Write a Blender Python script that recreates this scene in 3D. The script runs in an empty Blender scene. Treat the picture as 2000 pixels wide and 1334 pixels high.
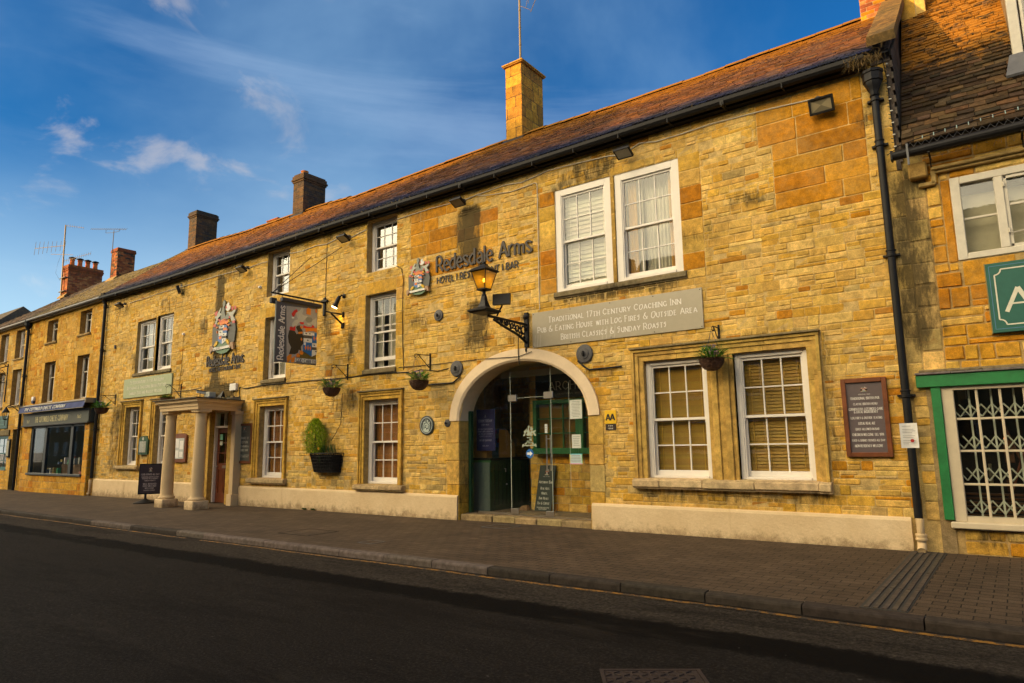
import bpy, math, random
import numpy as np
from mathutils import Vector, Matrix
random.seed(7); rnd = random.uniform
S = bpy.context.scene
COL = S.collection
RAD = math.radians

# ---------------------------------------------------------------- camera
cam = bpy.data.cameras.new('camera'); co = bpy.data.objects.new('camera', cam); COL.objects.link(co)
YAW, PIT, ROLL = -0.63193927, 0.15382439, -0.01396014
f_ = Vector((math.sin(YAW)*math.cos(PIT), math.cos(YAW)*math.cos(PIT), math.sin(PIT)))
r_ = Vector((math.cos(YAW), -math.sin(YAW), 0)); u_ = r_.cross(f_)
R_ = math.cos(ROLL)*r_ + math.sin(ROLL)*u_; U_ = -math.sin(ROLL)*r_ + math.cos(ROLL)*u_
m_ = Matrix((R_, U_, -f_)).transposed().to_4x4(); m_.translation = Vector((0, -10.4357, 1.45))
co.matrix_world = m_
cam.sensor_width = 36; cam.lens = 36*1299.73/2000; cam.clip_start = .1; cam.clip_end = 2000
S.camera = co
# ---------------------------------------------------------------- light
SUN_EL, SUN_AZ = 9.0, 34.0          # sun low, across the street and to the left
sd = Vector((-math.sin(RAD(SUN_AZ))*math.cos(RAD(SUN_EL)), -math.cos(RAD(SUN_AZ))*math.cos(RAD(SUN_EL)), math.sin(RAD(SUN_EL))))
w = bpy.data.worlds.new("World"); S.world = w; w.use_nodes = True
nt = w.node_tree; N = nt.nodes; L = nt.links
bg = N['Background']; bg.inputs[1].default_value = .15
sky = N.new('ShaderNodeTexSky'); sky.sky_type = 'NISHITA'; sky.sun_disc = False
sky.sun_elevation = RAD(SUN_EL); sky.sun_rotation = RAD(SUN_AZ+180); sky.air_density = 1.0; sky.dust_density = .6; sky.ozone_density = 2.0
hs = N.new('ShaderNodeHueSaturation'); hs.inputs['Saturation'].default_value = 1.25
L.new(sky.outputs[0], hs.inputs['Color'])
tc = N.new('ShaderNodeTexCoord')
def cloud(scale, sc, lo, hi, rot=0, w_=0.0):
    mp = N.new('ShaderNodeMapping'); mp.inputs['Scale'].default_value = sc; mp.inputs['Rotation'].default_value = (0, 0, rot); mp.inputs['Location'].default_value = (w_, w_*.7, w_*.3)
    no = N.new('ShaderNodeTexNoise'); no.inputs['Scale'].default_value = scale; no.inputs['Detail'].default_value = 7; no.inputs['Roughness'].default_value = .55; no.inputs['Distortion'].default_value = .4
    rp = N.new('ShaderNodeMapRange'); rp.interpolation_type = 'SMOOTHSTEP'; rp.inputs[1].default_value = lo; rp.inputs[2].default_value = hi
    L.new(tc.outputs['Generated'], mp.inputs[0]); L.new(mp.outputs[0], no.inputs[0]); L.new(no.outputs[0], rp.inputs[0])
    return rp.outputs[0]
def mixc(fac, a, b, blend='MIX'):
    mx = N.new('ShaderNodeMix'); mx.data_type = 'RGBA'; mx.blend_type = blend
    for sock, v in ((mx.inputs[0], fac), (mx.inputs[6], a), (mx.inputs[7], b)):
        if hasattr(v, 'is_output'): L.new(v, sock)
        else: sock.default_value = v if not isinstance(v, tuple) or len(v) == 4 else (*v, 1)
    return mx.outputs[2]
def mul(a, b):
    m = N.new('ShaderNodeMath'); m.operation = 'MULTIPLY'
    for s, v in ((m.inputs[0], a), (m.inputs[1], b)):
        if hasattr(v, 'is_output'): L.new(v, s)
        else: s.default_value = v
    return m.outputs[0]
veil = mul(cloud(.9, (1, 1, 1.2), .30, .66, .9, 2.2), .85)
puff = mul(cloud(7.5, (1, 1, 1.5), .56, .70, .2, 6.4), .55)
strk = mul(cloud(1.8, (1, 1, 7), .52, .8, 1.1, 1.7), .30)
c0 = mixc(1.0, hs.outputs[0], (.20, .66, 1.0), 'MULTIPLY')
s3 = N.new('ShaderNodeSeparateXYZ'); L.new(tc.outputs['Generated'], s3.inputs[0]); pm = N.new('ShaderNodeMapRange'); pm.interpolation_type = 'SMOOTHSTEP'
for i_, v_ in enumerate((-.60, -.84, 0, 1)): pm.inputs[i_+1].default_value = v_
L.new(s3.outputs[0], pm.inputs[0]); puff = mul(puff, pm.outputs[0])
c0 = mixc(veil, c0, (1.35, 2.35, 3.6)); c0 = mixc(puff, c0, (3.0, 2.9, 3.1)); c0 = mixc(strk, c0, (2.3, 3.1, 4.3))
# the west, round the low sun, is covered by bright warm haze
dot = N.new('ShaderNodeVectorMath'); dot.operation = 'DOT_PRODUCT'; dot.inputs[1].default_value = sd
L.new(tc.outputs['Generated'], dot.inputs[0])
wr = N.new('ShaderNodeMapRange'); wr.interpolation_type = 'SMOOTHSTEP'; wr.inputs[1].default_value = .36; wr.inputs[2].default_value = .90
L.new(dot.outputs['Value'], wr.inputs[0])
c0 = mixc(wr.outputs[0], c0, (31, 25.5, 16.5))
sz = N.new('ShaderNodeSeparateXYZ'); L.new(tc.outputs['Generated'], sz.inputs[0]); hz = N.new('ShaderNodeMapRange'); hz.interpolation_type = 'SMOOTHSTEP'
for i_, v_ in enumerate((.40, .05, 0, .80)): hz.inputs[i_+1].default_value = v_
L.new(sz.outputs[2], hz.inputs[0]); c0 = mixc(hz.outputs[0], c0, (3.6, 4.9, 5.7))
L.new(c0, bg.inputs[0])
sun = bpy.data.lights.new('sun', 'SUN'); sun.energy = 5.0; sun.angle = RAD(.6); sun.color = (1, .60, .20)
so = bpy.data.objects.new('sun', sun); COL.objects.link(so); so.rotation_euler = sd.to_track_quat('Z', 'Y').to_euler()
S.view_settings.view_transform = 'Standard'; S.view_settings.look = 'None'; S.view_settings.exposure = 0.42; S.view_settings.gamma = 1
S.render.engine = 'CYCLES'; S.cycles.use_denoising = True; S.cycles.max_bounces = 7; S.cycles.transparent_max_bounces = 12
S.cycles.caustics_reflective = False; S.cycles.caustics_refractive = False; S.cycles.sample_clamp_indirect = 6

# ---------------------------------------------------------------- materials
def nmat(name):
    m = bpy.data.materials.new(name); m.use_nodes = True
    return m, m.node_tree, m.node_tree.nodes['Principled BSDF']
def nd(t, kind, **kw):
    n = t.nodes.new(kind)
    for k, v in kw.items():
        if k in n.inputs: n.inputs[k].default_value = v
        else: setattr(n, k, v)
    return n
def ramp(t, fac, stops):
    r = nd(t, 'ShaderNodeValToRGB'); e = r.color_ramp.elements
    while len(e) < len(stops): e.new(.5)
    for el, (p, c) in zip(e, stops): el.position = p; el.color = (*c, 1)
    t.links.new(fac, r.inputs[0]); return r.outputs[0]
def mapr(t, v, a, b, c=0., d=1.):
    r = nd(t, 'ShaderNodeMapRange'); r.interpolation_type = 'SMOOTHSTEP'
    for i, x in enumerate((a, b, c, d)): r.inputs[i+1].default_value = x
    t.links.new(v, r.inputs[0]); return r.outputs[0]
def tmath(t, op, a, b):
    m = nd(t, 'ShaderNodeMath', operation=op)
    for s, v in ((m.inputs[0], a), (m.inputs[1], b)):
        if hasattr(v, 'is_output'): t.links.new(v, s)
        else: s.default_value = v
    return m.outputs[0]
def tmix(t, fac, a, b, blend='MIX'):
    mx = nd(t, 'ShaderNodeMix', data_type='RGBA', blend_type=blend)
    for s, v in ((mx.inputs[0], fac), (mx.inputs[6], a), (mx.inputs[7], b)):
        if hasattr(v, 'is_output'): t.links.new(v, s)
        elif isinstance(v, tuple): s.default_value = (*v, 1)
        else: s.default_value = v
    return mx.outputs[2]
def noise(t, scale, detail=4, rough=.55, vec=None, dist=0):
    n = nd(t, 'ShaderNodeTexNoise'); n.inputs['Scale'].default_value = scale; n.inputs['Detail'].default_value = detail
    n.inputs['Roughness'].default_value = rough; n.inputs['Distortion'].default_value = dist
    if vec is None:
        g = nd(t, 'ShaderNodeNewGeometry'); vec = g.outputs['Position']
    t.links.new(vec, n.inputs['Vector']); return n.outputs[0]
def bump(t, p, h, strength, dist):
    b = nd(t, 'ShaderNodeBump'); b.inputs['Strength'].default_value = strength; b.inputs['Distance'].default_value = dist
    t.links.new(h, b.inputs['Height']); t.links.new(b.outputs[0], p.inputs['Normal'])
def attr(t, name): return nd(t, 'ShaderNodeAttribute', attribute_name=name)

def stone_mat(name, dark=(.06, .044, .018), rough=.92, spk=.35, mott=0.0):
    m, t, p = nmat(name)
    c = attr(t, 'col').outputs['Color']; d = attr(t, 'dirt').outputs['Fac']
    big = noise(t, 1.3, 3); mid = noise(t, 9, 6, .65); fine = noise(t, 70, 4, .7)
    v = mapr(t, mid, .28, .72, .70, 1.26)
    v2 = mapr(t, fine, .3, .72, 1-spk*.6, 1+spk*.45); v3 = mapr(t, big, .3, .7, .86, 1.12)
    k = tmath(t, 'MULTIPLY', tmath(t, 'MULTIPLY', v, v2), v3)
    cc = tmix(t, 1.0, c, k, 'MULTIPLY')
    if hasattr(k, 'is_output'):
        cv = nd(t, 'ShaderNodeCombineColor'); [t.links.new(k, cv.inputs[i]) for i in range(3)]
        cc = tmix(t, 1.0, c, cv.outputs[0], 'MULTIPLY')
    if mott: cc = tmix(t, mapr(t, noise(t, .6, 8, .8), .44, .62, 0, mott), cc, (.55, .385, .15))
    # iron-brown veins and pale lichen of the ironstone
    vein = mapr(t, noise(t, 3.3, 8, .7, dist=1.2), .58, .74)
    cc = tmix(t, tmath(t, 'MULTIPLY', vein, .38), cc, (.34, .14, .03))
    lich = mapr(t, noise(t, 23, 5, .7), .66, .74)
    cc = tmix(t, tmath(t, 'MULTIPLY', lich, .28), cc, (.66, .5, .24))
    pit = mapr(t, noise(t, 34, 3, .5), .70, .76)
    cc = tmix(t, tmath(t, 'MULTIPLY', pit, .55), cc, (.12, .07, .025))
    gp = nd(t, 'ShaderNodeNewGeometry'); mpp = nd(t, 'ShaderNodeMapping'); mpp.inputs['Scale'].default_value = (1.6, 1.6, .45); t.links.new(gp.outputs['Position'], mpp.inputs[0]); n1 = noise(t, 4.6, 9, .78, vec=mpp.outputs[0]); dd = tmath(t, 'ADD', tmath(t, 'MULTIPLY', d, 1.35), tmath(t, 'MULTIPLY', tmath(t, 'SUBTRACT', n1, .5), 2.1))
    dm = mapr(t, dd, .36, .92, 0, .90)
    cc = tmix(t, dm, cc, dark)
    t.links.new(cc, p.inputs['Base Color']); p.inputs['Roughness'].default_value = rough; p.inputs['Specular IOR Level'].default_value = .25
    h = tmath(t, 'ADD', tmath(t, 'MULTIPLY', mid, .7), tmath(t, 'MULTIPLY', fine, .3))
    h = tmath(t, 'SUBTRACT', h, tmath(t, 'MULTIPLY', pit, .25))
    bump(t, p, h, .75, .018)
    return m
def paint(name, color, rough=.5, var=.12, scale=6, metal=0, bmp=.15, wear=None, wearc=(.2, .16, .1), spec=.5):
    m, t, p = nmat(name)
    n = noise(t, scale, 6, .65); lo = tuple(c*(1-var) for c in color); hi = tuple(min(1, c*(1+var)) for c in color)
    cc = ramp(t, n, [(.3, lo), (.7, hi)])
    if wear:
        wv = mapr(t, noise(t, 17, 8, .75), wear, wear+.08); cc = tmix(t, tmath(t, 'MULTIPLY', wv, .7), cc, wearc)
    t.links.new(cc, p.inputs['Base Color']); p.inputs['Roughness'].default_value = rough; p.inputs['Metallic'].default_value = metal
    p.inputs['Specular IOR Level'].default_value = spec
    bump(t, p, noise(t, scale*6, 5, .6), bmp, .006)
    return m
def vmat(name, rough=.6, var=.1, spec=.4, bmp=.1):
    "colour from the mesh's own colour attribute"
    m, t, p = nmat(name)
    c = attr(t, 'col').outputs['Color']
    n = mapr(t, noise(t, 14, 5, .6), .3, .7, 1-var, 1+var)
    cv = nd(t, 'ShaderNodeCombineColor'); [t.links.new(n, cv.inputs[i]) for i in range(3)]
    t.links.new(tmix(t, 1.0, c, cv.outputs[0], 'MULTIPLY'), p.inputs['Base Color'])
    p.inputs['Roughness'].default_value = rough; p.inputs['Specular IOR Level'].default_value = spec
    bump(t, p, noise(t, 60, 4, .6), bmp, .005)
    return m
def slate_mat(name, rough, lichen, lc, spec=.5):
    m, t, p = nmat(name)
    c = attr(t, 'col').outputs['Color']
    n = mapr(t, noise(t, 11, 6, .7), .25, .75, .6, 1.45)
    cv = nd(t, 'ShaderNodeCombineColor'); [t.links.new(n, cv.inputs[i]) for i in range(3)]
    cc = tmix(t, 1.0, c, cv.outputs[0], 'MULTIPLY')
    d = attr(t, 'dirt').outputs['Fac']
    l1 = tmath(t, 'ADD', noise(t, 5.5, 8, .75), tmath(t, 'MULTIPLY', d, .30))
    cc = tmix(t, mapr(t, l1, lichen, lichen+.14, 0, .9), cc, lc)
    l2 = mapr(t, noise(t, 31, 4, .6), .68, .74, 0, .5); cc = tmix(t, l2, cc, (.34, .27, .14))
    t.links.new(cc, p.inputs['Base Color']); p.inputs['Roughness'].default_value = rough; p.inputs['Specular IOR Level'].default_value = spec
    bump(t, p, noise(t, 26, 7, .7), .7, .02)
    return m
def glass_mat(name, tint=(1, 1, 1), refl=1.0, rough=.02, base=.05):
    m = bpy.data.materials.new(name); m.use_nodes = True; t = m.node_tree; t.nodes.clear()
    o = nd(t, 'ShaderNodeOutputMaterial'); tr = nd(t, 'ShaderNodeBsdfTransparent'); tr.inputs[0].default_value = (*tint, 1)
    gl = nd(t, 'ShaderNodeBsdfGlossy'); gl.inputs['Roughness'].default_value = rough; gl.inputs[0].default_value = (.9, .93, .95, 1)
    ge = nd(t, 'ShaderNodeNewGeometry'); dt = nd(t, 'ShaderNodeVectorMath', operation='DOT_PRODUCT'); t.links.new(ge.outputs['Incoming'], dt.inputs[0]); t.links.new(ge.outputs['Normal'], dt.inputs[1])
    ab = tmath(t, 'ABSOLUTE', dt.outputs['Value'], 0.0); fr5 = tmath(t, 'ADD', tmath(t, 'MULTIPLY', tmath(t, 'POWER', tmath(t, 'SUBTRACT', 1.0, ab), 5.0), .95), .04)
    b = nd(t, 'ShaderNodeBump'); b.inputs['Strength'].default_value = .05; b.inputs['Distance'].default_value = .006
    t.links.new(noise(t, 5, 2), b.inputs['Height']); t.links.new(b.outputs[0], gl.inputs['Normal'])
    k = tmath(t, 'ADD', tmath(t, 'MULTIPLY', fr5, refl), base)
    mx = nd(t, 'ShaderNodeMixShader'); t.links.new(k, mx.inputs[0]); t.links.new(tr.outputs[0], mx.inputs[1]); t.links.new(gl.outputs[0], mx.inputs[2])
    t.links.new(mx.outputs[0], o.inputs[0]); return m
def emit_mat(name, color, strength):
    m, t, p = nmat(name); p.inputs['Base Color'].default_value = (*color, 1)
    p.inputs['Emission Color'].default_value = (*color, 1); p.inputs['Emission Strength'].default_value = strength
    return m

M = {}
M['stone'] = stone_mat('rubble_stone', mott=.24)
M['dress'] = stone_mat('dressed_stone', spk=.2)
M['cream'] = paint('cream_masonry_paint', (.62, .445, .235), .8, .07, 3, bmp=.5, wear=.66, wearc=(.36, .25, .13))
M['white'] = paint('white_gloss_paint', (.82, .755, .655), .45, .05, 5, bmp=.08, spec=.25)
M['oldwhite2'] = paint('cream_shopfront_paint', (.60, .50, .34), .5, .08, 5, bmp=.15, spec=.25)
M['archcream'] = paint('arch_cream_paint', (.80, .62, .40), .85, .07, 5, bmp=.6, wear=.68, wearc=(.4, .28, .15))
M['oldwhite'] = paint('weathered_white_paint', (.62, .56, .44), .5, .1, 9, bmp=.25, wear=.68)
M['black'] = paint('black_iron_paint', (.010, .009, .009), .5, .3, 9, bmp=.3, spec=.25)
M['iron'] = paint('grey_iron', (.075, .07, .07), .55, .25, 14, bmp=.4)
M['green'] = paint('green_gloss_paint', (.012, .17, .04), .5, .25, 7, bmp=.45, wear=.66, wearc=(.2, .25, .15))
M['dkgreen'] = paint('dark_green_paint', (.012, .055, .02), .5, .2, 6)
M['teal'] = paint('teal_paint', (.02, .12, .115), .4, .1, 5)
M['char'] = paint('charcoal_paint', (.055, .06, .05), .45, .1, 5)
M['lead'] = paint('lead_sheet', (.12, .12, .125), .5, .2, 7, bmp=.3)
M['wood'] = paint('varnished_oak', (.17, .05, .014), .4, .3, 7)
M['dwood'] = paint('dark_wood', (.10, .04, .018), .5, .3, 8)
M['v'] = vmat('painted_sign_face', .55, .05, bmp=.02); M['vm'] = vmat('satin_metal_face', .33, .04, .7, bmp=.01)
M['redwood'] = paint('mahogany_door', (.14, .035, .010), .35, .3, 7)
M['slate'] = slate_mat('stone_slates_lichened', .75, .55, (.25, .105, .010), .08)
M['moss'] = slate_mat('mossy_slates', .8, .50, (.16, .12, .012))
M['dslate'] = slate_mat('dark_stone_slates', .85, .60, (.24, .13, .03), .25)
M['brick'] = stone_mat('brickwork', spk=.3)
M['pane'] = glass_mat('window_glass', (.96, .96, .95), 1.0, .012, .005)
M['pane_sky'] = glass_mat('old_window_glass', (.9, .92, .92), 1.3, .015, .10)
M['shop_pane'] = glass_mat('shop_window_glass', (.95, .96, .95), .35, .012, .02)
M['door_glass'] = glass_mat('frameless_door_glass', (.985, .995, .985), .5, .01, .01)
M['amber'] = glass_mat('amber_lantern_glass', (.95, .62, .16), .6, .1, .03)
M['bulb'] = emit_mat('lit_bulb', (1, .48, .10), 25)
M['glow'] = emit_mat('spot_lens', (1, .62, .2), 30)
M['dark'] = paint('dark_interior', (.03, .026, .02), .9, .2, 3)
M['room'] = paint('interior_plaster', (.26, .21, .14), .9, .2, 3)
M['net'] = paint('net_curtain', (.56, .53, .40), .9, .05, 2)
M['leaf'] = vmat('leaves', .5, .25, .3); M['wicker'] = paint('wicker', (.09, .04, .02), .7, .5, 40, bmp=.6)
M['steel'] = paint('brushed_steel', (.55, .5, .45), .3, .05, 9, metal=1)
M['cable_w'] = paint('white_cable', (.62, .55, .42), .5, .1, 8); M['plastic'] = paint('white_plastic', (.75, .72, .66), .4, .03, 8)
M['paper'] = paint('paper', (.72, .70, .64), .8, .04, 8)
M['alu'] = paint('aerial_aluminium', (.22, .155, .07), .55, .2, 20, metal=.2)

# ---------------------------------------------------------------- mesh builder
def jit(c, a=.12):
    k = 1+rnd(-a, a); return tuple(max(0, x*k*(1+rnd(-a, a)*.3)) for x in c)
class MB:
    def __init__(s, col=(.5, .5, .5)): s.v = []; s.f = []; s.c = []; s.d = []; s.col = col
    def vert(s, p, c=None): s.v.append(tuple(p)); s.c.append(c or s.col); return len(s.v)-1
    def poly(s, pts, c=None):
        i = [s.vert(p, c) for p in pts]; s.f.append(i)
    def box(s, x0, x1, y0, y1, z0, z1, c=None, bev=0):
        if bev and min(x1-x0, y1-y0, z1-z0) > 2.2*bev:
            b = bev; idx = {}
            def V(x, y, z):
                k = (round(x, 5), round(y, 5), round(z, 5))
                if k not in idx: idx[k] = s.vert((x, y, z), c)
                return idx[k]
            X = (x0, x0+b, x1-b, x1); Y = (y0, y0+b, y1-b, y1); Z = (z0, z0+b, z1-b, z1)
            def F(*p): s.f.append([V(*q) for q in p])
            F((X[0], Y[1], Z[1]), (X[0], Y[1], Z[2]), (X[0], Y[2], Z[2]), (X[0], Y[2], Z[1])); F((X[3], Y[1], Z[1]), (X[3], Y[2], Z[1]), (X[3], Y[2], Z[2]), (X[3], Y[1], Z[2]))
            F((X[1], Y[0], Z[1]), (X[2], Y[0], Z[1]), (X[2], Y[0], Z[2]), (X[1], Y[0], Z[2])); F((X[1], Y[3], Z[1]), (X[1], Y[3], Z[2]), (X[2], Y[3], Z[2]), (X[2], Y[3], Z[1]))
            F((X[1], Y[1], Z[0]), (X[1], Y[2], Z[0]), (X[2], Y[2], Z[0]), (X[2], Y[1], Z[0])); F((X[1], Y[1], Z[3]), (X[2], Y[1], Z[3]), (X[2], Y[2], Z[3]), (X[1], Y[2], Z[3]))
            for a, ai in ((0, 1), (3, 2)):
                for bb, bi in ((0, 1), (3, 2)):
                    F((X[a], Y[bi], Z[1]), (X[a], Y[bi], Z[2]), (X[ai], Y[bb], Z[2]), (X[ai], Y[bb], Z[1]))
                    F((X[a], Y[1], Z[bi]), (X[a], Y[2], Z[bi]), (X[ai], Y[2], Z[bb]), (X[ai], Y[1], Z[bb]))
                    F((X[1], Y[a], Z[bi]), (X[2], Y[a], Z[bi]), (X[2], Y[ai], Z[bb]), (X[1], Y[ai], Z[bb]))
                    for g, gi in ((0, 1), (3, 2)): F((X[a], Y[bi], Z[gi]), (X[ai], Y[bb], Z[gi]), (X[ai], Y[bi], Z[g]))
            return s
        p = [(x, y, z) for x in (x0, x1) for y in (y0, y1) for z in (z0, z1)]
        i = [s.vert(q, c) for q in p]
        for f in ((0, 1, 3, 2), (4, 6, 7, 5), (0, 4, 5, 1), (2, 3, 7, 6), (0, 2, 6, 4), (1, 5, 7, 3)): s.f.append([i[k] for k in f])
        return s
    def hexa(s, p, c=None):
        "eight corners: bottom four then top four, same order"
        i = [s.vert(q, c) for q in p]
        for f in ((3, 2, 1, 0), (4, 5, 6, 7), (0, 1, 5, 4), (1, 2, 6, 5), (2, 3, 7, 6), (3, 0, 4, 7)): s.f.append([i[k] for k in f])
        return s
    def tube(s, pts, r, n=8, c=None, cap=True):
        pts = [Vector(p) for p in pts]; rings = []
        rr = r if isinstance(r, (list, tuple)) else [r]*len(pts)
        ref = Vector((0, 0, 1))
        for k, p in enumerate(pts):
            t = (pts[min(k+1, len(pts)-1)]-pts[max(k-1, 0)]).normalized()
            a = t.cross(ref)
            if a.length < .05: a = t.cross(Vector((1, 0, 0)))
            a.normalize(); b = t.cross(a)
            rings.append([s.vert(p+(a*math.cos(2*math.pi*j/n)+b*math.sin(2*math.pi*j/n))*rr[k], c) for j in range(n)])
        for k in range(len(rings)-1):
            for j in range(n): s.f.append([rings[k][j], rings[k][(j+1) % n], rings[k+1][(j+1) % n], rings[k+1][j]])
        if cap: s.f.append(rings[0][::-1]); s.f.append(rings[-1])
        return s
    def lathe(s, prof, o=(0, 0, 0), n=20, axis='z', c=None):
        "prof: (radius, height) pairs; axis z or -y"
        rings = []
        for r, h in prof:
            ring = []
            for j in range(n):
                a = 2*math.pi*j/n
                q = (r*math.cos(a), r*math.sin(a), h) if axis == 'z' else (r*math.cos(a), -h, r*math.sin(a)) if axis == 'y' else (h, r*math.cos(a), r*math.sin(a))
                ring.append(s.vert((q[0]+o[0], q[1]+o[1], q[2]+o[2]), c))
            rings.append(ring)
        for k in range(len(rings)-1):
            for j in range(n): s.f.append([rings[k][j], rings[k][(j+1) % n], rings[k+1][(j+1) % n], rings[k+1][j]])
        s.f.append(rings[0][::-1]); s.f.append(rings[-1]); return s
    def prism(s, poly, fr, d0, d1, c=None):
        "poly in frame coordinates, from depth d0 to d1 along the frame's normal"
        a = [s.vert(fr(u, v, d0), c) for u, v in poly]; b = [s.vert(fr(u, v, d1), c) for u, v in poly]; n = len(poly)
        s.f.append(a[::-1]); s.f.append(b)
        for j in range(n): s.f.append([a[j], a[(j+1) % n], b[(j+1) % n], b[j]])
        return s
    def build(s, name, mat, parent=None, smooth=False, dirt=None, loc=None, ang=None):
        me = bpy.data.meshes.new(name); me.from_pydata(s.v, [], s.f)
        if s.v:
            a = me.attributes.new('col', 'FLOAT_COLOR', 'POINT')
            arr = np.ones((len(s.v), 4), dtype=np.float32); arr[:, :3] = np.array(s.c, dtype=np.float32); a.data.foreach_set('color', arr.ravel())
            if dirt is not None:
                d = me.attributes.new('dirt', 'FLOAT', 'POINT'); d.data.foreach_set('value', dirt(np.array(s.v, dtype=np.float32)).astype(np.float32))
        me.materials.append(mat); me.validate(); me.update()
        if smooth:
            me.shade_smooth()
            if ang: me.set_sharp_from_angle(angle=RAD(ang))
        o = bpy.data.objects.new(name, me); COL.objects.link(o)
        if parent is not None:
            o.parent = parent
            # children are modelled in world coordinates
            pl = Vector((0, 0, 0)); q = parent
            while q is not None: pl += q.location; q = q.parent
            o.location = -pl
        return o
def tag(o, label=None, cat=None, group=None, kind=None):
    for k, v in (('label', label), ('category', cat), ('group', group), ('kind', kind)):
        if v: o[k] = v
    return o
def thing(name, label, cat, loc=(0, 0, 0), group=None):
    o = bpy.data.objects.new(name, None); o.location = loc; o.empty_display_size = .2; COL.objects.link(o)
    return tag(o, label, cat, group)
def frame(o, U, V, N):
    o, U, V, N = map(Vector, (o, U, V, N))
    return lambda u, v, d=0: tuple(o+U*u+V*v+N*d)
def wallf(x, z, y=0): return frame((x, y, z), (1, 0, 0), (0, 0, 1), (0, -1, 0))

# ---------------------------------------------------------------- lettering: a small pen-stroke alphabet
G = {'A': (8, '0049 4980 1363'), 'B': (6, '0009 ~0949573505 ~0545624000'), 'C': (8, '~774917041240 4072'), 'D': (8, '0009 ~094976734000'), 'E': (6, '0009 0959 0545 0050'),
 'F': (6, '0009 0959 0545'), 'G': (8, '~77491704124071 7074'), 'H': (7, '0009 7079 0575'), 'I': (1, '0009'), 'J': (4, '3932~ 32~ 39321000'), 'K': (7, '0009 0469 2570'),
 'L': (5, '0009 0050'), 'M': (9, '1019 194279 7980'), 'N': (8, '0009 0980 8089'), 'O': (8, '~4918040220406284867949'), 'P': (6, '0009 ~0949664404'),
 'Q': (8, '~4918040220406284867949 5281'), 'R': (7, '0009 ~0949664404 3470'), 'S': (6, '~58390726463220 ~0120'), 'T': (7, '0979 3930'), 'U': (7, '~0903215073 7379'),
 'V': (8, '0940 4089'), 'W': (9, '0920 2049 4970 7099'), 'X': (7, '0970 0079'), 'Y': (8, '0944 8944 4440'), 'Z': (7, '0979 7900 0070'),
 '1': (3, '2920 2907'), '2': (6, '~0739576500 0060'), '3': (6, '~0739572525563001'), '4': (7, '5950 5902 0272'), '5': (6, '5919 1916 ~1646523001'), '6': (6, '~5939052030524404'), '7': (6, '0969 6920'),
 '8': (6, '~3907456230024739'), '9': (6, '~5547290644566010'), '0': (6, '~3906032053575639'), '&': (9, '~80275949370320507184'), ',': (1, '1100'), '.': (1, '0001'), '|': (1, '0009'), "'": (1, '0907'),
 '-': (3, '0434'), '!': (1, '0903 0001'), '/': (5, '0059'), '*': (5, '0454 2622 0652 0256'), ':': (1, '0001 0506'),
 'a': (6, '~1636555251 5550 ~5333120011205 1'.replace(' 1', '1')), 'c': (5, '~5536040220 2051'), 'd': (6, '5950 ~5536040220 2052'), 'e': (5, '0353 ~5345260402204051'), 'h': (6, '0009 ~042656 5650'),
 'l': (1, '0900'), 'm': (9, '0600 ~052645 4540 ~456585 8580'), 'n': (6, '0600 ~042656 5650'), 'o': (6, '~260402204062644626'), 'r': (4, '0600 ~042646'), 's': (5, '~4526054441202001'), 't': (4, '1910 0636'), 'i': (1, '0600 0809')}
G['J'] = (4, '3932 ~321000'); G['s'] = (5, '~55260523513001'); G['a'] = (6, '~153655 5550 ~5333022051')
def catmull(p, n=4):
    out = []
    for k in range(len(p)-1):
        p0 = p[max(k-1, 0)]; p1 = p[k]; p2 = p[k+1]; p3 = p[min(k+2, len(p)-1)]
        for j in range(n):
            t = j/n
            out.append(tuple(.5*((2*b)+(-a+c)*t+(2*a-5*b+4*c-d)*t*t+(-a+3*b-3*c+d)*t**3) for a, b, c, d in zip(p0, p1, p2, p3)))
    out.append(p[-1]); return out
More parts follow.
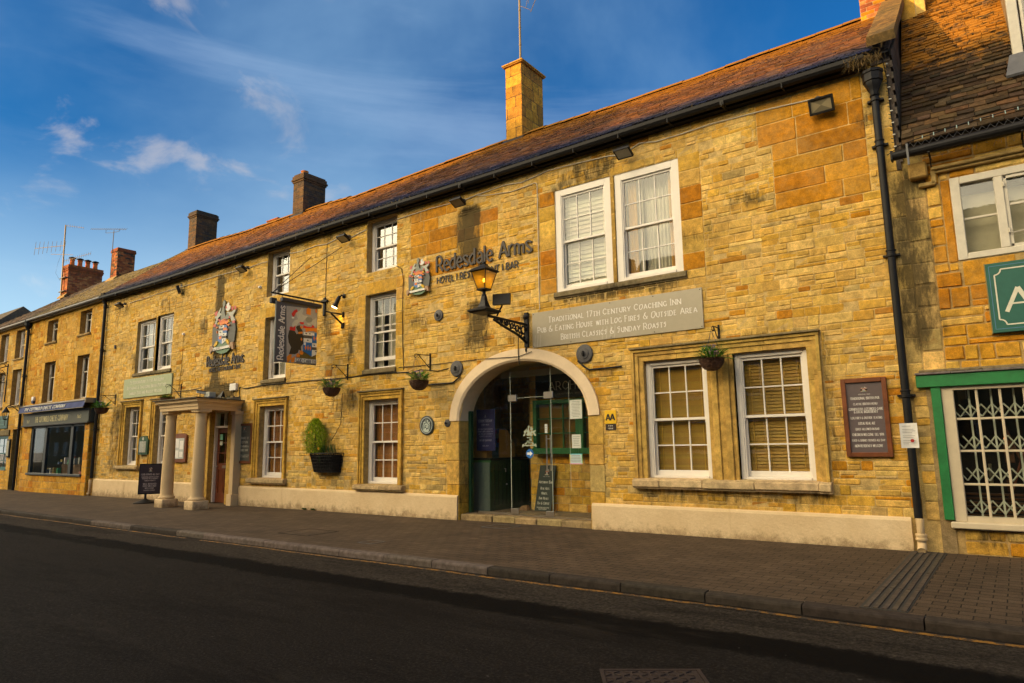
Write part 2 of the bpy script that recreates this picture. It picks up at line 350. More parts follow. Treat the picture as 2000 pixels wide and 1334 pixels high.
def text(mb, s, fr, u0, v0, h, width=None, align='l', c=(.8, .8, .8), wt=.13, thin=.07, d0=.001, d1=.003, serif=True, smallcaps=True, track=.26):
    "writes s in frame fr, baseline at v0, capitals h tall; the strokes are raised from depth d0 to d1"
    adv = 0; items = []
    first = True
    for ch in s:
        if ch == ' ': adv += .52; first = True; continue
        k = 1.0; g = ch
        if smallcaps and ch.isalpha():
            if ch.islower(): k = .78
            g = ch.upper()
        if g not in G: first = False; continue
        w_, st = G[g]; items.append((adv, k, w_/9*.92, st)); adv += k*(w_/9*.92)+track; first = False
    total = max(adv-track, .01); kx = h if width is None else width/total
    u0 = u0-(total*kx)/2 if align == 'c' else u0
    q = 0
    for a, k, w_, st in items:
        for stk in st.split():
            sm = stk[0] == '~'; stk = stk.lstrip('~')
            p = [(int(stk[i])/9*.92*k, int(stk[i+1])/9*k) for i in range(0, len(stk)-1, 2)]
            ends = [p[0], p[-1]]; straight = len(p) == 2 and abs(p[0][0]-p[1][0]) < .12 and abs(p[0][1]-p[1][1]) > .5*k
            if sm: p = catmull(p, 3)
            P_ = [(u0+(a+x)*kx, v0+y*h) for x, y in p]
            n = len(P_); Ls = []; Rs = []
            for i in range(n):
                x0, y0 = P_[max(i-1, 0)]; x1, y1 = P_[min(i+1, n-1)]
                dx, dy = x1-x0, y1-y0; l = math.hypot(dx, dy) or 1; dx /= l; dy /= l
                th = (thin+(wt-thin)*min(1, abs(dy)*.9+max(0, -dx*dy)*.4))*h/2
                Ls.append((P_[i][0]-dy*th, P_[i][1]+dx*th)); Rs.append((P_[i][0]+dy*th, P_[i][1]-dx*th))
            q += 1; e = (q % 5)*.0003
            for i in range(n-1):
                if d1-d0 > .006: mb.prism([Ls[i], Rs[i], Rs[i+1], Ls[i+1]], fr, d0, d1+e+.0002*(i % 6), c)
                else: mb.poly([fr(*Rs[i], d1+e+.00005*(i % 6)), fr(*Rs[i+1], d1+e+.00005*(i % 6)), fr(*Ls[i+1], d1+e+.00005*(i % 6)), fr(*Ls[i], d1+e+.00005*(i % 6))], c)
            if serif and straight:
                for x, y in ends:
                    if y < .05 or y > .7*k:
                        U0 = u0+(a+x)*kx; V0 = v0+y*h; hw = .13*kx; hh = thin*.5*h
                        mb.poly([fr(U0-hw, V0-hh, d1+.0018), fr(U0+hw, V0-hh, d1+.0018), fr(U0+hw, V0+hh, d1+.0018), fr(U0-hw, V0+hh, d1+.0018)], c)
    return total*kx
M['ibulb'] = emit_mat('small_orange_bulb', (1, .2, .03), 8)
M['darkpane'] = paint('dark_reflecting_window', (.02, .022, .025), .05, .1, 3, bmp=.02, spec=.9)
m = bpy.data.materials.new('frosted_amber_glass'); m.use_nodes = True; t = m.node_tree; t.nodes.clear(); o_ = nd(t, 'ShaderNodeOutputMaterial')
a = nd(t, 'ShaderNodeBsdfTransparent'); a.inputs[0].default_value = (.80, .58, .12, 1); b = nd(t, 'ShaderNodeBsdfTranslucent'); b.inputs[0].default_value = (.62, .42, .05, 1); c = nd(t, 'ShaderNodeBsdfGlossy'); c.inputs['Roughness'].default_value = .25
x = nd(t, 'ShaderNodeMixShader'); x.inputs[0].default_value = .5; t.links.new(a.outputs[0], x.inputs[1]); t.links.new(b.outputs[0], x.inputs[2]); y = nd(t, 'ShaderNodeMixShader'); y.inputs[0].default_value = .06; t.links.new(x.outputs[0], y.inputs[1]); t.links.new(c.outputs[0], y.inputs[2]); t.links.new(y.outputs[0], o_.inputs[0]); M['amber_d'] = m
M['rslate'] = slate_mat('rough_stone_slates', .85, .62, (.34, .15, .018), .15)
CREST=[
((0.1,0.1,0.085),[(-0.364,0.19),(-0.379,0.501),(-0.348,0.576),(-0.219,0.603),(-0.095,0.588),(-0.089,0.519),(-0.161,0.477),(-0.152,0.305),(-0.184,0.24),(-0.27,0.181),(-0.312,0.143),(-0.366,0.131)]),
((0.1,0.1,0.085),[(0.118,0.563),(0.206,0.569),(0.356,0.534),(0.383,0.414),(0.366,0.284),(0.349,0.194),(0.24,0.193),(0.146,0.257)]),
((0.2,0.21,0.17),[(-0.113,0.779),(-0.063,0.884),(-0.083,0.938),(-0.036,1.0),(0.005,0.969),(0.004,0.901),(-0.023,0.861),(-0.002,0.756),(0.012,0.737),(0.032,0.684),(0.1,0.751),(0.161,0.735),(0.156,0.634),(0.022,0.625),(-0.129,0.618)]),
((0.42,0.42,0.34),[(-0.329,0.703),(-0.279,0.74),(-0.207,0.8),(-0.137,0.868),(-0.12,0.849),(-0.159,0.776),(-0.079,0.74),(-0.197,0.695),(-0.247,0.572),(-0.317,0.576),(-0.257,0.677)]),
((0.42,0.42,0.34),[(0.041,0.751),(0.099,0.764),(0.22,0.744),(0.291,0.769),(0.365,0.788),(0.338,0.729),(0.27,0.679),(0.355,0.576),(0.267,0.545),(0.199,0.646),(0.131,0.739)]),
((0.55,0.12,0.1),[(-0.333,0.79),(-0.249,0.831),(-0.232,0.812),(-0.253,0.719),(-0.319,0.754)]),
((0.55,0.12,0.1),[(0.218,0.846),(0.27,0.843),(0.276,0.779),(0.224,0.777)]),
((0.55,0.12,0.1),[(0.307,0.842),(0.365,0.839),(0.38,0.782),(0.336,0.763)]),
((0.7,0.67,0.6),[(0.034,0.82),(0.077,0.848),(0.057,0.902),(0.12,0.944),(0.146,0.907),(0.141,0.873),(0.197,0.866),(0.185,0.8),(0.113,0.775),(0.067,0.79)]),
((0.55,0.12,0.1),[(0.027,0.868),(0.07,0.883),(0.078,0.831),(0.036,0.832)]),
((0.55,0.12,0.1),[(-0.353,0.55),(-0.302,0.587),(-0.259,0.574),(-0.258,0.531),(-0.335,0.527)]),
((0.55,0.12,0.1),[(0.264,0.579),(0.359,0.575),(0.356,0.526),(0.283,0.535)]),
((0.55,0.12,0.1),[(-0.202,0.661),(-0.14,0.662),(-0.137,0.628),(-0.191,0.634)]),
((0.55,0.12,0.1),[(0.153,0.668),(0.197,0.671),(0.2,0.633),(0.163,0.637)]),
((0.75,0.22,0.05),[(-0.158,0.609),(0.005,0.649),(0.143,0.61),(0.148,0.559),(0.106,0.53),(0.014,0.554),(-0.09,0.532),(-0.131,0.558)]),
((0.55,0.12,0.1),[(-0.155,0.608),(-0.131,0.644),(-0.066,0.598),(0.004,0.653),(0.054,0.604),(0.15,0.62),(0.139,0.577),(0.007,0.627),(-0.095,0.588)]),
((0.7,0.42,0.02),[(-0.2,0.592),(-0.166,0.61),(-0.151,0.561),(-0.187,0.561)]),
((0.7,0.42,0.02),[(0.151,0.609),(0.19,0.613),(0.194,0.566),(0.159,0.566)]),
((0.13,0.22,0.13),[(-0.281,0.14),(-0.137,0.231),(-0.004,0.18),(0.133,0.237),(0.275,0.127),(0.237,0.065),(0.138,0.016),(-0.01,0.003),(-0.164,0.04),(-0.245,0.085)]),
((0.7,0.67,0.6),[(-0.143,0.53),(0.031,0.527),(0.035,0.488),(-0.001,0.475),(-0.139,0.484)]),
((0.1,0.1,0.085),[(-0.139,0.484),(-0.001,0.475),(0.003,0.432),(-0.142,0.44)]),
((0.7,0.67,0.6),[(-0.145,0.441),(-0.005,0.433),(-0.004,0.34),(-0.136,0.342)]),
((0.1,0.2,0.42),[(0.031,0.527),(0.122,0.52),(0.135,0.371),(-0.0,0.38),(-0.001,0.475),(0.035,0.488)]),
((0.75,0.22,0.05),[(0.005,0.481),(0.12,0.474),(0.115,0.426),(0.018,0.426)]),
((0.7,0.67,0.6),[(-0.007,0.379),(0.13,0.374),(0.128,0.322),(-0.01,0.326)]),
((0.07,0.065,0.05),[(-0.01,0.326),(0.128,0.322),(0.124,0.28),(-0.006,0.281)]),
((0.1,0.2,0.42),[(-0.147,0.337),(-0.011,0.332),(-0.004,0.18),(-0.138,0.244)]),
((0.75,0.22,0.05),[(-0.116,0.33),(-0.025,0.329),(-0.028,0.275),(-0.111,0.277)]),
((0.7,0.67,0.6),[(-0.006,0.28),(0.124,0.28),(0.125,0.238),(-0.001,0.18)]),
((0.07,0.065,0.05),[(-0.119,0.516),(-0.091,0.515),(-0.09,0.501),(-0.118,0.502)]),
((0.07,0.065,0.05),[(-0.061,0.514),(-0.031,0.513),(-0.029,0.499),(-0.06,0.501)]),
((0.07,0.065,0.05),[(-0.094,0.414),(-0.06,0.412),(-0.059,0.397),(-0.092,0.399)]),
((0.07,0.065,0.05),[(0.024,0.361),(0.05,0.36),(0.051,0.344),(0.026,0.345)]),
((0.07,0.065,0.05),[(0.039,0.256),(0.068,0.257),(0.07,0.241),(0.043,0.241)]),
((0.75,0.22,0.05),[(-0.222,0.509),(-0.165,0.521),(-0.163,0.498),(-0.216,0.49)]),
((0.75,0.22,0.05),[(0.143,0.53),(0.222,0.517),(0.213,0.491),(0.15,0.504)]),
((0.75,0.22,0.05),[(-0.188,0.441),(-0.173,0.444),(-0.168,0.394),(-0.184,0.395)]),
((0.75,0.22,0.05),[(0.143,0.45),(0.16,0.452),(0.164,0.407),(0.147,0.408)]),
((0.7,0.42,0.02),[(-0.262,0.18),(-0.185,0.253),(-0.138,0.236),(-0.142,0.202),(-0.221,0.151)]),
((0.7,0.42,0.02),[(0.118,0.235),(0.16,0.26),(0.232,0.198),(0.229,0.148),(0.184,0.161)]),
((0.7,0.67,0.6),[(-0.281,0.135),(0.247,0.142),(0.266,0.095),(-0.268,0.081)]),
((0.36,0.22,0.12),[(-0.392,0.133),(-0.377,0.166),(-0.332,0.187),(-0.274,0.139),(-0.305,0.065),(-0.328,0.11),(-0.348,0.035),(-0.377,0.042)]),
((0.36,0.22,0.12),[(0.257,0.087),(0.27,0.186),(0.357,0.187),(0.393,0.058),(0.34,0.051),(0.312,0.115),(0.286,0.085)]),
]
SIGNART=[
((0.3,0.29,0.26),[(-1.138,4.774),(-0.249,4.826),(-0.218,3.46),(-1.065,3.431)]),
((0.12,0.09,0.015),[(-0.835,3.566),(-0.623,3.744),(-0.38,3.636),(-0.23,3.702),(-0.228,3.568),(-0.842,3.553)]),
((0.025,0.02,0.012),[(-1.034,4.19),(-1.007,4.206),(-0.877,4.204),(-0.816,4.131),(-0.773,4.161),(-0.805,4.232),(-0.844,4.29),(-0.824,4.331),(-0.745,4.361),(-0.705,4.296),(-0.651,4.227),(-0.655,4.151),(-0.616,4.105),(-0.624,3.927),(-0.687,3.844),(-0.675,3.745),(-0.742,3.763),(-0.768,3.685),(-0.853,3.645),(-1.01,3.636),(-0.96,3.802),(-1.029,3.905),(-1.06,4.05)]),
((0.42,0.42,0.34),[(-0.961,4.312),(-0.95,4.389),(-0.888,4.461),(-0.795,4.499),(-0.842,4.581),(-0.853,4.668),(-0.766,4.707),(-0.696,4.801),(-0.643,4.764),(-0.682,4.643),(-0.614,4.615),(-0.517,4.616),(-0.61,4.513),(-0.681,4.426),(-0.755,4.441),(-0.825,4.35),(-0.88,4.273)]),
((0.42,0.42,0.34),[(-0.458,4.471),(-0.324,4.567),(-0.262,4.622),(-0.252,4.37),(-0.348,4.396)]),
((0.2,0.21,0.17),[(-0.581,4.543),(-0.538,4.588),(-0.417,4.599),(-0.377,4.547),(-0.413,4.477),(-0.518,4.462),(-0.572,4.493)]),
((0.42,0.42,0.34),[(-0.562,4.443),(-0.442,4.447),(-0.422,4.405),(-0.5,4.388)]),
((0.5,0.01,0.01),[(-0.981,4.61),(-0.912,4.697),(-0.841,4.739),(-0.81,4.687),(-0.866,4.64),(-0.899,4.56),(-0.934,4.529),(-0.972,4.574)]),
((0.5,0.01,0.01),[(-1.017,4.286),(-0.968,4.299),(-0.924,4.28),(-0.861,4.338),(-0.862,4.206),(-1.014,4.205)]),
((0.5,0.01,0.01),[(-0.748,4.442),(-0.622,4.447),(-0.635,4.395),(-0.716,4.39)]),
((0.5,0.01,0.01),[(-0.646,4.304),(-0.634,4.376),(-0.529,4.352),(-0.408,4.362),(-0.365,4.426),(-0.309,4.362),(-0.437,4.326),(-0.572,4.314)]),
((0.68,0.64,0.56),[(-0.978,4.535),(-0.927,4.537),(-0.898,4.522),(-0.933,4.492),(-0.969,4.499)]),
((0.72,0.19,0.01),[(-0.568,4.776),(-0.517,4.829),(-0.433,4.797),(-0.442,4.653),(-0.564,4.661)]),
((0.72,0.19,0.01),[(-0.311,4.816),(-0.26,4.831),(-0.261,4.733),(-0.3,4.74)]),
((0.72,0.19,0.01),[(-0.609,4.309),(-0.512,4.322),(-0.247,4.357),(-0.247,4.241),(-0.343,4.267),(-0.449,4.253),(-0.568,4.213),(-0.571,4.276)]),
((0.72,0.19,0.01),[(-0.736,4.33),(-0.671,4.352),(-0.661,4.302),(-0.704,4.277)]),
((0.72,0.19,0.01),[(-0.782,4.191),(-0.657,4.214),(-0.656,4.17),(-0.772,4.142)]),
((0.72,0.19,0.01),[(-0.689,4.071),(-0.657,4.03),(-0.677,3.977),(-0.704,4.025)]),
((0.72,0.19,0.01),[(-1.064,3.569),(-0.996,3.631),(-0.939,3.631),(-0.949,3.531),(-1.016,3.436),(-1.058,3.437)]),
((0.72,0.19,0.01),[(-0.949,3.531),(-0.865,3.594),(-0.844,3.59),(-0.866,3.449),(-0.945,3.442)]),
((0.72,0.19,0.01),[(-0.81,3.644),(-0.761,3.686),(-0.707,3.629),(-0.72,3.584),(-0.807,3.582)]),
((0.72,0.19,0.01),[(-0.719,3.74),(-0.668,3.752),(-0.607,3.702),(-0.642,3.648),(-0.708,3.654)]),
((0.68,0.64,0.56),[(-0.625,4.212),(-0.383,4.217),(-0.381,4.144),(-0.625,4.136)]),
((0.07,0.065,0.05),[(-0.625,4.136),(-0.381,4.144),(-0.379,4.073),(-0.622,4.06)]),
((0.68,0.64,0.56),[(-0.622,4.06),(-0.379,4.073),(-0.378,3.97),(-0.621,3.965)]),
((0.01,0.12,0.35),[(-0.383,4.217),(-0.247,4.228),(-0.241,3.983),(-0.375,3.971)]),
((0.68,0.64,0.56),[(-0.38,4.215),(-0.319,4.216),(-0.319,4.154),(-0.377,4.154)]),
((0.01,0.12,0.35),[(-0.621,3.965),(-0.378,3.97),(-0.377,3.636),(-0.621,3.744)]),
((0.68,0.64,0.56),[(-0.617,3.959),(-0.555,3.96),(-0.558,3.894),(-0.618,3.896)]),
((0.68,0.64,0.56),[(-0.375,3.968),(-0.24,3.973),(-0.236,3.875),(-0.371,3.869)]),
((0.07,0.065,0.05),[(-0.371,3.869),(-0.236,3.875),(-0.234,3.804),(-0.371,3.8)]),
((0.68,0.64,0.56),[(-0.371,3.8),(-0.234,3.804),(-0.233,3.702),(-0.377,3.63)]),
((0.72,0.19,0.01),[(-0.324,4.16),(-0.298,4.093),(-0.319,4.026),(-0.344,4.087)]),
((0.72,0.19,0.01),[(-0.259,4.149),(-0.245,4.099),(-0.255,4.033),(-0.276,4.095)]),
((0.72,0.19,0.01),[(-0.566,3.895),(-0.535,3.836),(-0.561,3.77),(-0.59,3.83)]),
((0.72,0.19,0.01),[(-0.496,3.91),(-0.466,3.843),(-0.491,3.771),(-0.52,3.837)]),
((0.72,0.19,0.01),[(-0.428,3.901),(-0.397,3.844),(-0.423,3.771),(-0.451,3.838)]),
((0.025,0.02,0.012),[(-0.582,4.192),(-0.53,4.192),(-0.544,4.167),(-0.574,4.171)]),
((0.025,0.02,0.012),[(-0.477,4.196),(-0.424,4.195),(-0.439,4.172),(-0.469,4.174)]),
((0.025,0.02,0.012),[(-0.531,4.033),(-0.478,4.033),(-0.492,4.008),(-0.523,4.012)]),
((0.025,0.02,0.012),[(-0.343,3.933),(-0.285,3.933),(-0.299,3.906),(-0.33,3.912)]),
((0.025,0.02,0.012),[(-0.291,3.779),(-0.236,3.776),(-0.24,3.755),(-0.278,3.758)]),
((0.68,0.64,0.56),[(-0.842,3.563),(-0.237,3.567),(-0.24,3.471),(-0.843,3.467)]),
]
# ---------------------------------------------------------------- masonry
def gz(x): return .0038*(min(x, -2)+2)
PALE = [(.68, .43, .105), (.64, .395, .088), (.73, .48, .14), (.61, .365, .075), (.66, .42, .12)]
YEL = [(.64, .36, .05), (.60, .33, .038), (.67, .40, .075), (.62, .37, .08)]
ORA = [(.50, .20, .006), (.56, .235, .010), (.47, .178, .006), (.55, .25, .014), (.49, .21, .008)]
AMB = [(.56, .285, .024), (.60, .32, .035), (.53, .26, .018), (.58, .30, .03)]
GRY = [(.44, .30, .10), (.48, .33, .11), (.40, .27, .09), (.52, .37, .14)]
RED = [(.33, .10, .03), (.28, .075, .025), (.38, .15, .05), (.22, .06, .025)]
BRD = [(.062, .04, .027), (.048, .036, .03), (.085, .048, .026), (.10, .055, .025)]
def pick(*w):
    r = random.random()*sum(x[1] for x in w)
    for p, k in w:
        r -= k
        if r <= 0: return random.choice(p)
    return random.choice(w[0][0])
def subtract(r, holes):
    out = [r]
    for h in holes:
        nx = []
        for a in out:
            if a[0] >= h[1] or a[1] <= h[0] or a[2] >= h[3] or a[3] <= h[2]: nx.append(a); continue
            if a[0] < h[0]: nx.append((a[0], h[0], a[2], a[3]))
            if a[1] > h[1]: nx.append((h[1], a[1], a[2], a[3]))
            x0, x1 = max(a[0], h[0]), min(a[1], h[1])
            if a[2] < h[2]: nx.append((x0, x1, a[2], h[2]))
            if a[3] > h[3]: nx.append((x0, x1, h[3], a[3]))
        out = nx
    return [o for o in out if o[1]-o[0] > .035 and o[3]-o[2] > .03]
def one_stone(mb, x0, x1, z0, z1, fr, c, proud, g=.006, rough=.004, cell=.14):
    x0 += g*rnd(.5, 1.6); x1 -= g*rnd(.5, 1.6); z0 += g*rnd(.4, 1.5); z1 -= g*rnd(.4, 1.5)
    W, H = x1-x0, z1-z0
    if W < .02 or H < .015: return
    e = min(.012, W*.2, H*.2)
    nx = max(1, int(W/cell)); nz = max(1, int(H/cell))
    us = [0, e]+[e+(W-2*e)*i/nx for i in range(1, nx)]+[W-e, W]; vs = [0, e]+[e+(H-2*e)*i/nz for i in range(1, nz)]+[H-e, H]
    j = [rnd(-.35, .35)*g*2.2 for _ in range(8)]
    idx = []
    for b, v in enumerate(vs):
        row = []
        for a, u in enumerate(us):
            fu, fv = u/W, v/H
            ox = ((j[0]*(1-fv)+j[1]*fv)*(1-fu)+(j[2]*(1-fv)+j[3]*fv)*fu)
            oz = ((j[4]*(1-fu)+j[5]*fu)*(1-fv)+(j[6]*(1-fu)+j[7]*fu)*fv)
            edge = a in (0, len(us)-1) or b in (0, len(vs)-1)
            corner = a in (0, len(us)-1) and b in (0, len(vs)-1)
            if corner: ox += (e*.6 if a == 0 else -e*.6); oz += (e*.6 if b == 0 else -e*.6)
            d = .0005 if edge else proud+rnd(-rough, rough)
            row.append(mb.vert(fr(x0+u+ox, z0+v+oz, d), c))
        idx.append(row)
    for b in range(len(vs)-1):
        for a in range(len(us)-1):
            mb.f.append([idx[b][a], idx[b][a+1], idx[b+1][a+1], idx[b+1][a]])
def rubble(mb, x0, x1, z0, z1, holes, zone, fr, hmin=.058, hmax=.125, wmin=.15, wmax=.46, g=.0036, proud=(.001, .011)):
    "random-coursed rubble: bands of stones, some cells split into two or three thin courses"
    xs = x0
    while xs < x1-.01:      # panels, so that courses do not run the full length of the wall
        pw = min(rnd(1.6, 3.4), x1-xs)
        if x1-xs-pw < .8: pw = x1-xs
        z = z0
        while z < z1-.02:
            h = rnd(hmin, hmax)*1.35
            if z1-z-h < .06: h = z1-z
            x = xs+(rnd(-.12, .0) if xs > x0 else 0); xe = xs+pw+(rnd(-.1, .1) if xs+pw < x1-.01 else 0)
            x = max(x, x0); xe = min(xe, x1)
            while x < xe-.01:
                wd = rnd(wmin, wmax)*(1.0 if h < .2 else .9)
                if xe-x-wd < wmin*.7: wd = xe-x
                parts = 1 if h < .10 or random.random() < .5 else 2
                cuts = [0]+sorted(rnd(.3, .7) if parts == 2 else (rnd(.25, .4) if i == 0 else rnd(.6, .75)) for i in range(parts-1))+[1]
                for q in range(parts):
                    a, b = z+h*cuts[q], z+h*cuts[q+1]
                    sub = [(x, x+wd)]
                    if wd > .34 and random.random() < .4: m = x+wd*rnd(.35, .65); sub = [(x, m), (m, x+wd)]
                    for s0, s1 in sub:
                        if random.random() < .035: continue
                        for r in subtract((s0, s1, a, b), holes):
                            c = jit(zone((r[0]+r[1])/2, (r[2]+r[3])/2), .09)
                            one_stone(mb, *r, fr, c, rnd(*proud), g*1.1)
                x += wd
            z += h
        xs += pw
def ashlar(mb, x0, x1, z0, z1, holes, cols, fr, h=.29, w=(.45, .95), g=.005, var=.14):
    n = max(1, round((z1-z0)/h)); hh = (z1-z0)/n
    for i in range(n):
        x = x0-(rnd(.1, .4) if i % 2 else 0)
        while x < x1-.02:
            wd = rnd(*w); xe = min(x+wd, x1)
            if x1-xe < .14: xe = x1
            for r in subtract((max(x, x0), xe, z0+i*hh, z0+(i+1)*hh), holes):
                one_stone(mb, *r, fr, jit(pick(*cols), var), rnd(.004, .01), g, .0025, .3)
            x = xe
def sheet(mb, x0, x1, z0, z1, holes, fr, c, step=.3):
    xs = {x0, x1}; zs = {z0, z1}
    for h in holes:
        for x in h[:2]:
            if x0 < x < x1: xs.add(x)
        for z in h[2:]:
            if z0 < z < z1: zs.add(z)
    def fill(s):
        s = sorted(s); out = [s[0]]
        for a, b in zip(s, s[1:]):
            if b-a < 1e-6: continue
            n = max(1, int((b-a)/step))
            out += [a+(b-a)*i/n for i in range(1, n)]+[b]
        return out
    xs, zs = fill(xs), fill(zs); idx = {}
    def V(x, z):
        k = (x, z)
        if k not in idx: idx[k] = mb.vert(fr(x, z, 0), c)
        return idx[k]
    for a, b in zip(xs, xs[1:]):
        for p, q in zip(zs, zs[1:]):
            cx, cz = (a+b)/2, (p+q)/2
            if any(h[0] < cx < h[1] and h[2] < cz < h[3] for h in holes): continue
            mb.f.append([V(a, p), V(b, p), V(b, q), V(a, q)])
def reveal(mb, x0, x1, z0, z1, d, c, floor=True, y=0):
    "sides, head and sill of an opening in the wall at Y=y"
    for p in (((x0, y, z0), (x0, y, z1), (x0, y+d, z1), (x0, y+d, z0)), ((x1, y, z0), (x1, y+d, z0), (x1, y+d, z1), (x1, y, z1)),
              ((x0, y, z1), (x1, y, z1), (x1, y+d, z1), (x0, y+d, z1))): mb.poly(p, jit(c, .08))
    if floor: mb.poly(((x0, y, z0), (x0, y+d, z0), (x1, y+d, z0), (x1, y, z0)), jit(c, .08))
STAINS = [  # x0, x1, z0, z1, strength: soot and rain streaks on the inn
 (-9.02, -8.42, 5.3, 6.45, 1.0), (-8.85, -8.35, 4.45, 5.3, .35), (-8.8, -8.2, 3.35, 4.45, .62), (-9.1, -8.0, 3.3, 3.75, .35), (-7.5, -7.05, 3.75, 4.05, .4), (-7.75, -7.5, 3.3, 3.7, .5), (-7.15, -6.95, 3.45, 3.95, .4),
 (-18.55, -18.1, 3.1, 6.6, .75), (-18.9, -17.2, 2.85, 3.3, .85), (-18.7, -17.8, 3.2, 3.55, .5),
 (-6.5, -4.1, 3.98, 4.25, .62), (-5.5, -5.2, 6.3, 6.8, .6), (-11.9, -10.95, 5.38, 5.5, .6), (-12.6, -12.3, 3.4, 4.35, .6), (-13.6, -13.1, 4.1, 4.8, .45), (-13.2, -12.1, 2.2, 2.9, .38), (-13.3, -12.3, 1.4, 2.3, .22),
 (-16.0, -14.95, 2.95, 3.25, .6), (-11.95, -10.9, 2.9, 3.2, .4), (-23.3, -21.1, 3.82, 3.98, .7), (-24.9, -24.1, .6, 2.9, .42), (-25.8, -25.4, .5, 5.2, .30), (-9.0, -8.6, .2, 1.2, .7), (-9.3, -8.9, .45, 1.0, .3),
 (-2.1, -1.8, .7, 2.9, .35), (-5.2, -1.9, .52, .72, .5), (-3.7, -3.3, .9, 2.7, .15), (-1.0, -.55, 2.6, 5.2, .62), (-.8, -.5, .3, 2.0, .30), (-.5, .1, .05, .35, .5), (-3.3, -2.0, 2.95, 3.2, .35), (-10.7, -9.9, 5.55, 5.9, .35),
 (-15.0, -12.0, .5, .62, .35), (-26.2, -25.7, .3, 6.6, .25), (-10.6, -9.2, 2.2, 3.0, .12), (-.15, 2.5, 3.66, 3.8, .35), (-25.7, -1, 6.6, 6.95, .25), (-.35, -.1, 4.9, 5.1, .3)]
random.seed(77)
for i in range(46):
    x = rnd(-25.5, -1.2); top = random.random() < .45; h = rnd(.15, .7); z = rnd(6.3, 6.9) if top else rnd(.6, 6.2)
    STAINS.append((x, x+rnd(.2, 1.3), z-h, z, rnd(.22, .5)))
random.seed(7)
def inn_dirt(v):
    x, z = v[:, 0], v[:, 2]; d = np.zeros(len(v))
    for a, b, p, q, s in STAINS:
        sx = np.clip((x-a+.12)/.24, 0, 1)*np.clip((b+.12-x)/.24, 0, 1); sz = np.clip((z-p+.15)/.3, 0, 1)*np.clip((q+.12-z)/.24, 0, 1)
        d = np.maximum(d, s*sx*sz)
    return d+.06
# a chimney stack of coursed blocks or bricks, faces all round
def stack(name, parent, x0, x1, y0, y1, z0, z1, bh, bw, cols, mat, cap=None, gc=(.35, .26, .14), var=.12, g=.004, proud=.004):
    mb = MB(gc); mb.box(x0, x1, y0, y1, z0, z1)
    faces = [(frame((x0, y0, z0), (1, 0, 0), (0, 0, 1), (0, -1, 0)), x1-x0), (frame((x1, y0, z0), (0, 1, 0), (0, 0, 1), (1, 0, 0)), y1-y0),
             (frame((x0, y1, z0), (0, -1, 0), (0, 0, 1), (-1, 0, 0)), y1-y0), (frame((x1, y1, z0), (-1, 0, 0), (0, 0, 1), (0, 1, 0)), x1-x0)]
    for fr, W in faces:
        n = max(1, round((z1-z0)/bh)); h = (z1-z0)/n
        for i in range(n):
            u = -(bw*.5 if i % 2 else 0)
            while u < W-.01:
                k = bw*rnd(.94, 1.06) if bw < .3 else bw*rnd(.6, 1.4)
                ue = min(u+k, W)
                if W-ue < bw*.25: ue = W
                if ue-max(u, 0) > .02: one_stone(mb, max(u, 0), ue, i*h, (i+1)*h, fr, jit(pick(*cols), var), proud, g, .001, .5)
                u = ue
    if cap:
        for (o, a, b) in cap: mb.box(x0-o, x1+o, y0-o, y1+o, z1+a, z1+b, jit(pick(*cols), .08), .008)
    return mb.build(name, mat, parent, dirt=lambda v: np.clip((v[:, 2]-z0)/(z1-z0+.01), 0, 1)*.35)
def pot(parent, x, y, z, r, h, c=(.42, .14, .04), hat=False):
    mb = MB(c); mb.lathe([(r*1.05, z), (r*.95, z+h*.2), (r*.85, z+h*.8), (r*1.0, z+h*.85), (r*1.0, z+h), (r*.7, z+h), (r*.7, z+h*.7)], (x, y, 0), 14)
    o = mb.build('chimney_pot', M['brick'], parent, True, dirt=lambda v: v[:, 0]*0+.1, ang=40)
    if hat:
        k = MB((.06, .05, .045)); k.lathe([(.02, z+h+.02), (r*1.45, z+h+.05), (r*1.3, z+h+.09), (.02, z+h+.14)], (x, y, 0), 14)
        for a in range(4): k.box(x+r*.75*math.cos(a*1.57)-.01, x+r*.75*math.cos(a*1.57)+.01, y+r*.75*math.sin(a*1.57)-.01, y+r*.75*math.sin(a*1.57)+.01, z+h-.02, z+h+.06)
        k.build('pot_cowl', M['black'], parent, True, ang=40)
    return o
def slope_tiles(mb, xs, eave, ridge, expo, wd, cols, th=.012, rag=.0, lift=.035, dirt=None, var=.2):
    """courses of slates from the eaves (y, z(x)) up to the ridge (y, z(x))"""
    (ye, ze), (yr, zr) = eave, ridge
    Ls = math.hypot(yr-ye, zr(xs[0])-ze(xs[0])); s = 0.0
    while s < Ls-.04:
        e = expo(s/Ls)
        if Ls-s-e < e*.5: e = Ls-s
        x = xs[0]-rnd(0, wd(s/Ls)*.5)
        while x < xs[1]:
            k = wd(s/Ls)*rnd(.7, 1.3); x0, x1 = max(x, xs[0]), min(x+k, xs[1]); x += k
            if x1-x0 < .03: continue
            def pt(X, t, up):
                f = t/Ls; y = ye+(yr-ye)*f; z = ze(X)+(zr(X)-ze(X))*f
                dy, dz = (yr-ye)/Ls, (zr(X)-ze(X))/Ls
                return (X, y-dz*up, z+dy*up)
            a = s+rnd(-rag, rag); b = s+rnd(-rag, rag); top = min(s+e*1.5, Ls+.01); g = .004
            u = lift*rnd(.55, 1.2); c = jit(random.choice(cols), var)
            p = [pt(x0+g, a, u-th), pt(x1-g, b, u-th), pt(x1-g, top, .002), pt(x0+g, top, .002), pt(x0+g, a+.004, u), pt(x1-g, b+.004, u), pt(x1-g, top, .002+th*.6), pt(x0+g, top, .002+th*.6)]
            mb.hexa(p, c)
        s += e

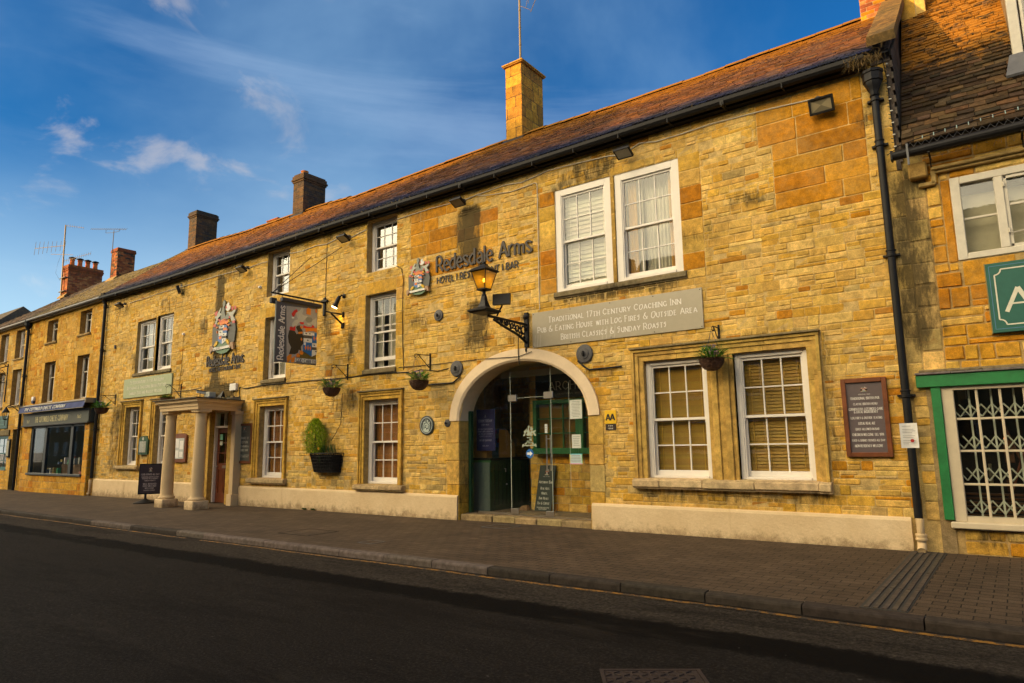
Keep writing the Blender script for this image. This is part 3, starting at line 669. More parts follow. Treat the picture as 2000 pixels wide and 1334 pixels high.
# ---------------------------------------------------------------- sash window
PANE = 'pane'
def sash(parent, x0, x1, z0, z1, rec=.09, nx=3, frw=.075, fill='blind', blindc=(.20, .12, .022), open_=0.0, mat='white', room=.9, slat=.05, prd=0.0, curt=None, y=0, nz=(2, 2), part='window'):
    """opening x0..x1, z0..z1; box frame set rec behind the wall face"""
    m = M[mat]; yf = y+rec
    f = MB(); d = .13
    f.box(x0, x0+frw, yf, yf+d, z0, z1, bev=.006); f.box(x1-frw, x1, yf, yf+d, z0, z1, bev=.006)
    f.box(x0+frw, x1-frw, yf, yf+d, z1-frw, z1, bev=.006); f.box(x0+frw, x1-frw, yf-.02, yf+d, z0, z0+.055, bev=.006)
    # staff bead
    for a, b in ((x0+frw, x0+frw+.02), (x1-frw-.02, x1-frw)): f.box(a, b, yf+.012, yf+.03, z0+.055, z1-frw, bev=.003)
    win = f.build(part, m, parent)
    ix0, ix1 = x0+frw, x1-frw; iz0, iz1 = z0+.055, z1-frw; mid = (iz0+iz1)/2
    gb = .022
    for nm, a, b, yy, bot, rows in (('upper_sash', mid-.02, iz1, yf+.034, .042, nz[0]), ('lower_sash', iz0+open_, mid+.02+open_, yf+.078, .085, nz[1])):
        s = MB(); st = .042
        s.box(ix0, ix0+st, yy, yy+.04, a, b, bev=.004); s.box(ix1-st, ix1, yy, yy+.04, a, b, bev=.004)
        s.box(ix0+st, ix1-st, yy+.001, yy+.039, a, a+bot, bev=.004); s.box(ix0+st, ix1-st, yy+.001, yy+.039, b-.042, b, bev=.004)
        gx0, gx1, g0, g1 = ix0+st, ix1-st, a+bot, b-.042
        for i in range(1, nx):
            x = gx0+(gx1-gx0)*i/nx; s.box(x-gb/2, x+gb/2, yy+.006, yy+.034, g0, g1, bev=.003)
        for i in range(1, rows):
            z = g0+(g1-g0)*i/rows; s.box(gx0, gx1, yy+.008, yy+.032, z-gb/2, z+gb/2, bev=.003)
        if nm == 'upper_sash':
            for x in (ix0+st*.15, ix1-st*.85): s.box(x, x+st*.6, yy+.0, yy+.034, a-.05, a, bev=.006)
        s.build(nm, m, win)
        p = MB(); p.box(gx0-.006, gx1+.006, yy+.019, yy+.0225, g0-.006, g1+.006); p.build('pane', M[PANE], win)
    yb = yf+d+.022
    if fill == 'blind':
        b = MB(blindc); z = iz1-.02
        while z > iz0+.02:
            c = jit(blindc, .14); h = slat
            b.hexa([(ix0+.01, yb, z-h*.98), (ix1-.01, yb, z-h*.98), (ix1-.01, yb+.004, z-h*.98), (ix0+.01, yb+.004, z-h*.98), (ix0+.01, yb+.022, z), (ix1-.01, yb+.022, z), (ix1-.01, yb+.026, z), (ix0+.01, yb+.026, z)], c)
            z -= h*.92
        for k in (.12, .88): x = ix0+(ix1-ix0)*k; b.box(x-.004, x+.004, yb-.006, yb-.003, iz0+.02, iz1-.02, tuple(q*1.5 for q in blindc))
        b.build('blind', M['v'], win)
    for c in (curt or []):
        ca, cb, yy, cm = c[:4]; q = MB((.5, .5, .4)); n = max(4, int((cb-ca)/.035)); A = ix0+(ix1-ix0)*ca; B = ix0+(ix1-ix0)*cb; n = max(6, int((B-A)/.03))
        zt, zb = (c[5], c[4]) if len(c) > 4 else (iz1+.05, iz0-.02)
        n *= 3; ph = rnd(0, 6); pts = [(A+(B-A)*i/n, yb+yy+.014*math.sin(ph+i*1.05)+.006*math.sin(i*.37)) for i in range(n+1)]
        for (xa, ya), (xb, yb2) in zip(pts, pts[1:]): q.poly([(xa, ya, zb), (xb, yb2, zb), (xb, yb2, zt), (xa, ya, zt)])
        q.build('curtain', M[cm], win, True)
    # the room behind, seen only through this window
    k = MB(); X0, X1, Z0, Z1, Y0, Y1 = x0-.25, x1+.25, z0-.35, z1+.2, yf+d+.012, yf+d+room
    k.poly([(X0, Y1, Z0), (X1, Y1, Z0), (X1, Y1, Z1), (X0, Y1, Z1)]); k.poly([(X0, Y0, Z0), (X0, Y1, Z0), (X0, Y1, Z1), (X0, Y0, Z1)]); k.poly([(X1, Y0, Z0), (X1, Y0, Z1), (X1, Y1, Z1), (X1, Y1, Z0)])
    k.poly([(X0, Y0, Z1), (X0, Y1, Z1), (X1, Y1, Z1), (X1, Y0, Z1)]); k.poly([(X0, Y0, Z0), (X1, Y0, Z0), (X1, Y1, Z0), (X0, Y1, Z0)])
    k.build('room_lining', M['room'], win)
    return win
def sill(parent, x0, x1, z0, z1, d=.13, c=(.50, .36, .17), name='window_sill', mat='dress', split=()):
    mb = MB(c); xs = [x0]+list(split)+[x1]
    for i, (a, b) in enumerate(zip(xs, xs[1:])):
        o = rnd(0, .012); zz = rnd(-.006, .006)
        mb.hexa([(a+.002, -d-o+.035, z0+zz), (b-.002, -d-o+.035, z0+zz), (b-.002, .05, z0+zz), (a+.002, .05, z0+zz), (a+.002, -d-o+.03, z1+zz), (b-.002, -d-o+.03, z1+zz), (b-.002, .05, z1+.02), (a+.002, .05, z1+.02)], jit(c, .06))
        mb.box(a+.002, b-.002, -d-o, -d+.06, z0+zz+.025, z1+zz-.012, jit(c, .06), .012)
    return mb.build(name, M[mat], parent, dirt=inn_dirt)
def architrave(parent, x0, x1, z0, z1, ox0, ox1, oz1, c=(.55, .33, .06), name='window_surround', hood=True):
    """moulded stone frame round an opening, legs from z0; stepped section"""
    mb = MB(c)
    for k, (o, p) in enumerate(((0.0, .022), (.35, .045), (.68, .075))):
        a0 = x0-(x0-ox0)*(.32*k+.04) if k else x0; 
    wl, wr, wt = x0-ox0, ox1-x1, oz1-z1
    for t0, t1, p in ((0, .42, .02), (.42, .74, .042), (.74, 1.0, .07)):
        def bx(a, b, zz0, zz1, pr):
            n = max(1, round((zz1-zz0)/.55)) if zz1-zz0 > b-a else max(1, round((b-a)/.7))
            for i in range(n):
                if zz1-zz0 > b-a: mb.box(a, b, -pr, .0, zz0+(zz1-zz0)*i/n+.001, zz0+(zz1-zz0)*(i+1)/n-.001, jit(c, .1), .005)
                else: mb.box(a+(b-a)*i/n+.001, a+(b-a)*(i+1)/n-.001, -pr, .0, zz0, zz1, jit(c, .1), .005)
        bx(x0-wl*t1, x0-wl*t0, z0, z1+wt*t0, p); bx(x1+wr*t0, x1+wr*t1, z0, z1+wt*t0, p); bx(x0-wl*t1, x1+wr*t1, z1+wt*t0, z1+wt*t1, p+.001)
    if hood: mb.box(ox0-.02, ox1+.02, -.105, 0, oz1-.004, oz1+.03, (.25, .19, .09), .006)
    return mb.build(name, M['dress'], parent, dirt=inn_dirt)
# ---------------------------------------------------------------- ground
def strip(name, x0, x1, y0, y1, dz, mat, label=None, nx=60, col=(.1, .1, .1)):
    mb = MB(col); xs = [x0+(x1-x0)*i/nx for i in range(nx+1)]
    for a, b in zip(xs, xs[1:]): mb.poly([(a, y0, gz(a)+dz), (b, y0, gz(b)+dz), (b, y1, gz(b)+dz), (a, y1, gz(a)+dz)])
    return tag(mb.build(name, mat), kind='structure')
# asphalt, with the darker trench repair and the coarser old strip by the kerb in its own colour
m, t, p = nmat('asphalt'); g = nd(t, 'ShaderNodeNewGeometry'); sp = nd(t, 'ShaderNodeSeparateXYZ'); t.links.new(g.outputs['Position'], sp.inputs[0])
wob = tmath(t, 'MULTIPLY', tmath(t, 'SUBTRACT', noise(t, 1.6, 9, .85), .5), .62); yy = tmath(t, 'ADD', sp.outputs[1], wob)
fine = noise(t, 42, 6, .95); agg = noise(t, 24, 6, .95); big = noise(t, .55, 5, .6)
base = ramp(t, fine, [(.36, (.006, .005, .0043)), (.52, (.0165, .0138, .0115)), (.66, (.056, .047, .038))])
old = ramp(t, agg, [(.36, (.009, .0075, .006)), (.5, (.036, .029, .0225)), (.64, (.10, .082, .06))])
edge = mapr(t, yy, -4.85, -4.75); base = tmix(t, edge, base, old)
band = tmath(t, 'MULTIPLY', mapr(t, yy, -5.34, -5.24), mapr(t, yy, -4.76, -4.86)); base = tmix(t, tmath(t, 'MULTIPLY', band, .9), base, (.0026, .0022, .0019))
kd = mapr(t, yy, -4.05, -3.92); base = tmix(t, tmath(t, 'MULTIPLY', kd, .55), base, (.012, .010, .008))
mps = nd(t, 'ShaderNodeMapping'); mps.inputs['Scale'].default_value = (.22, 1.0, 1); mps.inputs['Rotation'].default_value = (0, 0, .05); t.links.new(g.outputs['Position'], mps.inputs[0])
pt_ = mapr(t, noise(t, 1.5, 8, .8, vec=mps.outputs[0]), .50, .62); base = tmix(t, tmath(t, 'MULTIPLY', pt_, .5), base, (.0055, .0045, .0038))
pl_ = mapr(t, noise(t, 1.1, 7, .8, vec=mps.outputs[0]), .56, .68); base = tmix(t, tmath(t, 'MULTIPLY', pl_, .35), base, (.035, .029, .023))
ck = noise(t, 1.7, 10, .75, dist=1.5); ck = tmath(t, 'SUBTRACT', 1.0, tmath(t, 'MULTIPLY', tmath(t, 'ABSOLUTE', tmath(t, 'SUBTRACT', ck, .5), 0.0), 140.0)); ck = mapr(t, ck, 0, 1); ck = tmath(t, 'MULTIPLY', ck, mapr(t, noise(t, .5, 3), .52, .6)); base = tmix(t, tmath(t, 'MULTIPLY', ck, .8), base, (.002, .0016, .0014))
spk = mapr(t, noise(t, 21, 2, .5), .765, .79); base = tmix(t, tmath(t, 'MULTIPLY', spk, .6), base, (.16, .15, .13))
t.links.new(base, p.inputs['Base Color']); p.inputs['Roughness'].default_value = .9; p.inputs['Specular IOR Level'].default_value = .06
bump(t, p, tmath(t, 'ADD', agg, fine), .8, .012); M['asphalt'] = m
# block paving
m, t, p = nmat('block_paving'); g = nd(t, 'ShaderNodeNewGeometry')
mp = nd(t, 'ShaderNodeMapping'); t.links.new(g.outputs['Position'], mp.inputs[0]); mp.inputs['Rotation'].default_value = (0, 0, RAD(.7))
b = nd(t, 'ShaderNodeTexBrick'); t.links.new(mp.outputs[0], b.inputs['Vector']); b.inputs['Scale'].default_value = 1; b.inputs['Brick Width'].default_value = .215; b.inputs['Row Height'].default_value = .142
b.inputs['Mortar Size'].default_value = .0055; b.inputs['Mortar Smooth'].default_value = .35; b.inputs['Bias'].default_value = .0
b.inputs['Color1'].default_value = (.062, .040, .023, 1); b.inputs['Color2'].default_value = (.086, .057, .034, 1); b.inputs['Mortar'].default_value = (.009, .0065, .004, 1)
n1 = mapr(t, noise(t, 60, 4, .7), .3, .7, .72, 1.3); n2 = mapr(t, noise(t, 1.1, 6, .7), .3, .7, .72, 1.2); kk = tmath(t, 'MULTIPLY', n1, n2)
cv = nd(t, 'ShaderNodeCombineColor'); [t.links.new(kk, cv.inputs[i]) for i in range(3)]
cc = tmix(t, 1.0, b.outputs['Color'], cv.outputs[0], 'MULTIPLY')
sp_ = mapr(t, noise(t, 24, 2, .5), .77, .79); cc = tmix(t, tmath(t, 'MULTIPLY', sp_, .4), cc, (.3, .26, .2))
t.links.new(cc, p.inputs['Base Color']); p.inputs['Roughness'].default_value = .8; p.inputs['Specular IOR Level'].default_value = .25
hh = tmath(t, 'ADD', tmath(t, 'MULTIPLY', b.outputs['Fac'], -1.0), tmath(t, 'MULTIPLY', noise(t, 60, 4, .7), .25)); bump(t, p, hh, .8, .012); M['paving'] = m

strip('road', -150, 70, -70, -3.88, -.085, M['asphalt'], nx=80)
strip('pavement', -150, 70, -3.74, 7, 0, M['paving'], nx=80)
far = MB(); far.poly([(-1500, -1500, -1.2), (1500, -1500, -1.2), (1500, 1500, -1.2), (-1500, 1500, -1.2)]); tag(far.build('ground', M['moss']), kind='structure')
# kerb stones, a paler granite run on the left
k = MB(); x = -70
while x < 12:
    l = .915*rnd(.97, 1.03); light = (-16.4 < x < -14.6) or (-12.7 < x < -5.6) or (-33 < x < -29)
    c = jit((.115, .088, .073) if light else (.038, .029, .022), .12); z = gz(x)
    pts = []
    for X in (x+.006, x+l-.006):
        zz = gz(X)+rnd(-.004, .004); pts.append([(X, -3.885, zz-.12), (X, -3.885, zz-.028), (X, -3.878, zz-.010), (X, -3.86, zz+.002), (X, -3.745, zz+.004), (X, -3.745, zz-.12)])
    a, b_ = pts
    for i in range(5): k.poly([a[i], b_[i], b_[i+1], a[i+1]], c)
    k.poly(a[::-1], c); k.poly(b_, c); x += l
tag(k.build('kerb', vmat('kerb_stone', .85, .28, .2, .5), smooth=False), kind='structure')
M['kerbm'] = bpy.data.materials['kerb_stone']
# worn yellow line
m, t, p = nmat('worn_yellow_paint'); bs = tmix(t, mapr(t, noise(t, 9, 9, .88), .455, .53), (.28, .125, .006), (.022, .017, .010)); t.links.new(bs, p.inputs['Base Color']); p.inputs['Roughness'].default_value = .8
k = MB(); x = -60
while x < 10:
    y = -4.0+.012*math.sin(x*1.7)+.006*math.sin(x*5.1)
    x2 = x+.25; y2 = -4.0+.012*math.sin(x2*1.7)+.006*math.sin(x2*5.1); h = .034 if not (-7.4 < x < -5.9) else .034
    if not (-12.1 < x < -11.6): k.poly([(x, y-h, gz(x)-.081), (x2, y2-h, gz(x2)-.081), (x2, y2+h, gz(x2)-.081), (x, y+h, gz(x)-.081)])
    x = x2
tag(k.build('road_line', m), kind='structure')
# drainage channels across the pavement below the downpipe
ch = thing('drain_channel', 'ribbed concrete drainage channels crossing the pavement below the black downpipe', 'drain', (-1.0, -.2, 0))
k = MB(); rows = [-3.7, -2.75, -1.75, -.85, -.08]
for ya, yb in zip(rows, rows[1:]):
    for i in range(5):
        x0 = -1.175+i*.072; sh = .05*(yb+3.7)/3.6
        k.hexa([(x0+sh-.02*0, ya+.006, -.004), (x0+.046+sh, ya+.006, -.004), (x0+.046+sh+.012, yb-.006, -.004), (x0+sh+.012, yb-.006, -.004),
                (x0+sh+.004, ya+.006, .012), (x0+.042+sh, ya+.006, .012), (x0+.042+sh+.012, yb-.006, .012), (x0+sh+.016, yb-.006, .012)], jit((.075, .056, .04), .12))
k.build('channel_block', M['kerbm'], ch, dirt=lambda v: v[:, 0]*0+.1)
k = MB((.02, .014, .01)); k.hexa([(-1.19, -3.72, -.003), (-.82, -3.72, -.003), (-.76, -.06, -.003), (-1.14, -.06, -.003), (-1.19, -3.72, .004), (-.82, -3.72, .004), (-.76, -.06, .004), (-1.14, -.06, .004)]); k.build('channel_bed', M['dark'], ch)
def cover(x0, x1, y0, y1, label, kind, z=None, name='manhole_cover'):
    zz = (gz((x0+x1)/2) if z is None else z)
    o = thing(name, label, 'manhole cover', ((x0+x1)/2, (y0+y1)/2, zz))
    f = MB((.035, .025, .018)); w_ = .025
    for a in ((x0, x1, y0, y0+w_), (x0, x1, y1-w_, y1), (x0, x0+w_, y0+w_, y1-w_), (x1-w_, x1, y0+w_, y1-w_)): f.box(a[0], a[1], a[2], a[3], zz-.01, zz+.006)
    f.build('cover_frame', M['rust'] if kind == 'iron' else M['iron'] if kind == 'plain' else M['kerbm'], o)
    p_ = MB((.06, .042, .028))
    p_.box(x0+w_+.006, x1-w_-.006, y0+w_+.006, y1-w_-.006, zz-.01, zz+.004)
    if kind == 'iron':
        nx, ny = int((x1-x0)/.06), int((y1-y0)/.06)
        for i in range(nx):
            for j in range(ny):
                cx = x0+.05+i*.06; cy = y0+.05+j*.06; s = 1 if (i+j) % 2 else -1
                if cx < x1-.04 and cy < y1-.04: p_.hexa([(cx-.022, cy-.006-s*.014, zz+.003), (cx+.022, cy-.006+s*.014, zz+.003), (cx+.022, cy+.006+s*.014, zz+.003), (cx-.022, cy+.006-s*.014, zz+.003), (cx-.02, cy-.004-s*.014, zz+.011), (cx+.02, cy-.004+s*.014, zz+.011), (cx+.02, cy+.004+s*.014, zz+.011), (cx-.02, cy+.004-s*.014, zz+.011)])
    p_.build('cover_plate', M['rust'] if kind == 'iron' else M['paving'], o); return o
M['rust'] = paint('rusty_cast_iron', (.022, .010, .005), .8, .4, 14, bmp=.6)
mc = cover(-2.30, -1.62, -6.54, -5.94, 'rusty ribbed iron manhole cover set in the dark road', 'iron', -.083); mc.rotation_euler = (0, 0, RAD(34))
cover(-10.5, -9.7, -3.15, -2.45, 'paved inspection cover in the pavement, largest of the three and nearest the planter', 'tray')
cover(-8.3, -7.98, -3.25, -2.95, 'small square iron inspection cover close to the kerb', 'plain')
cover(-7.85, -7.3, -.75, -.25, 'dark rectangular inspection cover in front of the archway doors', 'plain')

# ---------------------------------------------------------------- the inn
inn = thing('coaching_inn', 'long golden stone inn with an arched glazed entrance and cream plinth', 'inn', (-13, 3, 0))
AX, AW, AS, AT = -7.485, 1.515, 1.95, 3.05       # arch: centre, half width, springing, crown
def archz(x, w=AW, t=AT-AS): u = min(1, abs(x-AX)/w); return AS+t*math.sqrt(max(0, 1-u*u))
WINS = dict(lr1=(-4.86, -3.77, .86, 2.82), lr2=(-3.34, -2.25, .86, 2.82), ur1=(-6.57, -5.37, 4.28, 6.29), ur2=(-5.29, -4.06, 4.28, 6.28),
    l4=(-11.88, -10.78, .62, 2.51), l3=(-16.04, -14.96, .68, 2.55), l1=(-23.76, -22.8, .95, 2.86), l2=(-21.75, -20.78, .95, 2.84), ul1=(-23.38, -22.1, 3.98, 5.74), ul2=(-22.0, -20.98, 3.98, 5.78),
    m1=(-15.97, -14.97, 5.54, 6.80), m2=(-11.92, -10.9, 5.54, 6.82), m3=(-15.98, -14.98, 3.26, 4.96), m4=(-11.93, -10.9, 3.22, 5.0))
DOOR = (-18.45, -17.5, gz(-18)-.1, 2.52)
X0, X1, ZT = -25.88, -.80, 6.93
W_ = WINS
holes = list(W_.values())+[DOOR, (AX-AW, AX+AW, -.2, AT)]
fw = wallf(0, 0)
mb = MB((.60, .41, .15)); sheet(mb, X0, X1, -.15, ZT, holes, fw, None, .22)
n = 28; xs = [AX-AW+2*AW*i/n for i in range(n+1)]      # spandrels over the arch
for a, b in zip(xs, xs[1:]): mb.poly([(a, 0, archz(a)), (b, 0, archz(b)), (b, 0, AT), (a, 0, AT)], (.60, .41, .15))
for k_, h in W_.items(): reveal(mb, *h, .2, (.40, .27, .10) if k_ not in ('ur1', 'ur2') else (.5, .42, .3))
mb.box(X0, X1, 6.0, 6.2, -.15, ZT); mb.box(X0-.001, X0+.2, .3, 6, -.15, ZT)
def iz(x, z):
    if z < 1.25 and x < -5 and random.random() < .28: return random.choice(GRY)
    if x < -17: return pick((PALE, 5), (YEL, 4), (ORA, .25), (GRY, .25))
    if z < 2.9 and x > -5.2: return pick((PALE, 3.4), (YEL, 3.2), (ORA, .5), (GRY, .9))
    if x > -4: return pick((PALE, 5), (YEL, 3.4), (ORA, .35), (GRY, .2))
    if x > -9: return pick((PALE, 4), (YEL, 3), (ORA, .22), (GRY, .22))
    return pick((PALE, 5), (YEL, 3.6), (ORA, .16), (GRY, .25))
ASH = [(-2.72, -1.2, 6.06, 6.78), (-2.52, -1.2, 4.98, 6.06)], [(-10.45, -9.05, 5.62, 6.72), (-9.05, -7.95, 5.46, 6.3), (-10.1, -8.1, 5.12, 5.46)]
QUO = [(-6.93, -6.57, 4.28, 6.3), (-4.06, -3.68, 4.28, 6.3), (-12.2, -11.93, 3.1, 5.3), (-10.9, -10.63, 3.1, 5.3), (-16.25, -15.98, 3.2, 5.25), (-14.98, -14.75, 3.2, 5.25), (-11.93, -10.9, 5.0, 5.3), (-15.98, -14.98, 4.96, 5.24)]
JAMB = [(-9.36, -9.0, .0, 1.93), (-5.97, -5.70, .42, 1.93)]
EDGE = [(-.98, -.80, .42, 6.9)]
SUR = [(-5.09, -2.04, .70, 3.06), (-12.05, -10.62, .42, 2.72), (-16.27, -14.8, .5, 2.76), (-24.02, -22.58, .82, 3.07), (-22.0, -20.6, .82, 3.05), (-18.74, -17.25, 0, 2.66)]
arch_h = []
for i in range(30):
    z = AS+(AT+.15-AS)*i/30; dz = (AT+.15-AS)/30; u = (z-AS)/(AT+.12-AS)
    if u < 1: w2 = (AW+.12)*math.sqrt(1-u*u); arch_h.append((AX-w2, AX+w2, z-.001, z+dz))
arch_h.append((AX-AW, AX+AW, -.2, AS))
zones = ASH[0]+ASH[1]+QUO+JAMB+EDGE
H0 = list(W_.values())+SUR+arch_h+zones
rubble(mb, X0, X1, .40, ZT, H0, iz, fw)
wh = list(W_.values())+arch_h+SUR
for z in ASH[0]: ashlar(mb, *z, wh, [(ORA, 5), (YEL, .7)], fw, .30, (.5, 1.0), var=.12)
for z in ASH[1]: ashlar(mb, *z, wh+QUO, [(ORA, 4), (YEL, 1)], fw, .27, (.4, .8), var=.12)
for z in QUO: ashlar(mb, *z, list(W_.values()), [(ORA, 3), (YEL, 2.2)] if z[0] > -8 else [(YEL, 3), (PALE, 1)], fw, .28, (.9, 1.2), var=.14)
for z in EDGE: ashlar(mb, *z, [], [(GRY, 2), (PALE, 1)], fw, .34, (.5, .8), var=.1)
inn_wall = mb.build('wall', M['stone'], inn, dirt=inn_dirt)

# plinth
mb = MB((.62, .46, .25))
def plinth(a, b, z):
    n = max(1, int((b-a)/1.9)); seg = [a+(b-a)*i/n for i in range(n+1)]
    for x, y in zip(seg, seg[1:]):
        e = rnd(.058, .066); x += .0015; y -= .0015
        prof = [(-.15-.1, e), (z-.045, e), (z-.015, e*.75), (z, .02), (z, 0)]
        A = [(x, -d, zz) for zz, d in prof]; B = [(y, -d, zz) for zz, d in prof]
        for i in range(4): mb.poly([A[i], B[i], B[i+1], A[i+1]])
        mb.poly([A[0], A[1], A[2], A[3], A[4], (x, 0, -.25)][::-1]); mb.poly([B[0], B[1], B[2], B[3], B[4], (y, 0, -.25)])

m, t, p = nmat('cream_render'); pos = nd(t, 'ShaderNodeNewGeometry'); sp = nd(t, 'ShaderNodeSeparateXYZ'); t.links.new(pos.outputs['Position'], sp.inputs[0])
cc = ramp(t, noise(t, 1.8, 6, .6), [(.3, (.66, .48, .26)), (.7, (.76, .58, .34))])
dz = tmath(t, 'ADD', tmath(t, 'MULTIPLY', sp.outputs[2], -2.4), tmath(t, 'MULTIPLY', noise(t, 6, 9, .82), 2.0)); cc = tmix(t, mapr(t, dz, .62, 1.25, 0, .8), cc, (.20, .12, .05))
crk = mapr(t, noise(t, 3.5, 9, .8, dist=2), .485, .5, 1, 0); crk2 = mapr(t, noise(t, 3.5, 9, .8, dist=2), .5, .515); cr = tmath(t, 'MAXIMUM', crk, crk2)
cc = tmix(t, tmath(t, 'MULTIPLY', tmath(t, 'SUBTRACT', 1.0, cr), .22), cc, (.2, .12, .05))
t.links.new(cc, p.inputs['Base Color']); p.inputs['Roughness'].default_value = .85; bump(t, p, noise(t, 14, 7, .7), .6, .02); M['render'] = m
for a_, b_, z_ in ((-25.72, -18.75, .485), (-16.8, -9.02, .46), (-5.93, -1.12, .43)): mb = MB((.62, .46, .25)); plinth(a_, b_, z_); mb.build('plinth', M['render'], inn)

# arch surround in cream paint, jambs in stone blocks
mb = MB((.66, .50, .29)); OB = .24; D = .42
def ring(wd, off): return [(AX+(wd)*math.cos(a), AS+(AT-AS+off)*math.sin(a)) for a in [math.pi*i/40 for i in range(41)]]
r0, r1, r2 = ring(AW, 0), ring(AW+.05, .04), ring(AW+OB, OB)
for i in range(40):
    c = jit((.66, .50, .29), .02)
    def q(a, b, ya, yb): mb.poly([(a[i][0], ya, a[i][1]), (b[i][0], yb, b[i][1]), (b[i+1][0], yb, b[i+1][1]), (a[i+1][0], ya, a[i+1][1])], c)
    q(r0, r1, -.02, -.05); q(r1, r2, -.05, -.045); q(r2, r2, -.045, .0); q(r0, r0, D, -.02)
for e, s_ in ((0, 1), (40, -1)):
    x = r0[e][0]; xo = r2[e][0]; a, b = min(x, xo), max(x, xo); mb.poly([(a, -.045, AS), (b, -.045, AS), (b, 0, AS), (a, 0, AS)][::-1])
mb.build('arch_surround', M['archcream'], inn)
fr = wallf(0, 0)
for x0, x1, side in ((-9.36, -9.0, 0), (-5.97, -5.70, 1)):
    mb = MB((.48, .27, .07)); z = -.1; 
    while z < AS-.02:
        h = min(rnd(.33, .5), AS-z)
        if AS-z-h < .15: h = AS-z
        e = rnd(-.03, .05); c = jit(pick((ORA, 2), (YEL, 3), (GRY, .5)) if side == 0 else pick((YEL, 3), (PALE, 2), (GRY, 1)), .1)
        a, b = (x0-e, x1) if side == 0 else (x0, x1+e)
        mb.box(a, b, -.022, .42, z+.002, z+h-.002, c, .012); z += h
    mb.build('arch_jamb', M['stone'], inn, dirt=inn_dirt)
# window surrounds, sills
architrave(inn, -4.86, -2.25, .86, 2.82, -5.07, -2.06, 3.03, (.56, .35, .085))
mb = MB((.56, .35, .085))
for a, b, p_ in ((-3.77, -3.70, .0), (-3.70, -3.60, .03), (-3.60, -3.51, .005), (-3.51, -3.41, .03), (-3.41, -3.34, .0)): mb.box(a, b, -.02-p_, .16, .86, 2.82, jit((.56, .35, .085), .08), .008)
mb.build('window_mullion', M['dress'], inn, dirt=inn_dirt)
sill(inn, -5.1, -2.04, .71, .86, .14, (.56, .41, .22), split=(-4.62, -3.9, -3.1, -2.2))
architrave(inn, -11.88, -10.78, .62, 2.51, -12.04, -10.62, 2.70, (.56, .33, .055)); sill(inn, -12.12, -10.54, .48, .60, .13, (.50, .36, .18), split=(-11.0,))
architrave(inn, -16.04, -14.96, .68, 2.55, -16.26, -14.8, 2.74, (.56, .33, .055)); sill(inn, -16.37, -14.74, .54, .67, .13, (.50, .36, .18))
architrave(inn, -23.76, -22.8, .95, 2.86, -24.02, -22.6, 3.05, (.56, .33, .055)); sill(inn, -24.2, -22.56, .82, .94, .12, (.44, .32, .16))
architrave(inn, -21.75, -20.78, .95, 2.84, -21.98, -20.6, 3.03, (.56, .33, .055)); sill(inn, -22.1, -20.5, .82, .94, .12, (.44, .32, .16))
for a, b, z in ((-6.62, -4.0, 4.28), (-23.45, -20.9, 3.98), (-16.02, -14.94, 3.26), (-11.97, -10.86, 3.22)): sill(inn, a, b, z-.13, z-.002, .05, (.22, .17, .09), split=((-5.33,) if a == -6.62 else (-22.05,) if a < -20 else ()))
for a in ((-5.37, -5.29, -.01, .2, 4.28, 6.28), (-22.1, -22.0, -.01, .2, 3.98, 5.76)): mb = MB((.40, .24, .05)); mb.box(*a, None, .008); mb.build('window_mullion', M['dress'], inn, dirt=inn_dirt)

BL1 = (.42, .25, .02); BL2 = (.38, .15, .018)
sash(inn, *W_['lr1'], rec=.07, blindc=BL1, slat=.038); sash(inn, *W_['lr2'], rec=.07, blindc=(.38, .225, .018), slat=.055)
sash(inn, *W_['l4'], rec=.13, fill='blind', blindc=BL2, slat=.04); sash(inn, *W_['l3'], rec=.14, fill='blind', blindc=BL2, slat=.04)
CN = [(-.02, .16, .06, 'net'), (.84, 1.02, .06, 'net')]
sash(inn, *W_['ur1'], rec=.012, frw=.13, fill='blind', blindc=(.52, .49, .36), slat=.09, curt=[])
M['curtain'] = paint('gold_curtain', (.55, .33, .10), .9, .12, 4)
sash(inn, *W_['ur2'], rec=.012, frw=.13, fill=None, curt=[(-.02, .22, .03, 'curtain'), (.2, .32, .09, 'net'), (.32, .78, .16, 'net'), (.78, .86, .09, 'net'), (.84, 1.02, .03, 'curtain')])
sash(inn, *W_['l1'], rec=.14, fill=None, curt=[(.3, .95, .2, 'net')], room=1.2); sash(inn, *W_['l2'], rec=.14, fill=None, curt=[], room=1.2)
sash(inn, *W_['ul1'], rec=.1, fill=None, curt=[(.0, 1.0, .10, 'net')]); sash(inn, *W_['ul2'], rec=.08, fill=None, curt=[(.0, 1.0, .1, 'net')])
PANE = 'pane_sky'
sash(inn, *W_['m1'], rec=.16, fill=None, curt=[(-.02, .12, .05, 'curtain')]); sash(inn, *W_['m2'], rec=.16, fill=None, curt=[(-.02, .14, .05, 'curtain'), (.86, 1.0, .05, 'curtain')])
PANE = 'pane'
sash(inn, *W_['m3'], rec=.16, fill=None, curt=[(.0, 1.0, .1, 'net')]); sash(inn, *W_['m4'], rec=.14, fill=None, open_=.16, curt=[(-.02, .25, .05, 'net'), (.35, .72, .09, 'net'), (.8, 1.02, .06, 'net')])

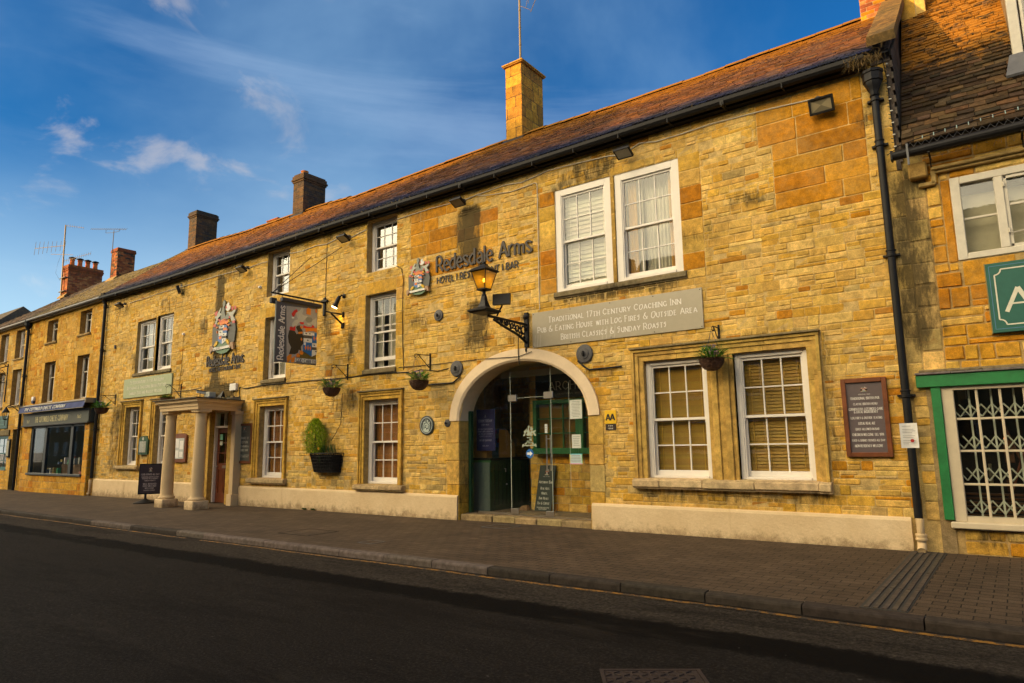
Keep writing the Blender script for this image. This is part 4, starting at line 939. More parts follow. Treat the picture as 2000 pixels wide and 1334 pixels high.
# roof
def interp(tab):
    xs_, zs_ = zip(*sorted(tab)); return lambda x: float(np.interp(x, xs_, zs_))
RZ = interp([(-.7, 9.40), (-1.3, 9.40), (-3.3, 9.38), (-4.8, 9.35), (-6.7, 9.36), (-8.8, 9.43), (-10, 9.43), (-12, 9.40), (-13.9, 9.36), (-15.8, 9.31), (-17.5, 9.43), (-20.3, 9.42), (-22, 9.41), (-24, 9.50), (-26.2, 9.52), (-28.2, 9.37), (-30.6, 9.38), (-34, 9.41), (-38, 9.27), (-42.7, 9.0)])
EZ = interp([(-.7, 6.99), (-4, 7.02), (-8, 7.0), (-12.5, 7.01), (-16, 6.99), (-21.8, 6.94), (-26, 7.0)])
SL1 = [(.125, .055, .026), (.10, .045, .026), (.15, .062, .026), (.085, .045, .032), (.115, .057, .034)]
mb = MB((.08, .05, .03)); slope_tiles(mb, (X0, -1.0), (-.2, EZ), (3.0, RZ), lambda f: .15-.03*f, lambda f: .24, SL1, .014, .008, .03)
mb.c = [(c[0]*k, c[1]*(k*.6+.4), c[2]*(2.2-1.2*k)) for c, k in ((c, min(1, max(.22, (v[2]-7.05)/.55))) for c, v in zip(mb.c, mb.v))]  # slates darkened and blued toward the eaves, standing in for shade and sky reflection
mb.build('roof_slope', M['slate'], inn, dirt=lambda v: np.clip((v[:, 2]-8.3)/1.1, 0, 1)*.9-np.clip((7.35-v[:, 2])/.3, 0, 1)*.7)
mb = MB((.08, .06, .04)); n = 50
for i in range(n):
    a, b = X0+(X1-X0)*i/n, X0+(X1-X0)*(i+1)/n
    mb.poly([(a, -.15, EZ(a)-.06), (b, -.15, EZ(b)-.06), (b, 3, RZ(b)-.06), (a, 3, RZ(a)-.06)]); mb.poly([(a, 3, RZ(a)-.03), (b, 3, RZ(b)-.03), (b, 6.3, 7), (a, 6.3, 7)])
mb.poly([(X0, .0, 6.9), (X0, 3, RZ(X0)-.08), (X0, 6.2, 6.9)]); mb.build('roof_deck', M['dark'], inn)
mb = MB((.20, .10, .025)); x = X0
while x < -1.0:       # ridge tiles
    l = min(rnd(.42, .5), -1.0-x); za = RZ(x+l/2)+.035+rnd(-.008, .008); c = jit(random.choice([(.26, .12, .02), (.16, .09, .03), (.30, .14, .02), (.12, .08, .04)]), .15)
    A = [(y, z) for y, z in ((2.78, -.13), (2.86, -.045), (2.95, .012), (3.0, .025), (3.05, .012), (3.14, -.045), (3.22, -.13))]
    for (ya, z_a), (yb, z_b) in zip(A, A[1:]): mb.poly([(x+.004, ya, za+z_a), (x+l-.004, ya, za+z_a), (x+l-.004, yb, za+z_b), (x+.004, yb, za+z_b)], c)
    mb.poly([(x+.004, y, za+z) for y, z in A], c); mb.poly([(x+l-.004, y, za+z) for y, z in A][::-1], c); x += l
mb.build('roof_ridge', M['slate'], inn, dirt=lambda v: v[:, 0]*0+.75)
GZ = lambda x: EZ(x)-.10
mb = MB((.02, .02, .02)); n = 40; A = [X0+(-1.1-X0)*i/n for i in range(n+1)]
for a, b in zip(A, A[1:]):
    pr = [(-.155, .045), (-.15, -.01), (-.17, -.05), (-.215, -.072), (-.26, -.05), (-.285, -.01), (-.29, .045), (-.275, .045), (-.262, -.005), (-.215, -.052), (-.17, 0), (-.168, .045)]
    for (ya, za), (yb, zb) in zip(pr, pr[1:]): mb.poly([(a, ya, GZ(a)+za), (b, ya, GZ(b)+za), (b, yb, GZ(b)+zb), (a, yb, GZ(a)+zb)])
    mb.box(a, b, -.13, -.0, GZ(a)-.075, GZ(a)+.03)
x = X0+.4
while x < -1.2:
    mb.box(x-.012, x+.012, -.30, -.05, GZ(x)-.09, GZ(x)-.075); mb.box(x-.03, x+.03, -.296, -.15, GZ(x)-.078, GZ(x)+.0) if random.random() < .35 else None
    mb.box(x-.006, x+.006, -.31, -.296, GZ(x)-.11, GZ(x)-.03); x += .93
mb.build('gutter', M['black'], inn)
# leaf guard mesh and spikes standing over the gutter
mb = MB(); x = X0+.1
while x < -1.3:
    z = GZ(x)+.05; z2 = EZ(x)+.09; s_ = .11
    mb.tube([(x, -.285, z), (x+s_, -.03, z2+.07)], .0035, 3, cap=False); mb.tube([(x+s_, -.285, z), (x, -.03, z2+.07)], .0035, 3, cap=False); x += s_
mb.build('gutter_guard', M['black'], inn)
# gable coping, slate-hung verge and kneeler at the right end
mb = MB((.16, .11, .045)); n = 6
for i in range(n):
    f0, f1 = i/n, (i+1)/n; y0, y1 = -.28+3.2*f0, -.28+3.2*f1; z0, z1 = 7.03+2.42*f0, 7.03+2.42*f1; c = jit((.12, .075, .025), .2)
    mb.hexa([(-1.05, y0+.004, z0), (-.68, y0+.004, z0), (-.68, y1-.004, z1), (-1.05, y1-.004, z1), (-1.04, y0-.03, z0+.13), (-.69, y0-.03, z0+.13), (-.69, y1-.03, z1+.13), (-1.04, y1-.03, z1+.13)], c)
mb.build('gable_coping', M['dslate'], inn, dirt=lambda v: v[:, 0]*0+.35)
mb = MB((.07, .055, .045)); mb.hexa([(-.86, -.02, 5.2), (-.80, -.02, 5.2), (-.80, 3, 5.2), (-.86, 3, 5.2), (-.86, -.02, 7.05), (-.80, -.02, 7.05), (-.80, 3, 9.5), (-.86, 3, 9.5)])
mb.box(-1.05, -.80, -.03, .3, 6.85, 7.03)
for i in range(26):
    z = 5.3+i*.09
    for j in range(12):
        y = -.05+j*.26+(.13 if i % 2 else 0); 
        if z < 7.0+2.4*(y+.2)/3.2-.1: mb.box(-.80, -.775, y+.003, y+.25, z, z+.10, jit((.085, .07, .055), .2))
mb.build('slate_hung_verge', M['dslate'], inn, dirt=lambda v: v[:, 0]*0)
# downpipes
def downpipe(parent, x, zt, zb, y=-.09, r=.05, head=True, mat='black', collars=(), shoe=True):
    mb = MB(); mb.tube([(x, y, zb), (x, y, zt)], r, 12)
    for z in collars:
        mb.lathe([(r, z-.05), (r*1.35, z-.045), (r*1.35, z-.015), (r*1.1, z-.01), (r*1.1, z+.03), (r*1.3, z+.035), (r*1.3, z+.05), (r, z+.055)], (x, y, 0), 12); mb.box(x-r*2.1, x+r*2.1, y+.02, 0, z-.03, z-.005)
    if head:
        mb.lathe([(r, zt-.02), (r*1.15, zt+.0), (r*1.15, zt+.03), (r*1.7, zt+.10), (r*2.3, zt+.16), (r*2.3, zt+.18), (r*2.65, zt+.19), (r*2.65, zt+.30), (r*2.9, zt+.31), (r*2.9, zt+.35), (r*2.4, zt+.35), (r*2.4, zt+.25)], (x, y-.03, 0), 8)
    return mb.build('downpipe', M[mat], parent, True, ang=35)
downpipe(inn, -1.03, 6.36, .42, collars=(6.31, 5.62, 4.0, 2.05)); downpipe(inn, -25.80, 6.72, .5, collars=(6.6, 5.0, 2.2), r=.055)
mb = MB(); mb.tube([(-1.02, -.10, .43), (-1.02, -.10, .12), (-1.02, -.13, .06), (-1.02, -.20, .02)], [.052, .052, .054, .056], 14, cap=False); mb.lathe([(.052, .15), (.068, .155), (.068, .175), (.06, .18), (.06, .2), (.066, .205), (.066, .23), (.052, .235)], (-1.02, -.1, 0), 14)
mb.tube([(-1.02, -.18, .03), (-1.02, -.192, .025)], .045, 12, (.01, .01, .01)); mb.build('downpipe_shoe', M['cream'], inn, True, ang=40)
mb = MB(); mb.tube([(-25.84, -.1, .45), (-25.84, -.1, .0), (-25.84, -.17, -.05)], .055, 12); mb.build('downpipe_shoe', M['cream'], inn, True, ang=40)
# chimneys
stack('chimney', inn, -9.77, -9.25, 2.78, 3.78, 9.0, 11.36, .30, .42, [([(.50, .235, .025), (.42, .195, .022), (.55, .27, .03), (.36, .17, .025)], 1)], M['brick'], cap=[(.055, 0, .035), (.075, .035, .075)], gc=(.10, .065, .03), g=.007, proud=.004, var=.16)
c_ = stack('chimney', inn, -18.83, -18.27, 2.72, 3.62, 8.9, 10.40, .075, .225, [(BRD, 1)], M['brick'], cap=[(.03, 0, .06), (.06, .06, .13), (.035, .13, .24), (.0, .24, .30)], gc=(.10, .07, .04), g=.004, proud=.003)
pot(c_, -18.55, 2.95, 10.68, .13, .17, (.55, .20, .05))
stack('chimney', inn, -26.1, -25.52, 2.92, 3.80, 8.9, 10.78, .075, .225, [(BRD, 1)], M['brick'], cap=[(.03, 0, .06), (.06, .06, .12), (.035, .12, .24), (.0, .24, .28)], gc=(.09, .065, .04), g=.004, proud=.003)
stack('chimney', inn, -20.95, -20.3, 3.15, 3.6, 9.1, 9.60, .1, .25, [(ORA, 1), (RED, 1)], M['brick'], cap=[(.03, 0, .05)])
for x0_, x1_, yf_ in ((-9.85, -9.17, 2.78), (-18.9, -18.2, 2.72), (-26.2, -25.45, 2.92)):
    mb = MB(); z = EZ(x0_)+(RZ(x0_)-EZ(x0_))*(yf_+.2)/3.2
    mb.hexa([(x0_, yf_-.10, z-.10), (x1_, yf_-.10, z-.10), (x1_, yf_, z+.0), (x0_, yf_, z+.0), (x0_, yf_-.10, z-.035), (x1_, yf_-.10, z-.035), (x1_, yf_-.002, z+.07), (x0_, yf_-.002, z+.07)])
    mb.build('chimney_flashing', M['black'], inn)
# passage behind the archway doors
mb = MB((.40, .26, .10))
fb = wallf(0, 0, 1.3); sheet(mb, -8.15, -5.55, .0, 3.1, [(-7.98, -5.62, 1.28, 2.36)], fb, (.40, .29, .14), .4)
ashlar(mb, -8.15, -5.55, .1, 3.1, [(-7.98, -5.62, 1.28, 2.36)], [(ORA, 1.2), (YEL, 3.5), (GRY, .3), (PALE, 2)], fb, .16, (.2, .42), var=.15)
fl = frame((-10.2, .42, 0), (0, 1, 0), (0, 0, 1), (1, 0, 0)); sheet(mb, 0, 2.6, 0, 3.1, [], fl, (.52, .37, .17), .6)
fb2 = wallf(0, 0, 3.0); sheet(mb, -10.3, -8.0, 0, 3.1, [], fb2, (.5, .36, .16), .5); rubble(mb, -10.3, -8.0, .1, 3.1, [], lambda x, z: pick((YEL, 2), (PALE, 2), (ORA, .5)), fb2, .12, .2, .2, .45)
fs = frame((-8.15, 1.3, 0), (0, 1, 0), (0, 0, 1), (-1, 0, 0)); sheet(mb, 0, 1.7, 0, 3.1, [], fs, (.30, .22, .11), .5)
fr2 = frame((-5.55, 1.3, 0), (0, -1, 0), (0, 0, 1), (-1, 0, 0)); sheet(mb, 0, 1.3, 0, 3.1, [], fr2, (.35, .26, .13), .5)
ff = frame((-8.15, 1.28, 0), (1, 0, 0), (0, 0, 1), (0, -1, 0))
mb.build('passage_wall', M['stone'], inn, dirt=lambda v: v[:, 0]*0)
mb = MB((.30, .24, .15)); mb.poly([(-10.3, .3, 3.1), (-5.5, .3, 3.1), (-5.5, 3.1, 3.1), (-10.3, 3.1, 3.1)]); mb.poly([(-10.3, .01, 3.4), (-5.5, .01, 3.4), (-5.5, .01, 3.35), (-10.3, .01, 3.35)])
mb.box(-8.6, -5.55, .9, 1.02, 2.86, 2.98); mb.build('passage_ceiling', M['net'], inn)
mb = MB((.16, .12, .075)); mb.box(-10.3, -5.5, .2, 3.1, -.05, .098); mb.build('passage_floor', M['stone'], inn, dirt=lambda v: v[:, 0]*0+.25)
mb = MB((.36, .27, .13)); xs = [-9.0, -8.2, -7.65, -7.15, -6.6, -5.98]
for a, b in zip(xs, xs[1:]): mb.box(a+.004, b-.004, .02+rnd(-.02, .02), .45, -.06, .085+rnd(-.006, .006), jit((.34, .25, .12), .15), .014)
mb.build('door_step', M['stone'], inn, dirt=lambda v: v[:, 0]*0+.3)
# dark lintel board over the inner green window, with lettering
bd = MB((.035, .033, .026)); bd.box(-7.95, -5.7, 1.24, 1.275, 2.40, 2.93); bo = bd.build('inner_board', M['v'], inn)
tx = MB(); text(tx, 'ARCHWAY BAR', wallf(-7.6, 2.56, 1.24), 0, 0, .17, 1.75, c=(.62, .58, .40)); text(tx, 'REDESDALE ARMS', wallf(-7.1, 2.80, 1.24), 0, 0, .05, .8, c=(.3, .27, .17)); text(tx, 'TRADITIONAL BRITISH PUB, RESTAURANT AND ROOMS', wallf(-7.4, 2.46, 1.24), 0, 0, .03, 1.6, c=(.4, .37, .24)); tx.build('lettering', M['v'], bo)
# inner green windows
M['green2'] = paint('bottle_green_paint', (.02, .12, .035), .4, .2, 5)
for a, b in ((-7.98, -6.86), (-6.86, -5.62)):
    f = MB(); z0, z1 = 1.28, 2.36
    f.box(a, a+.09, 1.16, 1.3, z0, z1, bev=.006); f.box(b-.09, b, 1.16, 1.3, z0, z1, bev=.006); f.box(a+.09, b-.09, 1.16, 1.3, z1-.09, z1, bev=.006); f.box(a, b, 1.1, 1.3, z0-.03, z0+.09, bev=.01)
    for i in (1, 2): x = a+.09+(b-a-.18)*i/3; f.box(x-.012, x+.012, 1.2, 1.24, z0+.09, z1-.09)
    for i in (1, 2): z = z0+.09+(z1-z0-.18)*i/3; f.box(a+.09, b-.09, 1.203, 1.237, z-.012, z+.012)
    wi = f.build('inner_window', M['green2'], inn)
    q = MB(BL1); z = z1-.1
    while z > z0+.09: q.hexa([(a+.09, 1.30, z-.045), (b-.09, 1.30, z-.045), (b-.09, 1.305, z-.045), (a+.09, 1.305, z-.045), (a+.09, 1.275, z), (b-.09, 1.275, z), (b-.09, 1.28, z), (a+.09, 1.28, z)], jit((.36, .20, .03), .1)); z -= .045
    q.build('blind', M['v'], wi); q = MB(); q.box(a+.09, b-.09, 1.219, 1.222, z0+.09, z1-.09); q.build('pane', M['pane'], wi)
# frameless glass doors
gd = MB(); gY = .3
def glz(x): return archz(x)+.02
def gpane(a, b, z0=.13):
    n = 10; xs = [a+(b-a)*i/n for i in range(n+1)]; top = [(x, glz(x)) for x in xs][::-1]
    gd.prism([(a, z0), (b, z0)]+top, wallf(0, 0, gY), 0, .01)
gpane(-8.93, -7.915); gpane(-7.905, -6.955); gpane(-6.945, -6.02)
gdo = gd.build('glass_doors', M['door_glass'], inn)
e = MB((.5, .55, .45)); 
for x in (-7.91, -6.95): e.box(x-.007, x+.003, gY-.012, gY-.008, .13, glz(x)-.02)
e.box(-7.91, -6.95, gY-.012, gY-.008, 2.36, 2.366); e.box(-6.55, -6.545, gY-.012, gY-.009, .6, 2.6); e.build('glass_edge', M['v'], gdo)
for x, z, w2, h in ((-7.86, 2.30, .20, .13), (-7.0, 2.32, .21, .13), (-7.83, .125, .19, .10), (-7.02, .105, .17, .10)): e = MB(); e.box(x-w2/2, x+w2/2, gY-.03, gY+.02, z, z+h, bev=.004); e.build('patch_fitting', M['steel'], gdo)
e = MB()
e.box(-8.75, -7.9, gY-.02, gY+.02, .10, .135); e.box(-7.9, -6.0, gY-.03, gY+.02, .085, .118); e.build('floor_rail', M['steel'], gdo)
for y in (gY-.07, gY+.07):
    e = MB(); x = -7.03; e.tube([(x, y, .95), (x, y, 1.62)], .014, 10); e.tube([(x, y, 1.06), (x, gY, 1.06)], .009, 8); e.tube([(x, y, 1.55), (x, gY, 1.55)], .009, 8); e.build('door_handle', M['steel'], gdo, True, ang=40)
e = MB(); e.box(-8.985, -8.93, .26, .36, .1, 2.15, bev=.004); e.box(-5.99, -5.972, .26, .36, .1, 2.1); e.build('door_frame', M['dkgreen'], gdo)
# things stuck on the glass: frosted crest, blue arrow disc, notices
# ---------------------------------------------------------------- entrance: door and portico
mb = MB((.50, .31, .07)); 
for z0, z1 in ((-.12, .55), (.55, 1.2), (1.2, 1.85), (1.85, 2.52)):
    mb.box(-18.73, -18.60, -.05, 0, z0, z1, jit((.52, .31, .06), .08), .008); mb.box(-18.60, -18.45, -.025, .18, z0, z1, jit((.54, .33, .07), .08), .008); mb.box(-17.5, -17.24, -.04, .18, z0, z1, jit((.50, .31, .07), .08), .008)
mb.box(-18.73, -17.24, -.05, .0, 2.52, 2.66, None, .008); mb.box(-18.6, -17.3, -.02, .18, 2.52, 2.60); mb.build('door_surround', M['dress'], inn, dirt=inn_dirt)
g0 = gz(-18)+.01
mb = MB(); mb.box(-18.45, -18.39, .12, .26, g0, 2.52, bev=.005); mb.box(-17.56, -17.5, .12, .26, g0, 2.52, bev=.005); mb.box(-18.39, -17.56, .12, .26, 2.46, 2.52); mb.box(-18.39, -17.56, .12, .26, 2.04, 2.10, bev=.004); mb.box(-17.99, -17.96, .14, .22, 2.10, 2.46)
dfm = mb.build('door_frame', M['white'], inn)
mb = MB(); mb.box(-18.39, -17.56, .19, .193, 2.1, 2.46); mb.build('pane', M['pane'], dfm)
mb = MB(); a, b = -18.385, -17.565; yd = .2
for x0, x1, z0, z1 in ((a, a+.11, g0, 2.035), (b-.11, b, g0, 2.035), (a+.11, b-.11, g0, g0+.26), (a+.11, b-.11, .86, 1.04), (a+.11, b-.11, 1.90, 2.035), (-17.995, -17.955, g0+.26, .86), (-17.99, -17.96, 1.04, 1.90), (a+.11, b-.11, 1.31, 1.34), (a+.11, b-.11, 1.60, 1.63)): mb.box(x0, x1, yd, yd+.045, z0, z1, bev=.004)
for x0, x1 in ((a+.11, -17.995), (-17.955, b-.11)): mb.box(x0, x1, yd+.018, yd+.03, g0+.26, .86); mb.box(x0+.04, x1-.04, yd+.006, yd+.02, g0+.31, .81, bev=.006)
dr = mb.build('front_door', M['redwood'], inn)
mb = MB(); mb.box(a+.11, b-.11, yd+.02, yd+.024, 1.04, 1.9); mb.build('pane', M['pane'], dr)
mb = MB((.35, .25, .09)); mb.box(-18.08, -17.87, yd-.012, yd, .90, .98, bev=.004); mb.build('letterbox', M['steel'], dr)
mb = MB(); mb.lathe([(.02, 0), (.028, .02), (.03, .045), (.015, .055)], (-18.32, yd, .95), 10, 'y'); mb.build('door_handle', M['steel'], dr, True)
mb = MB(); mb.box(-18.26, -18.12, yd-.004, yd+.0, 1.70, 1.86, (.2, .5, .35)); mb.box(-18.25, -18.12, yd-.004, yd, 1.55, 1.66, (.6, .62, .5)); mb.box(-17.85, -17.72, yd+.012, yd+.016, 1.36, 1.56, (.75, .73, .66)); mb.build('door_notice', M['v'], dr)
M['exit'] = emit_mat('green_sign_glow', (.05, 1, .25), 2.2)
mb = MB(); mb.box(-18.1, -17.94, .75, .77, 1.72, 1.78); mb.build('exit_light', M['exit'], inn)
mb = MB(); mb.poly([(-18.7, 1.2, -.1), (-17.2, 1.2, -.1), (-17.2, 1.2, 2.6), (-18.7, 1.2, 2.6)]); mb.poly([(-18.46, .27, -.1), (-18.7, 1.2, -.1), (-18.7, 1.2, 2.6), (-18.46, .27, 2.6)]); mb.poly([(-17.49, .27, -.1), (-17.49, .27, 2.6), (-17.2, 1.2, 2.6), (-17.2, 1.2, -.1)]); mb.poly([(-18.6, .2, 2.56), (-18.6, 1.2, 2.56), (-17.2, 1.2, 2.56), (-17.2, .2, 2.56)]); mb.build('hall_lining', M['dwood'], inn)
# portico
PC = (.72, .545, .33)
def clip_o(o): return [(-18.72, 0), (-18.46-o, -1.46-o), (-16.50+o, -1.46-o), (-16.92+o, 0)]
mb = MB(PC); prof = [(2.46, 0.0), (2.54, .0), (2.545, .02), (2.615, .02), (2.62, .045), (2.65, .055), (2.655, .09), (2.70, .10), (2.73, .125)]
rings = [[(x, y, z) for x, y in clip_o(o)] for z, o in prof]
for A, B in zip(rings, rings[1:]):
    for i in range(3): mb.poly([A[i], A[i+1], B[i+1], B[i]], jit(PC, .02))
inner = [(-18.5, 0, 2.46), (-18.22, -1.2, 2.46), (-16.76, -1.2, 2.46), (-17.15, 0, 2.46)]; R0 = rings[0]
for i in range(3): mb.poly([R0[i], inner[i], inner[i+1], R0[i+1]]); mb.poly([inner[i], (inner[i][0], inner[i][1], 2.7), (inner[i+1][0], inner[i+1][1], 2.7), inner[i+1]])
mb.poly([(-18.5, 0, 2.68), (-18.22, -1.2, 2.68), (-16.76, -1.2, 2.68), (-17.15, 0, 2.68)]); por = mb.build('portico', M['cream'], inn)
mb = MB((.10, .085, .06)); T = clip_o(.15); mb.prism([(x, y) for x, y in T], lambda u, v, d: (u, v, 2.732+d), 0, .03); mb.poly([(x, y, 2.763) for x, y in T]); 
mb.hexa([(-18.7, -.5, 2.76), (-17.2, -.5, 2.76), (-16.95, 0, 2.76), (-18.7, 0, 2.76), (-18.6, -.42, 2.80), (-17.3, -.42, 2.80), (-17.0, 0, 2.88), (-18.65, 0, 2.88)])
for i in range(70):     # debris and moss on the flat roof
    u = random.random(); v = -random.random()**1.5*1.2; x = -18.5+1.5*u; s_ = rnd(.02, .06); z = 2.765+(.1*max(0, 1+v*2)); mb.box(x-s_, x+s_, v-s_, min(v+s_, -.01), z, z+rnd(.02, .06), jit(random.choice([(.10, .09, .04), (.16, .13, .07), (.07, .05, .04)]), .3), .006)
mb.build('portico_roof', M['dslate'], por, dirt=lambda v: v[:, 0]*0+.1)
def column(x, y, zt=2.46):
    g = gz(x)-.02; mb = MB(PC); mb.box(x-.215, x+.215, y-.215, y+.215, g-.05, g+.235, jit(PC, .03), .02)
    mb.build('column_base', M['render'], por)
    mb = MB(PC); s = g+.235; pr = [(.20, s), (.21, s+.03), (.2, s+.06), (.175, s+.075), (.165, s+.10)]
    for i in range(12): f = i/11; pr.append((.158-.03*f**1.4, s+.12+(zt-.17-s-.12)*f))
    pr += [(.142, zt-.165), (.142, zt-.145), (.132, zt-.14), (.135, zt-.10), (.165, zt-.07)]
    mb.lathe(pr, (x, y, 0), 28); c = mb.build('column', M['cream'], por, True, ang=35)
    mb = MB(PC); mb.box(x-.18, x+.18, y-.18, y+.18, zt-.07, zt-.001, None, .006); mb.build('capital', M['cream'], c)
column(-18.26, -1.24); column(-16.73, -1.24)
mb = MB(PC); mb.box(-17.04, -16.80, -.26, 0, -.1, .24, None, .012); mb.box(-17.01, -16.83, -.22, 0, .24, 2.36, None, .01); mb.box(-17.04, -16.80, -.25, 0, 2.36, 2.46, None, .008); mb.build('pilaster', M['cream'], por)

# ---------------------------------------------------------------- small fixtures on the facade
def floodlight(x, z, label, tilt=-.35, w_=.30, name='floodlight'):
    o = thing(name, label, 'floodlight', (x, 0, z), 'floodlights under the eaves')
    mb = MB(); mb.box(x-.03, x+.03, -.10, 0, z+.06, z+.14, bev=.01); mb.tube([(x, -.06, z+.1), (x, -.16, z+.05)], .012, 8); mb.build('mount', M['iron'], o)
    fr = frame((x, -.24, z), (1, 0, 0), (0, -.89, .45), (0, -.45, -.89))
    mb = MB(); a = w_/2
    mb.prism([(-a, -.11), (a, -.11), (a, .11), (-a, .11)], fr, -.03, .0); mb.prism([(-a*.7, -.08), (a*.7, -.08), (a*.7, .08), (-a*.7, .08)], fr, -.08, -.03)
    for i in range(7): u = -a*.6+a*1.2*i/6; mb.prism([(u-.004, -.09), (u+.004, -.09), (u+.004, .09), (u-.004, .09)], fr, -.10, -.08)
    for q in ([(-a, -.11), (a, -.11), (a, -.095), (-a, -.095)], [(-a, .095), (a, .095), (a, .11), (-a, .11)], [(-a, -.095), (-a+.018, -.095), (-a+.018, .095), (-a, .095)], [(a-.018, -.095), (a, -.095), (a, .095), (a-.018, .095)]): mb.prism(q, fr, 0, .015)
    mb.build('housing', M['black'], o)
    mb = MB((.30, .27, .19)); mb.prism([(-a+.018, -.095), (a-.018, -.095), (a-.018, .095), (-a+.018, .095)], fr, .0, .006); mb.build('lens', M['vm'], o)
    return o
for x, z, lb in ((-24.34, 6.40, 'black floodlight under the gutter, nearest the left downpipe'), (-16.89, 6.43, 'black floodlight under the gutter just left of the small upper window beside the projecting sign'),
                 (-12.52, 6.46, 'black floodlight under the gutter left of the middle top window'), (-8.84, 6.52, 'black floodlight above the soot streak and the raised lettering'), (-4.96, 6.53, 'black floodlight above the pair of large upper windows')):
    floodlight(x, z-.0, lb)
# the two that point outwards
def flood2(x, z, w_, h, label, yaw=0, c=(.30, .24, .13)):
    o = thing('floodlight', label, 'floodlight', (x, 0, z), 'floodlights under the eaves')
    U = Vector((math.cos(yaw), math.sin(yaw), 0)); Nn = (Vector((math.sin(yaw), -math.cos(yaw), 0))+Vector((0, 0, -.35))).normalized(); V = U.cross(Nn)
    if V.z < 0: V = -V
    fr = frame(Vector((x, -.14, z)), U, V, Nn); a, b = w_/2, h/2
    mb = MB(); mb.prism([(-a, -b), (a, -b), (a, b), (-a, b)], fr, -.05, 0); t_ = .028
    for q in ([(-a, -b), (a, -b), (a, -b+t_), (-a, -b+t_)], [(-a, b-t_), (a, b-t_), (a, b), (-a, b)], [(-a, -b+t_), (-a+t_, -b+t_), (-a+t_, b-t_), (-a, b-t_)], [(a-t_, -b+t_), (a, -b+t_), (a, b-t_), (a-t_, b-t_)]): mb.prism(q, fr, 0, .035)
    mb.build('housing', M['black'], o)
    mb = MB(c); mb.prism([(-a+t_, -b+t_), (a-t_, -b+t_), (0, -.0)], fr, .004, .012, (c[0]*.5, c[1]*.5, c[2]*.5)); mb.prism([(-a+t_, b-t_), (0, 0), (a-t_, b-t_)], fr, .004, .012, (c[0]*.6, c[1]*.6, c[2]*.6)); mb.prism([(-a+t_, -b+t_), (0, 0), (-a+t_, b-t_)], fr, .003, .013); mb.prism([(a-t_, -b+t_), (a-t_, b-t_), (0, 0)], fr, .003, .013); mb.build('reflector', M['vm'], o)
    mb = MB(); mb.tube([(x, 0, z+.02), (x, -.12, z)], .018, 8); mb.lathe([(.045, 0), (.045, .03), (.03, .035)], (x-.06, 0, z+.17), 12, 'y'); mb.build('mount', M['iron'], o)
flood2(-1.73, 6.42, .34, .24, 'square floodlight turned to the street beside the right downpipe head')
flood2(-20.53, 6.42, .26, .22, 'floodlight turned outwards above the left pair of upper windows', -.5, (.5, .5, .4))
def cable(pts, r, label, mat, y=-.015, clips=True, name='cable', group=None):
    mb = MB(); P_ = [(x, y-rnd(0, .004), z) for x, z in pts]; mb.tube(P_, r, 6)
    return tag(mb.build(name, M[mat], None, True, ang=50), label, 'cable', group)
CW = [(-24.07, 6.5), (-21.74, 6.54), (-20.24, 6.54), (-18.41, 6.56), (-16.86, 6.53), (-16.23, 6.56), (-15.99, 6.55)]
cable(CW, .011, 'white cable looping from the left downpipe to the upper window beside the projecting sign', 'cable_w')
cable([(-14.95, 6.62), (-14.91, 6.59), (-14.43, 6.56), (-13.86, 6.6), (-13.41, 6.56), (-12.88, 6.64), (-12.47, 6.55), (-12.24, 6.59), (-11.94, 6.63)], .011, 'white cable between the two small top windows', 'cable_w')
cable([(-10.88, 6.66), (-9.8, 6.68), (-8.81, 6.65), (-8.47, 6.68), (-7.74, 6.71), (-7.32, 6.66), (-6.72, 6.74), (-6.13, 6.72), (-5.34, 6.67), (-5.09, 6.61), (-4.94, 6.67), (-4.75, 6.74), (-4.43, 6.68), (-3.96, 6.68), (-3.42, 6.7), (-2.51, 6.66), (-1.84, 6.61)], .011, 'long white cable under the gutter over the large upper windows', 'cable_w')
cable([(-8.47, 6.66), (-8.2, 6.60), (-7.59, 6.53), (-7.02, 6.57), (-6.97, 6.55), (-6.96, 6.49), (-6.96, 5.3), (-6.965, 4.46), (-6.96, 4.0)], .008, 'white cable dropping straight down beside the orange quoins to the long grey sign', 'cable_w')
cable([(-17.2, 2.5), (-17.04, 2.62), (-17.04, 3.14), (-16.76, 3.08), (-15.9, 3.12), (-15.06, 3.11), (-13.93, 3.11), (-12.7, 3.08), (-11.7, 3.10), (-10.9, 3.08), (-10.45, 3.06)], .012, 'black cable running along the wall from the portico past the hanging baskets', 'black')
cable([(-10.77, 3.19), (-9.83, 3.17), (-8.54, 3.17)], .007, 'thin dark cable running to the crown of the archway', 'black', y=-.02)
cable([(-8.54, 3.17), (-7.45, 3.13), (-7.13, 3.2)], .007, 'thin dark cable lying over the cream arch below the lamp bracket', 'black', y=-.06)
cable([(-10.77, 3.08), (-10.4, 3.03), (-10.11, 3.09), (-9.6, 3.02), (-9.29, 3.05)], .009, 'black cable sagging to the tie plate left of the arch', 'black')
cable([(-10.05, 2.74), (-9.15, 2.74), (-8.95, 2.86)], .016, 'black conduit below the tie plate left of the arch', 'black', y=-.03)
cable([(-6.14, 2.94), (-5.98, 2.80), (-5.9, 2.76), (-5.26, 2.77)], .016, 'black conduit elbowing right below the tie plate over the arch', 'black', y=-.03)
cable([(-20.68, 3.22), (-19.78, 3.2), (-19.4, 3.22), (-19.06, 3.25)], .009, 'dark cable between the pale sign and the porch camera', 'black')
cable([(-10.88, 5.54), (-10.72, 5.45), (-10.66, 5.2), (-10.68, 4.55), (-10.66, 3.73), (-10.62, 3.12)], .007, 'thin dark cable hanging down left of the small coat of arms', 'black')
cable([(-13.41, 6.57), (-13.42, 5.05)], .007, 'thin dark cable dropping to the projecting sign bracket', 'black')
